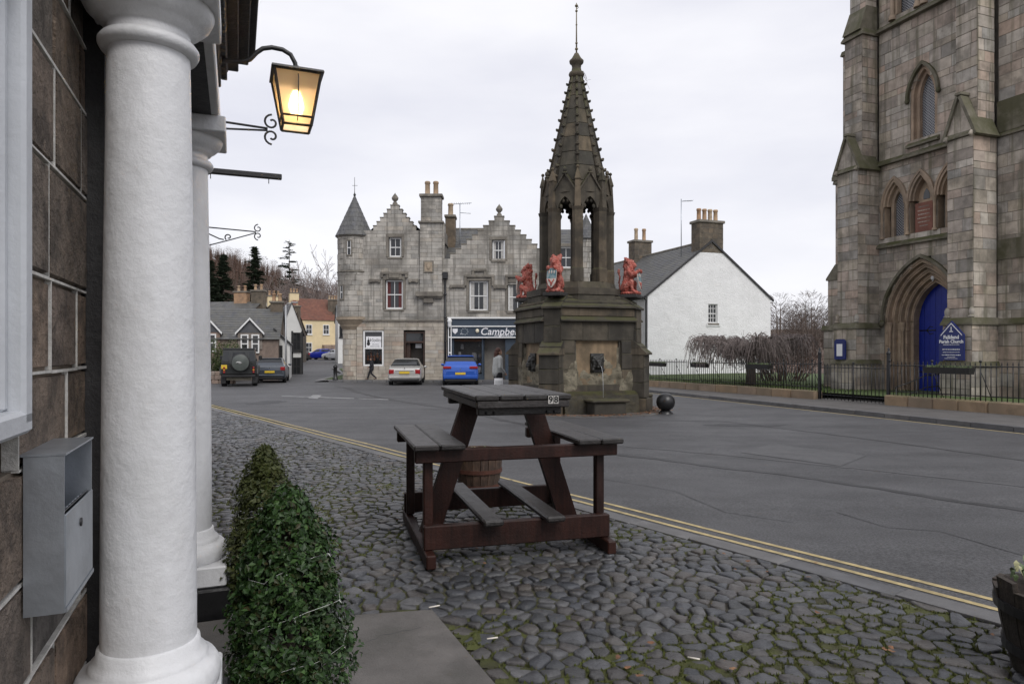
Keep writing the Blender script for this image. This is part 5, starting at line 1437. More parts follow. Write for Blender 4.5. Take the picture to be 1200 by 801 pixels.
def plinth(u0, u1, h, lab):
    o = thing('garden_wall', lab, 'wall', cpt((u0+u1)/2, FYL, 0), CA, 'low walls under the church railings'); rg = random.Random(int(u1*10)+70); L_ = u1 - u0; u = -L_/2
    while u < L_/2 - .01:
        l = rg.uniform(.7, 1.35); l = L_/2 - u if L_/2 - u - l < .5 else l
        z0 = gz(*cw((u0+u1)/2 + u + l/2, FYL)) - CO.z
        b = MB(); b.bbox(u + .006, u + l - .006, -.19 + rg.uniform(-.01,.01), .17, -.35, h + z0 + rg.uniform(-.008,.008), .03); b.build('wall_stone', PLINTH, o); u += l
    return o
PH = .40
plinth(-13.5, -.95, PH, 'low sandstone wall under the railings in front of the white house')
plinth(1.75, 11, PH, 'low mossy wall under the railings right of the church gate')
def railing(nm, u0, u1, z0, h, sp, lab, cat='railing', post=1.4, par=None):
    o = thing(nm, lab, cat, cpt((u0+u1)/2, FYL, 0), CA, 'iron railings before the church'); L_ = u1 - u0
    zf = lambda u: gz(*cw((u0+u1)/2 + u, FYL)) - CO.z + z0
    bm = MB(); bm.tube([(0,0,-.03),(0,0,h-.06)], .013, 5); bm.lathe([(.013,h-.06),(.018,h-.045),(.004,h+.02),(0,h+.03)], 5); me = bm.mesh('bar', BLACKIRON)
    bm = MB(); bm.tube([(0,0,-.03),(0,0,h)], .019, 6); bm.ball((0,0,h+.035), .036, 8, 6); mp_ = bm.mesh('post', BLACKIRON)
    n = max(int(L_/sp), 1)
    for i in range(n + 1):
        u = -L_/2 + L_*i/n; isp = i % max(int(post/sp), 1) == 0
        put('post' if isp else 'bar', mp_ if isp else me, o, T((u, 0, zf(u))))
        if isp and i:
            q = MB(); q.tube([(u, .02, zf(u)+h*.75), (u, .45, zf(u)-.02)], .011, 5); q.build('stay', BLACKIRON, o)
    for f in (.12, .90):
        q = MB(); a, c = -L_/2, L_/2; q.tube([(a, 0, zf(a)+h*f), (0, 0, zf(0)+h*f), (c, 0, zf(c)+h*f)], .014, 4, sm=False); q.build('rail', BLACKIRON, o)
    return o
railing('iron_railing', -13.4, -.98, PH, .98, .135, 'long black iron railing in front of the lawn and white house')
railing('iron_railing', 1.80, 10.8, PH, .98, .135, 'black iron railing right of the church gate')
def gate(u0, u1, lab, open_=0):
    o = railing('iron_gate', u0, u1, .14, 1.16, .13, lab, 'gate', 9)
    return o
gate(-.86, .42, 'left leaf of the black iron church gate'); gate(.47, 1.70, 'right leaf of the black iron church gate')
for u, lab in ((-.92, 'tall black gate post left of the church gate'), (1.76, 'tall black gate post right of the church gate')):
    o = thing('gate_post', lab, 'gate post', cpt(u, FYL, .0), CA); b = MB(); b.bbox(-.04,.04,-.04,.04,-.05,1.62,.006); b.build('shaft', BLACKIRON, o)
    b = MB(); b.lathe([(.05,1.62),(.065,1.66),(.05,1.70),(.02,1.74),(.035,1.79),(0,1.84)], 10); b.build('finial', BLACKIRON, o)
o = thing('handrail', 'curved black handrail by the church steps', 'handrail', cpt(1.2, -1.6, .1), CA)
for dz in (0, .38):
    b = MB(); b.tube([(0, .9, .9+dz*.0-dz), (0, .3, .86-dz), (0, -.5, .62-dz), (0, -1.0, .50-dz)], .018, 6); b.build('rail', BLACKIRON, o)
for y in (.85, -.1, -.95):
    b = MB(); b.tube([(0, y, -.1), (0, y, .88 if y > .5 else .73 if y > -.5 else .51)], .016, 6); b.build('post', BLACKIRON, o)
BOXP = material('dark_trough', [(.015,.014,.013)], .7, .3, 9, 60, .2)
def flowerbox(u, l, lab):
    o = thing('flower_box', lab, 'flower box', cpt(u, FYL - .03, gz(*cw(u, FYL)) - CO.z + PH + .68), CA, 'flower boxes hung on the railings')
    b = MB(); b.prism([(-l/2+.03, 0), (l/2-.03, 0), (l/2, .17), (-l/2, .17)], -.22, -.02); b.build('trough', BOXP, o)
    b = MB(); rg = random.Random(int(u*10)+99)
    for i in range(160):
        x = rg.uniform(-l/2+.04, l/2-.04); y = rg.uniform(-.2,-.04); h = rg.uniform(.02,.09); t = rg.uniform(0,6.28)
        b.add([(x-.015*math.cos(t), y-.015*math.sin(t), .165), (x+.015*math.cos(t), y+.015*math.sin(t), .165), (x+rg.uniform(-.04,.04), y+rg.uniform(-.04,.04), .165+h)], [(0,1,2)], None, rg.random())
    b.build('plants', GREENL, o, kind='stuff')
flowerbox(-10.7, 1.35, 'black flower box on the railing nearest the fountain')
flowerbox(-7.4, 1.1, 'black flower box on the railing between the fountain and the weeping tree')
flowerbox(-3.75, 1.25, 'black flower box on the railing before the weeping tree')
flowerbox(3.75, 1.35, 'black flower box on the railing under the church name board')

# ------------------------------------------------------------------ roofs
def slates(b, A, B, C, D, w=.3, h=.24, rng=random, lift=.018):
    "courses of slates on the quad A-B (eaves) D-C (ridge)"
    A, B, C, D = map(Vector, (A, B, C, D)); n = (B - A).cross(D - A).normalized()
    if n.z < 0: n = -n
    H = ((D - A).length + (C - B).length) / 2; rows = max(int(H / h), 1)
    for j in range(rows):
        f0, f1 = j / rows, min((j + 1.12) / rows, 1.0)
        a0, b0 = A.lerp(D, f0), B.lerp(C, f0); a1, b1 = A.lerp(D, f1), B.lerp(C, f1)
        m = max(int(((b0 - a0).length) / w), 1); off = .5 * (j % 2)
        for i in range(m + (1 if off else 0)):
            t0, t1 = max((i - off) / m, 0) + .004 / max(m,1), min((i + 1 - off) / m, 1) - .004 / max(m,1)
            if t1 - t0 < .02 / m: continue
            e = n * (lift + rng.uniform(0, .006)); e2 = n * .006
            b.add([a0.lerp(b0, t0) + e, a0.lerp(b0, t1) + e, a1.lerp(b1, t1) + e2, a1.lerp(b1, t0) + e2, a0.lerp(b0, t0), a0.lerp(b0, t1)],
                  [(0,1,2,3),(4,5,1,0)], None, rng.uniform(.01, 1))
    b.add([A, B, C, D], [(0,1,2,3)], None, .01)
def pots(parent, x0, x1, y, z, n, h=.55, r=.13, mats=None):
    for i in range(n):
        x = x0 + (x1 - x0) * (i + .5) / n
        b = MB(); b.lathe([(r*.95, 0), (r*1.05, .05), (r*.85, .09), (r*.78, h*.8), (r*.95, h*.84), (r*.95, h*.92), (r*.8, h), (r*.55, h), (r*.55, h-.1)], 14, T((x, y, z)), r=random.random()); b.build('chimney_pot', (mats or POT), parent)
def sash(parent, u, z, w, h, y, mat=None, cols=2, rows=1, glass=None, frame=.07, curtain=None, sill=True, meet=True):
    "sash window set in an opening: frame, two panes, glazing bars, sill"
    mat = mat or SASH; b = MB(); x0, x1 = u - w/2, u + w/2; f = frame
    b.bbox(x0, x0+f, y-.03, y+.05, z, z+h, .006); b.bbox(x1-f, x1, y-.03, y+.05, z, z+h, .006)
    b.bbox(x0+f, x1-f, y-.03, y+.05, z, z+f*1.2, .006); b.bbox(x0+f, x1-f, y-.03, y+.05, z+h-f, z+h, .006)
    if meet: b.bbox(x0+f, x1-f, y-.025, y+.045, z+h*.5-.03, z+h*.5+.03, .006)
    for k in range(1, cols):
        x = x0+f+(w-2*f)*k/cols; b.box(x-.016, x+.016, y-.012, y+.04, z+f, z+h-f)
    for hh in (0, 1):
        for k in range(1, rows):
            zz = z+f+(h*.5-f)*k/rows+hh*(h*.5); b.box(x0+f, x1-f, y-.012, y+.04, zz-.014, zz+.014)
    wd = b.build('window', mat, parent)
    g = MB(); g.box(x0+f*.5, x1-f*.5, y+.02, y+.028, z+.02, z+h*.5-.002); g.build('pane', glass or GLASS, wd)
    g = MB(); g.box(x0+f*.5, x1-f*.5, y+.012, y+.019, z+h*.5+.002, z+h-.02); g.build('pane', glass or GLASS, wd)
    if curtain:
        g = MB(); g.box(x0+f, x0+f+(w-2*f)*.22, y+.004, y+.010, z+f, z+h-f); g.box(x1-f-(w-2*f)*.22, x1-f, y+.004, y+.010, z+f, z+h-f); g.build('curtain', curtain, wd, kind='stuff')
    if sill:
        g = MB(); g.bbox(x0-.08, x1+.08, y-.22, y+.03, z-.12, z-.004, .012); g.build('sill', TRIM if mat is SASH else mat, wd)
    return wd
for u_ in (5.9, 8.2, 11.2):
    for z_ in (.95, 3.95): sash(hotel, u_, z_ + .005, .99, 1.69, .12, cols=2, frame=.07, curtain=CURTAIN)
# white gabled house
hs = thing('white_house', 'white harled house with slate roof and plain gable beyond the railings', 'house', (8.55, 43, gz(8.55, 43) + .0), R(20))
def white_house():
    W_, Ln, ze, za = 9.55, 18.5, 5.44, 9.04
    wx, wz, ww, wh = 4.9, 3.7, .72, 1.25
    b = MB(); b.prism([(0, -.5), (wx-ww/2, -.5), (wx-ww/2, za - abs(wx-ww/2-W_/2)*(za-ze)/(W_/2)), (0, ze)][:3] + [(0, ze)], 0, Ln*0+.5)
    zt = lambda x: za - abs(x - W_/2) * (za - ze) / (W_/2)
    b = MB(); b.prism([(0, -.5), (wx-ww/2, -.5), (wx-ww/2, zt(wx-ww/2)), (W_/2, za), (0, ze)] if wx-ww/2 > W_/2 else [(0, -.5), (wx-ww/2, -.5), (wx-ww/2, zt(wx-ww/2)), (0, ze)], 0, .45)
    b.prism([(wx+ww/2, -.5), (W_, -.5), (W_, ze), (wx+ww/2, zt(wx+ww/2))], 0, .45)
    b.prism([(wx-ww/2, -.5), (wx+ww/2, -.5), (wx+ww/2, wz), (wx-ww/2, wz)], 0, .45)
    p = [(wx-ww/2, wz+wh), (wx+ww/2, wz+wh), (wx+ww/2, zt(wx+ww/2))] + ([(W_/2, za)] if wx-ww/2 < W_/2 < wx+ww/2 else []) + [(wx-ww/2, zt(wx-ww/2))]
    b.prism(p, 0, .45)
    b.prism([(0, -.5), (W_, -.5), (W_, ze), (W_/2, za), (0, ze)], .46, Ln); b.build('wall', HARL, hs)
    sash(hs, wx, wz, ww, wh, .14, SASH, 3, 2, frame=.06)
    g = MB(); g.box(wx-ww/2-.18, wx+ww/2+.18, -.06, -.001, wz-.2, wz-.02); g.build('window_ledge', HARL, hs)
    rg = random.Random(5)
    b = MB(); o = .14; e = .22
    k = (za - ze) / (W_/2)
    slates(b, (-e, Ln, ze-e*k+.05), (-e, -.05, ze-e*k+.05), (W_/2, -.05, za+.06), (W_/2, Ln, za+.06), .32, .26, rg)
    slates(b, (W_+e, -.05, ze-e*k+.05), (W_+e, Ln, ze-e*k+.05), (W_/2, Ln, za+.06), (W_/2, -.05, za+.06), .32, .26, rg)
    b.build('roof_slates', SLATE, hs, kind='stuff')
    b = MB()
    for s in (-1, 1):
        x = -e if s < 0 else W_+e
        b.prism([(x, ze-e*k-.06), (W_/2, za-.05), (W_/2, za+.10), (x, ze-e*k+.09)], -.09, .04)
    b.build('verge', DKCORN, hs)
    b = MB(); b.tube([(W_/2, 0, za+.09), (W_/2, Ln, za+.09)], .09, 6); b.build('ridge', TRIM, hs)
    b = MB(); b.tube([(-.3, -.05, ze-.22), (-.3, Ln, ze-.22)], .07, 6); b.build('gutter', BLACKIRON, hs)
    b = MB(); b.tube([(-.07, .1, -.3), (-.07, .1, ze-.35), (-.25, .1, ze-.2)], .05, 6); b.build('downpipe', BLACKIRON, hs)
    rgb = random.Random(8)
    for yc, nm in ((.45, 0), (9.0, 1)):
        bl = []; c = MB(); hw, hd = .92, .45
        if nm: hw, hd = .75, .45
        for Mf, a, bb in ((T((W_/2, yc-hd, 0)), -hw, hw), (T((W_/2-hw, yc-hd, 0)) @ RZ(R(-90)), -2*hd, 0), (T((W_/2+hw, yc-hd, 0)) @ RZ(R(90)), 0, 2*hd), (T((W_/2, yc+hd, 0)) @ RZ(R(180)), -hw, hw)):
            masonry(bl, c, Mf, full(a, bb), za-.75, za+1.2, (.28,.36), (.35,.7), .3, .01, .05, .012, rgb)
        ch = c.build('chimney', MORTAR_G, hs)
        for B_ in bl: put('stone_block', ub_mesh(CHIMST), ch, B_)
        b = MB(); b.bbox(W_/2-hw-.1, W_/2+hw+.1, yc-hd-.1, yc+hd+.1, za+1.2, za+1.38, .03); b.build('chimney_cap', TRIM, ch)
        pots(ch, W_/2-hw+.05, W_/2+hw-.05, yc, za+1.38, 2 if nm else 4, .95 if nm else .8, .17)
    b = MB(); b.tube([(W_/2-1.5, 1.2, za-.9), (W_/2-1.5, 1.2, za+2.9)], .03, 6)
    for q in range(6): b.tube([(W_/2-1.5, 1.2, za+2.8), (W_/2-1.5, 1.2, za+2.8)], .01, 4) if False else None
    b.tube([(W_/2-1.5, 1.2, za+2.75), (W_/2-.6, 1.2, za+2.85)], .018, 5)
    for q in range(7): b.tube([(W_/2-1.4+q*.12, 1.0, za+2.77+q*.012), (W_/2-1.4+q*.12, 1.4, za+2.77+q*.012)], .01, 4)
    b.build('tv_aerial', ZINC, hs)
CHIMST = material('chimney_stone', [(.12,.10,.075),(.16,.13,.095),(.10,.085,.068),(.19,.145,.10)], .9, .4, 3, 50, .4, moss=.4, stain=.5, staincol=(.05,.045,.038), stainscale=1.2)
white_house()

# ------------------------------------------------------------------ trees
def branch(b, p, d, l, r, depth, rg, spread=.6, grav=0.0, nseg=3, twig=.3, minr=.006):
    pts = [p.copy()]; rad = [r]; q = p.copy(); dd = d.copy()
    for i in range(nseg):
        dd = (dd + Vector((rg.uniform(-1,1), rg.uniform(-1,1), rg.uniform(-1,1))) * twig * .5 + Vector((0,0,grav))).normalized()
        q = q + dd * l / nseg; pts.append(q.copy()); rad.append(max(r * (1 - .35 * (i+1)/nseg), minr))
    b.tube(pts, rad, 5 if r > .03 else 3, None, rg.random(), cap=False)
    if depth <= 0: return
    n = rg.choice((2, 3, 3)) if depth > 1 else 3
    for k in range(n):
        i = rg.randint(1, nseg); a = rg.uniform(0, 6.28); o = dd.orthogonal().normalized(); o = Matrix.Rotation(a, 3, dd) @ o
        nd = (dd + o * spread * rg.uniform(.6, 1.3)).normalized()
        branch(b, pts[i if k else nseg], nd, l * rg.uniform(.55, .8), max(rad[i] * .62, minr), depth - 1, rg, spread, grav, nseg, twig, minr)
def weeping(x, y):
    o = thing('weeping_tree', 'low bare weeping tree on the lawn before the white house', 'tree', (x, y, gz(x, y) + .32)); rg = random.Random(13)
    b = MB(); b.tube([(0,0,-.1),(.03,0,.5),(-.02,.02,1.0),(.02,0,1.35)], [.24,.19,.17,.15], 10)
    c = MB()
    for i in range(14):
        a = 6.28*i/14 + rg.uniform(-.2,.2); ca, sa = math.cos(a), math.sin(a); L_ = rg.uniform(1.3, 2.55); h = rg.uniform(.25,.6)
        limb = [Vector((0,0,1.25))]
        for k in range(1, 6):
            t = k/5; limb.append(Vector((ca*L_*t+rg.uniform(-.06,.06), sa*L_*t+rg.uniform(-.06,.06), 1.3 + h*math.sin(t*1.9)+.15*t)))
        b.tube(limb, [.10,.075,.06,.045,.03,.02], 6, cap=False)
        for j in range(52):
            t = rg.uniform(.15, 1); k = min(int(t*5), 4); p = limb[k].lerp(limb[k+1], t*5-k); aa = a + rg.uniform(-1.3,1.3); l = rg.uniform(.3,.9)
            pts = [p]; up = rg.uniform(.08,.35); drop = rg.uniform(.4,1.25)*(.6+.5*t)
            for s in range(1, 7):
                u = s/6; pts.append(Vector((p.x+math.cos(aa)*l*u**.8, p.y+math.sin(aa)*l*u**.8, max(p.z+up*math.sin(u*2.6)-drop*u**2.2, .12)))+Vector((rg.uniform(-.03,.03),)*3))
            c.tube(pts, [.017,.015,.013,.012,.010,.009,.007], 3, None, rg.random(), cap=False)
            for w_ in range(4):
                q = pts[rg.randint(2,5)]; e = q + Vector((rg.uniform(-.22,.22), rg.uniform(-.22,.22), rg.uniform(-.4,.08))); e.z = max(e.z,.1)
                c.tube([q, (q+e)/2+Vector((0,0,.05)), e], [.010,.008,.006], 3, None, rg.random(), cap=False)
    b.build('trunk', BARK, o); c.build('crown', TWIG, o)
weeping(9.85, 28.2)
def shrub(x, y, r, h, lab, mat, seed, n=60, name='bare_shrub', cat='shrub', depth=3):
    o = thing(name, lab, cat, (x, y, gz(x, y) + .2)); rg = random.Random(seed); b = MB()
    for i in range(n):
        a = rg.uniform(0, 6.28); q = r * .55 * math.sqrt(rg.random()); d = Vector((math.cos(a)*q*.9/h, math.sin(a)*q*.9/h, 1)).normalized()
        branch(b, Vector((math.cos(a)*q, math.sin(a)*q, 0)), d, h*rg.uniform(.45,.62), .022, depth, rg, .55, .0, 3, .35, .007)
    b.build('stems', mat, o); return o
REDTW = material('red_brown_twig', [(.085,.045,.036),(.11,.06,.045),(.07,.04,.034)], .9, .3, .5, 60, 0)
shrub(13.2, 33.5, 1.9, 1.75, 'red brown bare shrub right of the weeping tree', REDTW, 5, 70)

# ------------------------------------------------------------------ crow-stepped building across the square
BY, BPX = 42.0, FPX / 42.0
def ux(px): return (px - 600) / BPX
def vz(py): return CAM_H + .378 + (HOR - py) / BPX
tb = thing('crow_stepped_building', 'grey crow stepped stone building with corner turret and shopfront', 'building', (0, BY, -.378))
def stepped(uc, ztop, hw_top, zbase, hw_base, n):
    def f(z):
        if z >= ztop or z < zbase: return None
        k = int((z - zbase) / ((ztop - zbase) / n)); return hw_base + (hw_top - hw_base) * k / (n - 1)
    return f
def town_building():
    rg = random.Random(71); bl = []; blw = []; c = MB(); cw_ = MB(); Id = Matrix()
    uA0, uA1, uB1, uC1 = ux(404), ux(521), ux(643), ux(700)
    sA = stepped(ux(462.5), vz(241), .26, vz(270), 1.32, 6); sB = stepped(ux(585), vz(254), .30, vz(303), 3.02, 9)
    zG = vz(375.5)
    holes = [rect(ux(455.5), ux(470.5), vz(301), vz(278)), rect(ux(451.5), ux(472.5), vz(362), vz(328)),
             rect(ux(576.5), ux(591.5), vz(305), vz(281)), rect(ux(549.5), ux(572.5), vz(364), vz(329)), rect(ux(595), ux(618), vz(365), vz(331)),
             rect(ux(655), ux(672), vz(314), vz(289)), rect(ux(655), ux(676), vz(364), vz(331))]
    gh = [rect(ux(425), ux(450), vz(430), vz(387)), rect(ux(473), ux(498), 0, vz(388)), rect(ux(524), ux(640), 0, vz(372)), rect(ux(655), ux(690), .6, vz(385))]
    def spans(z0, z1):
        zm = (z0 + z1) / 2; out = []
        if zm < vz(270): out.append((uA0 + .4, uA1))
        elif zm < vz(261): out.append((ux(492), uA1))
        if zm < vz(303): out.append((uA1, uC1))
        out.sort(); m = []
        for a, b in out:
            if m and a <= m[-1][1] + 1e-6: m[-1] = (m[-1][0], max(b, m[-1][1]))
            else: m.append((a, b))
        return m
    kw = dict(ch=(.19, .29), bl=(.40, 1.15), core=.34, proud=.006, thick=.04, joint=.008, rng=rg, jit=.004)
    masonry(bl, c, Id, minus(spans, holes), zG, vz(303), **kw); masonry(bl, c, Id, minus(spans, holes), vz(303), vz(270), **kw); masonry(bl, c, Id, minus(spans, holes), vz(270), vz(261), **kw)
    for f, uc, zt_, zb_, n_ in ((sA, ux(462.5), vz(241), vz(270), 6), (sB, ux(585), vz(254), vz(303), 9)):
        d_ = (zt_ - zb_) / n_
        for k in range(n_):
            h = f(zb_ + d_ * (k + .5)); masonry(bl, c, Id, minus(full(uc - h, uc + h), holes), zb_ + d_ * k, zb_ + d_ * (k + 1), **{**kw, 'ch': (d_, d_)})
    masonry(blw, cw_, Id, minus(lambda a, b: [(ux(418), uC1)], gh), .0, zG, **kw)
    # deep body
    c.box(uA0 + .4, uC1, .8, 9, 0, vz(303)); c.box(uA0 + .4, uA1, .8, 8, vz(303), vz(270))
    c.box(uA0 + .5, ux(652), .34, .8, vz(372), vz(303)) if False else None
    # turret: corbelled drum at the corner
    tc, ty, tr = ux(412.3), .75, 1.04
    def drum(z0, z1, r0, r1, lst, core, cx=tc, cy=ty):
        z = z0
        core.lathe([(r0 - .02, z0), (r1 - .02, z1)], 28, T((cx, cy, 0)))
        while z < z1 - .02:
            h = rg.uniform(.28, .36); h = z1 - z if z1 - z - h < .15 else h; n = 11; off = rg.random()
            r = r0 + (r1 - r0) * ((z - z0) / (z1 - z0))
            for k in range(n):
                a = 2 * math.pi * (k + off) / n
                if math.sin(a) > .55: continue
                lst.append(T((cx, cy, 0)) @ RZ(a + R(90)) @ T((0, -r * math.cos(math.pi / n) * 1.0 + .01, z + h / 2)) @ S(2 * r * math.sin(math.pi / n) - .012, .06, h - .012))
            z += h
    drum(0, vz(386), .72, .72, blw, cw_); drum(vz(371), vz(276), tr, tr, bl, c)
    cl = []
    for r0, z0, r1, z1 in ((.74, vz(386), .82, vz(383)), (.84, vz(383), .93, vz(379)), (.95, vz(379), 1.1, vz(374.5)), (1.13, vz(374.5), 1.13, vz(371))):
        b = MB(); b.lathe([(r0, z0), (r1, z1 - .01)], 32, T((tc, ty, 0))); b.build('corbel_ring', ASHLARWT, tb)
    for z, h, p in ((vz(319), .10, .05), (vz(277.5), .16, .08)):
        b = MB(); b.lathe([(tr, z), (tr + p, z + h * .3), (tr + p, z + h * .7), (tr, z + h)], 32, T((tc, ty, 0))); b.build('string_course', TRIM, tb)
    def cone(cx, cy, r, z0, z1, nm='turret_roof'):
        b = MB(); n = 9
        for k in range(n):
            f0, f1 = k / n, (k + 1.05) / n; ra, rb = r * (1 - f0) + .012, max(r * (1 - f1), .01); za, zb = z0 + (z1 - z0) * f0, z0 + (z1 - z0) * min(f1, 1); m = 20
            for i in range(m):
                a0, a1 = 2*math.pi*(i + .5*(k % 2))/m + .006, 2*math.pi*(i + 1 + .5*(k % 2))/m - .006
                b.add([(cx+ra*math.cos(a0), cy+ra*math.sin(a0), za), (cx+ra*math.cos(a1), cy+ra*math.sin(a1), za), (cx+rb*math.cos(a1), cy+rb*math.sin(a1), zb), (cx+rb*math.cos(a0), cy+rb*math.sin(a0), zb)], [(0,1,2,3)], None, rg.uniform(.01,1))
        b.lathe([(r - .01, z0), (.0, z1 - .02)], 20, T((cx, cy, 0)), .3)
        return b.build(nm, SLATE, tb, kind='stuff')
    cone(tc, ty, 1.18, vz(275.5), vz(225)); b = MB(); b.lathe([(.05, vz(227)), (.09, vz(225)), (.03, vz(223)), (.018, vz(221)), (.012, vz(204))], 8, T((tc, ty, 0))); b.tube([(tc-.15, ty, vz(214)), (tc+.18, ty, vz(214))], .012, 5); b.build('weathervane', BLACKIRON, tb)
    for px, y0, y1 in ((410.5, 299, 283), (401, 350, 335)):
        u = ux(px); a = math.asin(max(min((u - tc) / tr, .99), -.99)); M = T((tc, ty, 0)) @ RZ(a) @ T((0, -tr - .012, 0))
        b = MB(); z0, z1 = vz(y0), vz(y1)
        for x0, x1, q0, q1 in ((-.19, -.12, z0, z1), (.12, .19, z0, z1), (-.19, .19, z0 - .08, z0), (-.19, .19, z1, z1 + .08)): b.box(x0, x1, -.03, .06, q0, q1, M)
        wd = b.build('slit_window', TRIM, tb); g = MB(); g.box(-.12, .12, -.004, .04, z0, z1, M); g.build('pane', GLASS, wd)
        g = MB(); g.box(-.12, -.085, -.012, .0, z0, z1, M); g.box(.085, .12, -.012, 0, z0, z1, M); g.box(-.085, .085, -.012, 0, (z0+z1)/2-.025, (z0+z1)/2+.025, M); g.build('sash_frame', SASH, wd)
    # chimney breast and stack
    x0, x1 = ux(492.5), ux(518.5)
    masonry(bl, c, T((0, -.16, 0)), full(x0, x1), vz(342), vz(262), **{**kw, 'core': .3})
    for s, u in ((-1, x0), (1, x1)): masonry(bl, c, T((u, -.16, 0)) @ RZ(R(90 * s)), full(*((0, .3) if s > 0 else (-.3, 0))), vz(342), vz(262), **{**kw, 'core': .1})
    b = MB(); b.bbox(x0 - .1, x1 + .1, -.28, .9, vz(262), vz(259.5), .02); b.build('chimney_shoulder', TRIM, tb)
    cl2 = []; cc = MB(); xa, xb = ux(493.5), ux(517)
    for Mf, a, b_ in ((T((0, -.1, 0)), xa, xb), (T((xa, -.1, 0)) @ RZ(R(-90)), -.8, 0), (T((xb, -.1, 0)) @ RZ(R(90)), 0, .8)): masonry(cl2, cc, Mf, full(a, b_), vz(259.5), vz(231), **{**kw, 'core': .2})
    cc.box(xa + .1, xb - .1, 0, .7, vz(260), vz(230.5)); ch = cc.build('chimney', MORTAR_G, tb)
    for B_ in cl2: put('stone_block', ub_mesh(ASHLAR), ch, B_)
    b = MB(); b.bbox(xa - .1, xb + .1, -.2, .8, vz(231), vz(227.5), .03); b.build('chimney_cap', TRIM, ch); pots(ch, xa + .1, xb - .1, .3, vz(227.5), 2, .85, .19)
    b = MB(); b.bbox(ux(518), ux(530), 2.0, 2.9, vz(300), vz(247), .02); ch2 = b.build('chimney', CHIMST, tb); b = MB(); b.bbox(ux(517), ux(531), 1.9, 3.0, vz(247), vz(244), .02); b.build('chimney_cap', TRIM, ch2); pots(ch2, ux(520), ux(528), 2.4, vz(244), 1, .8, .2)
    # decorative band of corbels under the chimney breast
    for i, (px0, px1, y0, y1, d) in enumerate(((487.5, 519, 342, 347.5, .30), (491, 518, 347.5, 349.5, .22), (496.5, 508, 349.5, 355, .18))):
        b = MB(); b.bbox(ux(px0), ux(px1), -d, .02, vz(y1), vz(y0) - .005, .02); b.build('corbel_band', TRIM, tb)
    b = MB(); b.bbox(ux(496.5), ux(508.5), -.22, -.1, vz(320), vz(306), .02); pn = b.build('carved_panel', TRIM, tb)
    b = MB(); b.bbox(ux(498), ux(507), -.235, -.221, vz(318.5), vz(307.5), .01); b.ball((ux(502.5), -.23, vz(313)), (.13, .05, .2), 8, 6); b.build('carved_arms', ASHLARWT, pn)
    # string course over the ground floor, surrounds, labels over the windows
    b = MB(); b.bbox(ux(418), ux(520.5), -.10, .02, zG - .04, zG + .06, .015); b.build('string_course', TRIM, tb)
    def surround(px0, px1, y0, y1, w=.16, d=.05):
        x0_, x1_, z0_, z1_ = ux(px0), ux(px1), vz(y1), vz(y0); b = MB()
        b.bbox(x0_ - w, x0_, -d, .05, z0_, z1_, .012); b.bbox(x1_, x1_ + w, -d, .05, z0_, z1_, .012); b.bbox(x0_ - w, x1_ + w, -d, .05, z1_ + .002, z1_ + w + .04, .012); b.build('window_surround', TRIM, tb)
    wl = ((456, 470, 278, 301, None, 2), (452, 472, 328, 362, REDCURT, 2), (577, 591, 281, 305, CURTAIN, 2), (550, 572, 329, 364, CURTAIN, 2), (595.5, 617.5, 331, 365, CURTAIN, 2), (655.5, 671.5, 289, 314, None, 2), (655.5, 675.5, 331, 364, None, 2))
    for px0, px1, y0, y1, cu, co in wl:
        surround(px0 - .5, px1 + .5, y0, y1); sash(tb, ux((px0 + px1) / 2), vz(y1), (px1 - px0) / BPX, (y1 - y0) / BPX, .16, cols=co, frame=.085, curtain=cu)
    def label(px0, px1, y, hpx, drop):     # stepped label moulding
        b = MB(); b.bbox(ux(px0), ux(px1), -.14, .02, vz(y + hpx), vz(y), .02)
        for p in (px0, px1 - 3): b.bbox(ux(p), ux(p + 3), -.139, .02, vz(y + hpx + drop), vz(y + hpx) - .002, .02)
        b.build('label_mould', TRIM, tb)
    label(446, 478, 318.5, 3, 4); label(432.5, 446, 327, 3.5, 0); label(479, 490, 327, 3.5, 0)
    label(527, 545, 334, 3, 0); label(544, 579, 322, 3, 10); label(553, 570, 315, 3, 5); label(578, 594, 334, 4, 0); label(592, 622, 322, 3, 10)
    b = MB(); b.bbox(ux(453), ux(471), -.10, .02, vz(327.5), vz(320), .02); b.bbox(ux(456), ux(468), -.16, .02, vz(326), vz(321.5), .02); b.build('carved_panel', TRIM, tb)
    # crow step copings and finials
    for f, uc, ztop, zb, n in ((sA, ux(462.5), vz(241), vz(270), 6), (sB, ux(585), vz(254), vz(303), 9)):
        dz = (ztop - zb) / n
        for k in range(n):
            z = zb + dz * (k + .5); h = f(z); hn = f(z + dz) if k < n - 1 else 0
            for s in (-1, 1):
                a, b_ = sorted((uc + s * (hn or 0), uc + s * h)); 
                if k == n - 1 and s > 0: continue
                if k == n - 1: a, b_ = uc - h, uc + h
                b = MB(); b.bbox(a - (.025 if s < 0 or k == n - 1 else 0), b_ + (.025 if s > 0 or k == n - 1 else 0), -.03, .40, z + dz / 2 + .002, z + dz / 2 + .07, .012); b.build('crow_step', TRIM, tb)
        b = MB(); b.lathe([(.17, ztop + .07), (.15, ztop + .2), (.08, ztop + .26), (.10, ztop + .3), (.2, ztop + .42), (.21, ztop + .52), (.12, ztop + .66), (.05, ztop + .74), (0, ztop + .84)], 14, T((uc, .15, 0))); b.build('gable_finial', TRIM, tb)
    # roofs
    b = MB(); ra, rb = vz(303) - .1, vz(303) + 2.6
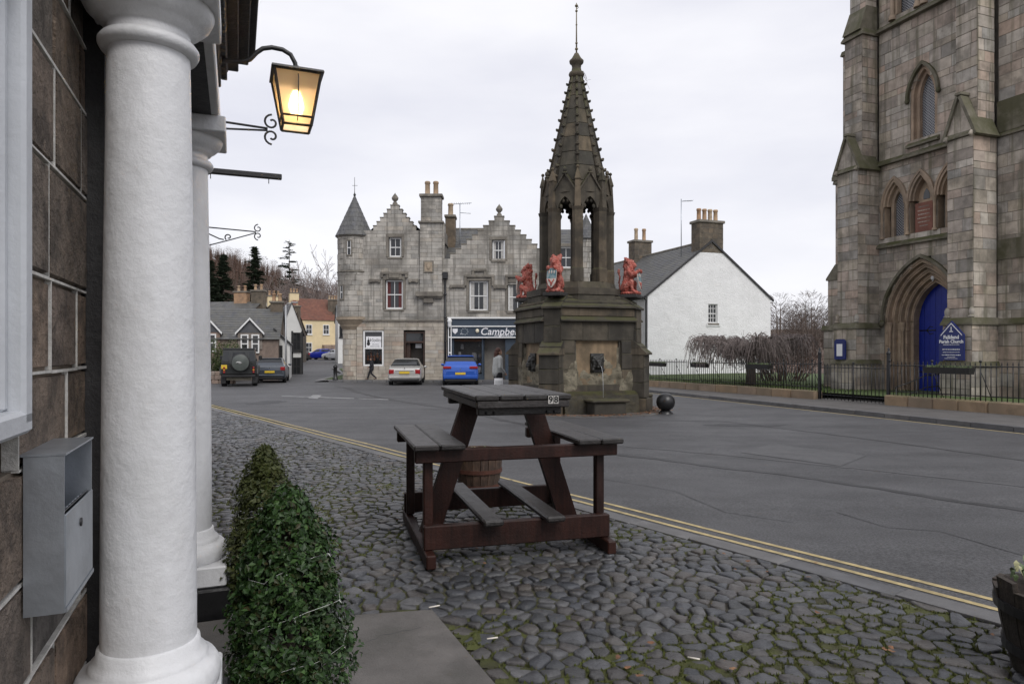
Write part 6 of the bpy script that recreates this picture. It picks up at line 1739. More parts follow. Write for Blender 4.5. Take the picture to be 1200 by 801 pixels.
    [(slates(b, (p0, .3, ra), (p1, .3, ra), (p1, 4.6, rb), (p0, 4.6, rb), .32, .26, rg), slates(b, (p1, 9, ra), (p0, 9, ra), (p0, 4.6, rb), (p1, 4.6, rb), .5, .5, rg)) for p0, p1 in ((uA1 - .2, ux(585)), (ux(652), uC1))]
    def cross(uc, hw, z0, z1, y1):
        slates(b, (uc - hw, y1, z0), (uc - hw, .36, z0), (uc, .36, z1), (uc, y1, z1), .32, .26, rg); slates(b, (uc + hw, .36, z0), (uc + hw, y1, z0), (uc, y1, z1), (uc, .36, z1), .32, .26, rg)
    cross(ux(585), 3.0, vz(303) - .15, vz(254) - .25, 4.8); cross(ux(462.5), 2.3, vz(270) - .5, vz(243) - .1, 7); cross(ux(480), 2.2, vz(285), vz(262), 7)
    b.build('roof_slates', SLATE, tb, kind='stuff')
    b = MB(); b.tube([(uA1 - .2, 4.6, rb + .03), (ux(585), 4.6, rb + .03)], .08, 6); b.build('ridge', TRIM, tb)
    # far turret behind the fountain
    drum(vz(345), vz(281), .62, .62, bl, c, ux(687), .1); cone(ux(687), .1, .74, vz(280.5), vz(250)); b = MB(); b.lathe([(.1, vz(352)), (.64, vz(345)), (.66, vz(343))], 20, T((ux(687), .1, 0))); b.build('corbel_ring', TRIM, tb)
    c.build('wall', MORTAR_G, tb); cw_.build('ground_floor_wall', MORTAR_G, tb, kind='stuff')
    lay(tb, bl, ASHLAR, 230); lay(tb, blw, ASHLARW, 70, 'ashlar_block')
    # aerial
    b = MB(); p = (ux(535.5), 2.4); b.tube([(p[0], p[1], vz(300)), (p[0], p[1], vz(229))], .028, 6); b.tube([(p[0] - .55, p[1], vz(229.5)), (p[0] + .75, p[1], vz(228))], .02, 5)
    for q in range(9): b.tube([(p[0] - .5 + q * .14, p[1] - .3, vz(229) + .02), (p[0] - .5 + q * .14, p[1] + .3, vz(229) + .02)], .010, 4)
    b.tube([(p[0], p[1], vz(240)), (p[0] + .7, p[1], vz(241))], .02, 5); b.build('tv_aerial', ZINC, tb)
    # drain pipe
    b = MB(); b.tube([(ux(522), -.12, .05), (ux(522), -.12, vz(328))], .065, 8); b.bbox(ux(522) - .16, ux(522) + .16, -.26, .0, vz(327), vz(319), .03)
    for y in (345, 372, 400, 425): b.lathe([(.065, -.05), (.09, -.04), (.09, .04), (.065, .05)], 10, T((ux(522), -.12, vz(y))))
    b.build('downpipe', BLACKIRON, tb)
    # base course
    # ---- craft shop window and door
    x0, x1, z0, z1 = ux(425.5), ux(449.5), vz(429.5), vz(387.5); b = MB(); f = .1
    b.bbox(x0, x0+f, .02, .12, z0, z1, .01); b.bbox(x1-f, x1, .02, .12, z0, z1, .01); b.bbox(x0+f, x1-f, .02, .12, z0, z0+.14, .01); b.bbox(x0+f, x1-f, .02, .12, z1-.06, z1, .01)
    zm = vz(408); b.bbox(x0+f, x1-f, .02, .12, zm-.04, zm+.04, .01); sw = b.build('shop_window', SASH, tb)
    g = MB(); g.box(x0, x1, .08, .09, z0, zm); g.build('pane', SHOPGL, sw); g = MB(); g.box(x0, x1, .08, .09, zm, z1); g.build('pane', GLASS, sw)
    b = MB(); b.box(x0, x1, .8, .84, z0, z1); b.build('shop_interior', DKIN, sw)
    vi = MB()
    for k in range(5):           # violins hanging in the window
        xc = x0 + .22 + k * .2; zz = z0 + .55 + .18 * (k % 2)
        v = MB(); v.ball((xc, .35, zz - .10), (.085, .03, .10), 10, 8); v.ball((xc, .35, zz + .06), (.07, .03, .085), 10, 8); v.box(xc - .012, xc + .012, .33, .37, zz + .1, zz + .34); v.build('violin', VIOLIN, sw)
    b = MB(); b.bbox(ux(428.7), ux(446.5), .055, .075, vz(407), vz(394), .003); sg = b.build('window_sign', SIGNWHITE, sw)
    put('lettering', text_mesh('Violins', .30, BLACKP, .002, shear=.25), sg, T((ux(440), .053, vz(398.5))) @ FACE)
    print_line(sg, ux(440), .054, vz(403.3), .40, .045, BLACKP, 1); print_line(sg, ux(439), .054, vz(405.6), .55, .04, BLACKP, 2)
    v = MB(); v.ball((ux(431.6), .052, vz(402.4)), (.10, .004, .13), 10, 8); v.ball((ux(431.6), .052, vz(399.4)), (.08, .004, .10), 10, 8); v.box(ux(431.6) - .015, ux(431.6) + .015, .050, .054, vz(399), vz(395.2)); v.build('sign_emblem', BLACKP, sg)
    x0, x1 = ux(473.5), ux(497.5); z1 = vz(388.5)
    b = MB(); b.box(x0, x0 + .09, .1, .3, 0, z1); b.box(x1 - .09, x1, .1, .3, 0, z1); b.box(x0 + .09, x1 - .09, .1, .3, z1 - .08, z1); b.box(x0 + .09, x1 - .09, .1, .3, vz(401.5), vz(399.5)); df = b.build('door_frame', DKWOOD, tb)
    g = MB(); g.box(x0 + .09, x1 - .09, .2, .22, vz(399.5), z1 - .08); g.build('fanlight', GLASS, df)
    b = MB(); b.bbox(x0 + .1, x1 - .1, .62, .68, .0, vz(401.7), .01); dr = b.build('door', DKIN, tb)
    b = MB(); b.bbox(x0 + .09, x0 + .35, .28, .62, .02, vz(401.8), .01); b.build('door_leaf', DKWOOD, dr)
    b = MB(); b.box(x0 + .62, x0 + 1.0, .59, .61, vz(407.5), vz(402.5)); b.build('door_notice', SIGNWHITE, dr)
    # ---- blue shopfront
    sx0, sx1 = ux(524.5), ux(640)
    b = MB(); b.bbox(sx0, sx1, -.22, .02, vz(373.6), vz(371.6), .02); b.build('shop_cornice', SASH, tb)
    b = MB(); b.bbox(sx0, sx1, -.12, .05, vz(381.5), vz(373.7), .005); b.build('blind_box', SHOPBLUE, tb)
    b = MB(); b.bbox(sx0 + .25, sx1, -.18, .05, vz(383), vz(381.6), .008); b.bbox(sx0 + .25, sx1, -.18, .05, vz(396), vz(394.6), .008); b.build('fascia_border', SASH, tb)
    b = MB(); b.bbox(sx0 + .25, sx1, -.10, .05, vz(394.5), vz(383.1), .004); fs = b.build('fascia', SHOPBLUE, tb)
    put('lettering', text_mesh('Campbells', .62, SIGNWHITE, .01, shear=.2, bold=.006), fs, T((ux(587.5), -.115, vz(388.6))) @ FACE)
    print_line(fs, ux(590), -.102, vz(393), 1.1, .07, SIGNWHITE, 3)
    b = MB(); b.prism([(-.16, .16), (.16, .16), (.15, -.02), (0, -.18), (-.15, -.02)], -.125, -.102, T((ux(533.5), 0, vz(388)))); b.build('emblem_shield', SIGNWHITE, fs)
    b = MB()
    for k in range(9):
        a = 2 * math.pi * k / 9; b.ball((ux(544.5) + .2 * math.cos(a), -.11, vz(388.5) + .19 * math.sin(a)), (.05, .012, .05), 6, 5)
    b.build('emblem_thistle', material('faded_print', [(.22,.25,.28)], .7, .2, 9, 60, 0), fs)
    print_line(fs, ux(541.5), -.102, vz(391.2), .22, .06, SIGNWHITE, 4)
    b = MB(); b.ball((ux(559.5), -.16, vz(387.6)), (.11, .08, .13), 10, 8); b.tube([(ux(559.5), -.1, vz(386)), (ux(559.5), -.16, vz(386.5))], .02, 6); b.build('fascia_lamp', material('warm_globe', [(.75,.68,.52)], .4, .1, 9, 60, 0), fs)
    # carved white pole
    xp = ux(527.3); b = MB()
    for s in (-.10, .06): b.box(xp + s, xp + s + .055, -.2, -.1, .35, vz(383))
    for y in (383, 395, 413, 425): b.box(xp - .102, xp + .117, -.203, -.098, vz(y) - .04, vz(y) + .04)
    b.lathe([(.09, vz(383)), (.12, vz(381.5)), (.11, vz(378)), (.15, vz(376.5)), (.12, vz(374.5)), (.04, vz(373)), (0, vz(372.6))], 12, T((xp, -.26, 0))); b.build('shop_pole', SASH, tb)
    # windows and recessed door of the shop
    a, b2, z1 = ux(530.5), ux(566), vz(396.2)
    q = MB(); q.bbox(sx0, b2 + .02, .05, .22, 0, vz(440), .01); q.build('stall_riser', SHOPBLUE, tb)
    q = MB(); 
    for x in (a, b2 - .08): q.bbox(x, x + .08, .06, .16, vz(440) + .002, z1, .01)
    q.bbox(a + .08, b2 - .08, .06, .16, vz(440) + .002, vz(440) + .1, .01); q.bbox(sx0, a, .06, .2, 0.0 + vz(440), z1, .01); wf = q.build('shop_window', SHOPBLUE, tb)
    q = MB(); q.box(a + .08, b2 - .08, .10, .11, vz(440) + .1, z1); q.build('pane', SHOPGL, wf)
    q = MB(); q.box(sx0 + .1, sx1 - .1, 2.2, 2.3, 0, z1); q.build('shop_interior', DKIN, wf); q = MB(); q.box(sx0 + .1, sx1 - .1, .25, 2.2, z1 + .02, z1 + .06); q.build('shop_ceiling', DKIN, wf)
    q = MB(); q.box(sx0 + .02, sx0 + .08, .25, 2.2, 0, z1); q.build('shop_side', DKIN, wf)
    for k, (px, y0, y1, w_) in enumerate(((541, 409, 403, .16), (562, 406, 401, .14), (562.5, 419, 414, .14), (538, 417, 412, .15), (555, 424, 413, .3), (546, 432, 420, .4), (561, 437, 430, .3))):
        q = MB(); q.lathe([(w_*.5, vz(y0)), (w_*.7, vz(y0) + .04), (w_*.45, vz(y1)), (0, vz(y1))], 12, T((ux(px), .5, 0))); q.build('shop_display', (SIGNWHITE, CURTAIN, ASHLARWT)[k % 3], wf)
    q = MB(); q.bbox(a, b2, .25, .35, vz(400), vz(397), .01); q.build('shop_display', VIOLIN, wf)
    q = MB(); q.box(ux(566.5), ux(592), .9, .96, 0, z1 - .0); q.build('shop_recess', SHOPBLUE, tb)
    q = MB(); q.bbox(ux(570), ux(580.5), .84, .90, .05, vz(402), .01); d2 = q.build('door', SHOPBLUE, tb)
    q = MB(); q.box(ux(572), ux(578.5), .825, .838, vz(424), vz(405)); q.build('pane', GLASS, d2); q = MB(); q.box(ux(572), ux(578.5), .825, .838, vz(440), vz(427)); q.build('pane', GLASS, d2)
    q = MB(); q.box(ux(577.5), ux(579.8), .80, .82, vz(424), vz(419)); q.build('door_notice', SIGNWHITE, d2)
    q = MB(); q.box(ux(566.3), ux(566.3) + .05, .16, .9, 0, z1); q.build('recess_side', SHOPBLUE, tb)
    q = MB(); q.bbox(ux(592), sx1, .06, .3, 0, z1, .01); q.build('shop_pier', SHOPBLUE, tb)
    q = MB(); q.bbox(ux(474), ux(498), -.4, .6, -.05, .12, .02); q.build('doorstep', TRIM, tb)
ASHLARWT = material('warm_trim', [(.34,.275,.205)], .88, .3, 3, 40, .3, stain=.5, staincol=(.14,.115,.09), stainscale=1.2)
SHOPGL = glassy('shop_glass', (.02,.022,.024), .04, .35)
DKIN = material('dark_interior', [(.035,.03,.026)], .9, .4, 2, 20, 0)
DKWOOD = material('dark_door_wood', [(.045,.022,.014)], .5, .4, 4, 60, .2)
VIOLIN = material('violin_varnish', [(.34,.10,.025),(.42,.15,.04),(.26,.07,.02)], .3, .3, 6, 60, 0)
town_building()
# pavement before the building, with its kerb
KY = 40.9
pb = MB(); pb.add([(x, y, gz(x, y) + .11) for x, y in ((ux(393)-.1, KY), (7.5, KY), (7.5, 44), (ux(393)-.1, 44))], [(0,1,2,3)]); pbo = pb.build('pavement', FLAG, kind='structure')
x = ux(393) - .1; rg = random.Random(4)
while x < 7.5:
    l = rg.uniform(.8, 1.1); b = MB(); b.bbox(.01, l - .01, -.14, 0, -.1, .118, .015); put('kerb_stone', b.mesh('kerb_stone', KERB), pbo, T((x, KY, gz(x, KY)))); x += l
b = MB(); b.add([(x, y, gz(x, y) + .135) for x, y in ((-11.6, 42.2), (-10.6, 42.2), (-11.2, 52), (-14.0, 60), (-15.2, 60), (-12.2, 50))], [(0,1,2,3,4,5)]); b.build('verge', GRASS, kind='structure')
sheet('pavement', [(-11.9, 41.0), (-11.0, 41.0), (-11.0, 44), (-12.2, 52), (-15.6, 62), (-16.4, 62), (-13.0, 52)], .10, KERB, kind='structure')

# ------------------------------------------------------------------ vehicles
TYRE = material('tyre', [(.02,.02,.021)], .85, .2, 20, 60, .1); ALLOY = material('alloy', [(.35,.36,.37)], .35, .15, 20, 60, 0, metal=.8)
TAIL = material('tail_lamp', [(.28,.012,.015)], .25, .15, 12, 60, 0); PLATEY = material('yellow_plate', [(.62,.43,.03)], .5, .08, 12, 60, 0)
CARBLK = material('car_black_trim', [(.015,.015,.016)], .5, .2, 12, 60, 0); CHROME = material('chrome', [(.6,.6,.62)], .18, .05, 12, 60, 0, metal=1); CARGL = glassy('car_glass', (.015,.017,.019), .05)
def paint(nm, col): return material(nm, [col], .32, .05, 3, 60, 0, coat=.6, metal=.25, stain=.12, staincol=tuple(c*.6 for c in col), stainscale=2)
def cr(p0, p1, p2, p3, t):
    return tuple(.5 * ((2*b) + (-a + c)*t + (2*a - 5*b + 4*c - d)*t*t + (-a + 3*b - 3*c + d)*t**3) for a, b, c, d in zip(p0, p1, p2, p3))
def smooth_curve(P_, k):
    out = []
    for i in range(len(P_) - 1):
        a, b, c, d = P_[max(i-1, 0)], P_[i], P_[i+1], P_[min(i+2, len(P_)-1)]
        for j in range(k): out.append(cr(a, b, c, d, j / k))
    out.append(P_[-1]); return out
def wheel(parent, x, y, r, w, s):
    M = T((x, y, r)) @ RY(R(90))
    b = MB(); b.lathe([(r*.6, -w/2), (r*.93, -w/2), (r, -w*.32), (r, w*.32), (r*.93, w/2), (r*.6, w/2)], 24, M); t = b.build('wheel', TYRE, parent)
    b = MB(); b.lathe([(0, s*w*.40), (r*.12, s*w*.42), (r*.5, s*w*.36), (r*.62, s*w*.5), (r*.62, s*w*.3), (0, s*w*.2)], 20, M); b.build('rim', ALLOY, t)
def car(label, loc, rz, L_, W_, H_, kind, pm, group=None, lamps='side', name='parked_car', cat='car'):
    o = thing(name, label, cat, loc, rz, group); w = W_ / 2
    if kind == 'saloon': st = [(0,.33,.70,.74,.80,0),(.012,.24,.82,.90,.93,0),(.04,.20,.90,.965,.985,0),(.13,.19,.93,1.0,1.0,0),(.17,.19,.94,1.03,1.0,.05),(.31,.19,.95,1.40,1.0,1),(.42,.19,.95,1.44,1.0,1),(.55,.19,.95,1.44,1.0,1),(.63,.19,.95,1.36,1.0,1),(.75,.19,.93,1.02,1.0,.05),(.80,.19,.90,.96,1.0,0),(.93,.2,.78,.84,.95,0),(.985,.26,.66,.72,.85,0),(1,.34,.55,.62,.72,0)]
    elif kind == 'suv': st = [(0,.40,.72,.78,.82,0),(.012,.30,.95,1.03,.94,0),(.03,.25,1.02,1.10,.975,.1),(.055,.23,1.05,1.22,.99,.5),(.15,.22,1.05,1.56,1.0,1),(.28,.22,1.04,1.62,1.0,1),(.5,.22,1.02,1.62,1.0,1),(.60,.22,1.0,1.53,1.0,1),(.72,.22,.98,1.10,1.0,.05),(.79,.22,.95,1.02,1.0,0),(.92,.23,.84,.92,.95,0),(.985,.30,.7,.78,.85,0),(1,.38,.6,.66,.72,0)]
    else: st = [(0,.38,.70,.76,.82,0),(.012,.28,.92,.99,.94,0),(.03,.22,.98,1.05,.975,.1),(.055,.20,1.0,1.14,.99,.5),(.14,.19,.99,1.42,1.0,1),(.28,.19,.98,1.48,1.0,1),(.5,.19,.97,1.48,1.0,1),(.60,.19,.95,1.40,1.0,1),(.73,.19,.92,1.02,1.0,.05),(.80,.19,.89,.95,1.0,0),(.93,.2,.78,.85,.95,0),(.985,.26,.66,.72,.85,0),(1,.34,.55,.62,.72,0)]
    hs_ = H_ / max(s[3] for s in st); rows = []
    for f, z0, zb, zt, k, gh in st:
        z0, zb, zt = z0, zb * hs_, zt * hs_; ww = w * k; gw = ww * (.93 + (.76 - .93) * gh); d = max(zt - zb, .02)
        rows.append([(ww*.80, f*L_, z0), (ww*.96, f*L_, z0 + (zb-z0)*.12), (ww, f*L_, z0 + (zb-z0)*.42), (ww*.985, f*L_, z0 + (zb-z0)*.8), (ww*.945, f*L_, zb), (gw, f*L_, zb + d*.78), (gw*.88, f*L_, zb + d*.95), (gw*.5, f*L_, zb+d*.99), (0, f*L_, zb + d)])
    K = 4; nr = len(rows[0]); rows = [smooth_curve(r, 3) for r in rows]; m = len(rows[0]); cols = [smooth_curve([rows[i][j] for i in range(len(rows))], K) for j in range(m)]; n = len(cols[0])
    body, glassr, glassf = MB(), MB(), MB(); gs = {k: MB() for k in ((1,0),(1,1),(-1,0),(-1,1))}
    rise = [i for i, s in enumerate(st) if s[5] == 1]; r0, r1 = rise[0], rise[-1]
    for sgn in (1, -1):
        idx = lambda i, j: (cols[j][i][0] * sgn, cols[j][i][1], cols[j][i][2])
        for i in range(n - 1):
            for j in range(m - 1):
                si, tj = i / K, j / 3; tgt = body
                if tj >= 5 and (r0 - (1 if kind == 'saloon' else .75)) <= si < r0 - .12 and tj >= 5.0: tgt = glassr
                elif tj >= 5 and r1 + .12 <= si < r1 + .95: tgt = glassf
                elif 4.2 <= tj < 5 and r0 - .3 <= si < r1 + .3 and not (abs(si - (r0 + r1) / 2) < .13): tgt = gs[sgn, int(si > (r0 + r1) / 2)]
                q = [idx(i, j), idx(i + 1, j), idx(i + 1, j + 1), idx(i, j + 1)]
                tgt.add(q if sgn > 0 else q[::-1], [(0, 1, 2, 3)], None, 0, True)
    cap = [cols[j][0] for j in range(m)]; body.add([(x, y, z) for x, y, z in cap] + [(-x, y, z) for x, y, z in cap[-2::-1]], [list(range(2*m-1))])
    cap = [cols[j][-1] for j in range(m)]; body.add([(x, y, z) for x, y, z in cap] + [(-x, y, z) for x, y, z in cap[-2::-1]], [list(range(2*m-1))])
    bo = body.build('body', pm, o); glassr.build('rear_window', CARGL, o); glassf.build('windscreen', CARGL, o); [g.build('side_window', CARGL, o) for g in gs.values()]
    u = MB(); u.box(-w*.8, w*.8, L_*.03, L_*.96, .2, .34); u.build('underbody', CARBLK, o)
    wr = .31 if kind != 'suv' else .36
    for y in (L_*.19, L_*.81):
        for s in (-1, 1): wheel(o, s*(w - .11), y, wr, .21, s)
    zb = st[1][2] * hs_
    for s in (-1, 1):
        if kind == 'saloon': z0, z1, x0, x1, y0 = .62, .86, w*.62, w*.93, .015
        elif kind == 'suv': z0, z1, x0, x1, y0 = .90, 1.04, w*.50, w*.95, .0
        else: z0, z1, x0, x1, y0 = .74, .96, w*.66, w*.95, .01
        b = MB(); a, c_ = sorted((s*x0, s*x1)); b.bbox(a, c_, y0 - .03, y0 + .10, z0*hs_, z1*hs_, .03); b.build('tail_lamp', TAIL, o)
        b = MB(); b.ball((s*(w + .09), L_*.64, zb + .12), (.10, .06, .07), 10, 8); b.build('door_mirror', pm, o)
    b = MB(); b.bbox(-w*.94, w*.94, -.045, .10, .36, .52 if kind != 'suv' else .58, .05); b.build('rear_bumper', pm, o)
    b = MB(); b.bbox(-w*.86, w*.86, -.035, .10, .24, .355, .03); b.build('bumper_skirt', CARBLK, o)
    zp = {'saloon': .70, 'suv': .66, 'hatch': .66}[kind]; b = MB(); b.bbox(-.27, .27, -.056, -.046 if kind != 'saloon' else .02, zp - .06, zp + .06, .003); pt = b.build('number_plate', PLATEY, o)
    if kind == 'saloon': b = MB(); b.box(-.5, .5, -.02, .02, zp + .085, zp + .105); b.build('boot_trim', CHROME, o)
    b = MB(); b.box(-.02, .02, L_*.0 - .012, .0, zp + .2, zp + .26); b.build('badge', CHROME, o)
    if kind != 'saloon':
        b = MB(); b.bbox(-w*.72, w*.72, L_*.13, L_*.18, H_*.955, H_*.985, .012); b.build('roof_spoiler', pm, o)
    return o
car('silver saloon car parked in front of the craft shop door', (ux(474) * 36.3 / 42, 36.3, gz(0, 38.5) + .0), R(5), 4.6, 1.78, 1.44, 'saloon', paint('silver_paint', (.42, .41, .39)), 'parked cars')
car('bright blue estate car parked before the coffee shop window', ((539.5 - 600) * 36.0 / 800, 36.0, gz(0, 38.3)), R(3.5), 4.65, 1.92, 1.62, 'suv', paint('blue_paint', (.015, .085, .42)), 'parked cars')
car('dark grey hatchback parked beside the off road vehicle', ((316 - 600) * 39.5 / 800, 39.5, gz(0, 41)), R(15), 4.2, 1.76, 1.46, 'hatch', paint('slate_car_paint', (.05, .06, .075)), 'parked cars')
car('black car parked up the side street, rear to the square', ((356 - 600) * 86 / 800, 86, gz(0, 88)), R(38), 4.4, 1.76, 1.45, 'hatch', paint('black_car_paint', (.02, .014, .013)), 'parked cars')
car('small blue car parked sideways before the cream house', ((389 - 600) * 89 / 800, 90.5, gz(0, 90)), R(74), 4.1, 1.74, 1.45, 'hatch', paint('deep_blue_paint', (.01, .025, .30)), 'parked cars')
car('silver car parked nearest the turret up the side street', ((407 - 600) * 86 / 800, 88.5, gz(0, 88)), R(70), 4.2, 1.74, 1.42, 'saloon', paint('pale_silver_paint', (.5, .51, .53)), 'parked cars')

def off_roader():
    x, y = (280 - 600) * 35.0 / 800, 35.0
    o = thing('off_road_vehicle', 'black boxy off road vehicle with spare wheel on its rear door', 'off road vehicle', (x, y, gz(x, y + 2)), R(19)); gm = paint('green_black_paint', (.022, .024, .024)); L_ = 3.9
    b = MB(); b.bbox(-.86, .86, 0, L_*.62, .62, 1.18, .05); b.bbox(-.84, .84, L_*.60, L_, .66, 1.16, .05); b.build('body', gm, o)
    b = MB(); vs = [(-.84,.02,1.18),(.84,.02,1.18),(.84,2.35,1.18),(-.84,2.35,1.18),(-.74,.10,1.90),(.74,.10,1.90),(.74,2.15,1.90),(-.74,2.15,1.90)]; b.add(vs, [(3,2,1,0),(4,5,6,7),(0,1,5,4),(1,2,6,5),(2,3,7,6),(3,0,4,7)]); b.build('cabin', gm, o)
    b = MB(); b.bbox(-.78, .78, .04, 2.22, 1.90, 1.98, .035); b.build('roof', gm, o)
    rd = MB(); rd.add([(-.44,-.012,.72),(.44,-.012,.72),(.44,-.012,1.18),(.36,.07,1.86),(-.36,.07,1.86),(-.44,-.012,1.18),(-.44,.03,.72),(.44,.03,.72)], [(0,1,2,5),(5,2,3,4),(0,6,7,1)]); d = rd.build('rear_door', gm, o)
    b = MB(); b.add([(-.33,.004,1.28),(.33,.004,1.28),(.30,.055,1.78),(-.30,.055,1.78)], [(0,1,2,3)]); b.build('rear_window', CARGL, d)
    for s in (-1, 1):
        b = MB(); q = [(s*.50,.0,1.30),(s*.74,.0,1.30),(s*.68,.072,1.80),(s*.48,.072,1.80)]; b.add([(x_, y_ + .012, z_) for x_, y_, z_ in q], [(0,1,2,3)]); b.build('corner_window', CARGL, o)
        b = MB(); b.add([(s*.826,.25,1.30),(s*.826,1.35,1.30),(s*.765,1.30,1.78),(s*.765,.3,1.78)], [(0,1,2,3)]); b.build('side_window', CARGL, o)
        b = MB(); b.add([(s*.826,1.5,1.30),(s*.826,2.2,1.30),(s*.765,2.0,1.78),(s*.765,1.5,1.78)], [(0,1,2,3)]); b.build('side_window', CARGL, o)
        for z, mt in ((.98, TAIL), (.86, material('amber_lamp', [(.45,.16,.01)], .3, .1, 9, 60, 0)), (.75, TAIL)):
            b = MB(); b.lathe([(.055, 0), (.055, .03), (.03, .045), (0, .05)], 12, T((s*.70, 0, z)) @ RX(R(90))); b.build('tail_lamp', mt, o)
        b = MB(); b.bbox(s*.75 - .12, s*.75 + .12, .12, .15, .18, .5, .004); b.build('mud_flap', CARBLK, o)
        for yy in (.72, 3.1):
            wheel(o, s*.74, yy, .40, .26, s)
            b = MB(); A = [(yy - .56, .62), (yy - .48, .86), (yy - .2, .98), (yy + .2, .98), (yy + .48, .86), (yy + .56, .62)]; B = [(p_, z_ + .06) for p_, z_ in A]
            b.strip(A, B, -.06, .06, T((s*.87, 0, 0)) @ RZ(R(90)) @ S(1, -1, 1)); b.build('wheel_arch', CARBLK, o)
        b = MB(); b.bbox(s*.98 - .09, s*.98 + .09, 2.3, 2.36, 1.35, 1.58, .02); b.build('door_mirror', CARBLK, o)
    b = MB(); b.bbox(-.80, .80, -.10, .0, .50, .62, .02); b.build('rear_bumper', CARBLK, o)
    b = MB(); b.bbox(-.6, .6, .05, .12, .34, .5, .01); b.build('crossmember', material('muddy_metal', [(.12,.11,.085)], .9, .4, 6, 60, .2), o)
    M = T((.08, -.04, 1.24)) @ RX(R(90)); b = MB(); b.lathe([(.45, -.02), (.46, .05), (.46, .20), (.42, .24), (0, .255)], 28, M); sp = b.build('spare_wheel', CARBLK, o)
    b = MB(); b.lathe([(.41, .242), (.39, .252), (0, .268)], 28, M); cv = b.build('wheel_cover', material('grey_cover', [(.075,.085,.078)], .45, .3, 4, 60, .1), sp)
    b = MB(); b.tube([(-.13, -.31, 1.23), (-.05, -.312, 1.27), (.05, -.312, 1.27), (.15, -.31, 1.22)], [.02,.035,.035,.02], 8); b.tube([(-.02,-.31,1.22),(.12,-.31,1.20)], .02, 6); b.build('cover_mark', material('cover_white', [(.45,.45,.44)], .6, .2, 9, 60, 0), sp)
    b = MB(); b.bbox(-.84, -.56, -.03, -.012, .93, 1.13, .003); b.build('number_plate', PLATEY, o)
    b = MB(); b.box(-1.0, 1.0, .3, 3.7, .45, .62) if False else b.box(-.55, .55, .2, 3.7, .42, .62); b.build('chassis', CARBLK, o)
off_roader()

# ------------------------------------------------------------------ people
SKIN = material('skin', [(.42,.25,.18)], .6, .1, 9, 60, 0); DARKCL = material('dark_coat', [(.014,.015,.02)], .85, .3, 9, 60, .2); DKTR = material('dark_trousers', [(.018,.018,.022)], .9, .2, 9, 60, .1)
PALECL = material('pale_coat', [(.42,.43,.42)], .85, .15, 9, 60, .2); HAIRB = material('brown_hair', [(.065,.025,.016)], .7, .3, 20, 60, .2); HAIRD = material('dark_hair', [(.02,.012,.01)], .7, .3, 20, 60, .2); SHOE = material('shoe', [(.015,.014,.014)], .6, .2, 9, 60, 0)
def hand(m, p, d, side):
    d = d.normalized(); o = d.orthogonal().normalized(); n = d.cross(o); k = .055
    m.ball(p + d*.04, (.03,.026,.045), 8, 6)
    for i, l in enumerate((.06,.075,.07,.055)):
        b = p + d*.07 + o*(i-1.5)*.019; m.limb([b, b + d*l*.5 + n*.006, b + d*l*.9 + n*.02], [.010,.009,.008], 6)
    b = p + d*.03 + o*.03*side; m.limb([b, b + d*.03 + o*.022*side, b + d*.055 + o*.026*side + n*.008], [.011,.010,.008], 6)
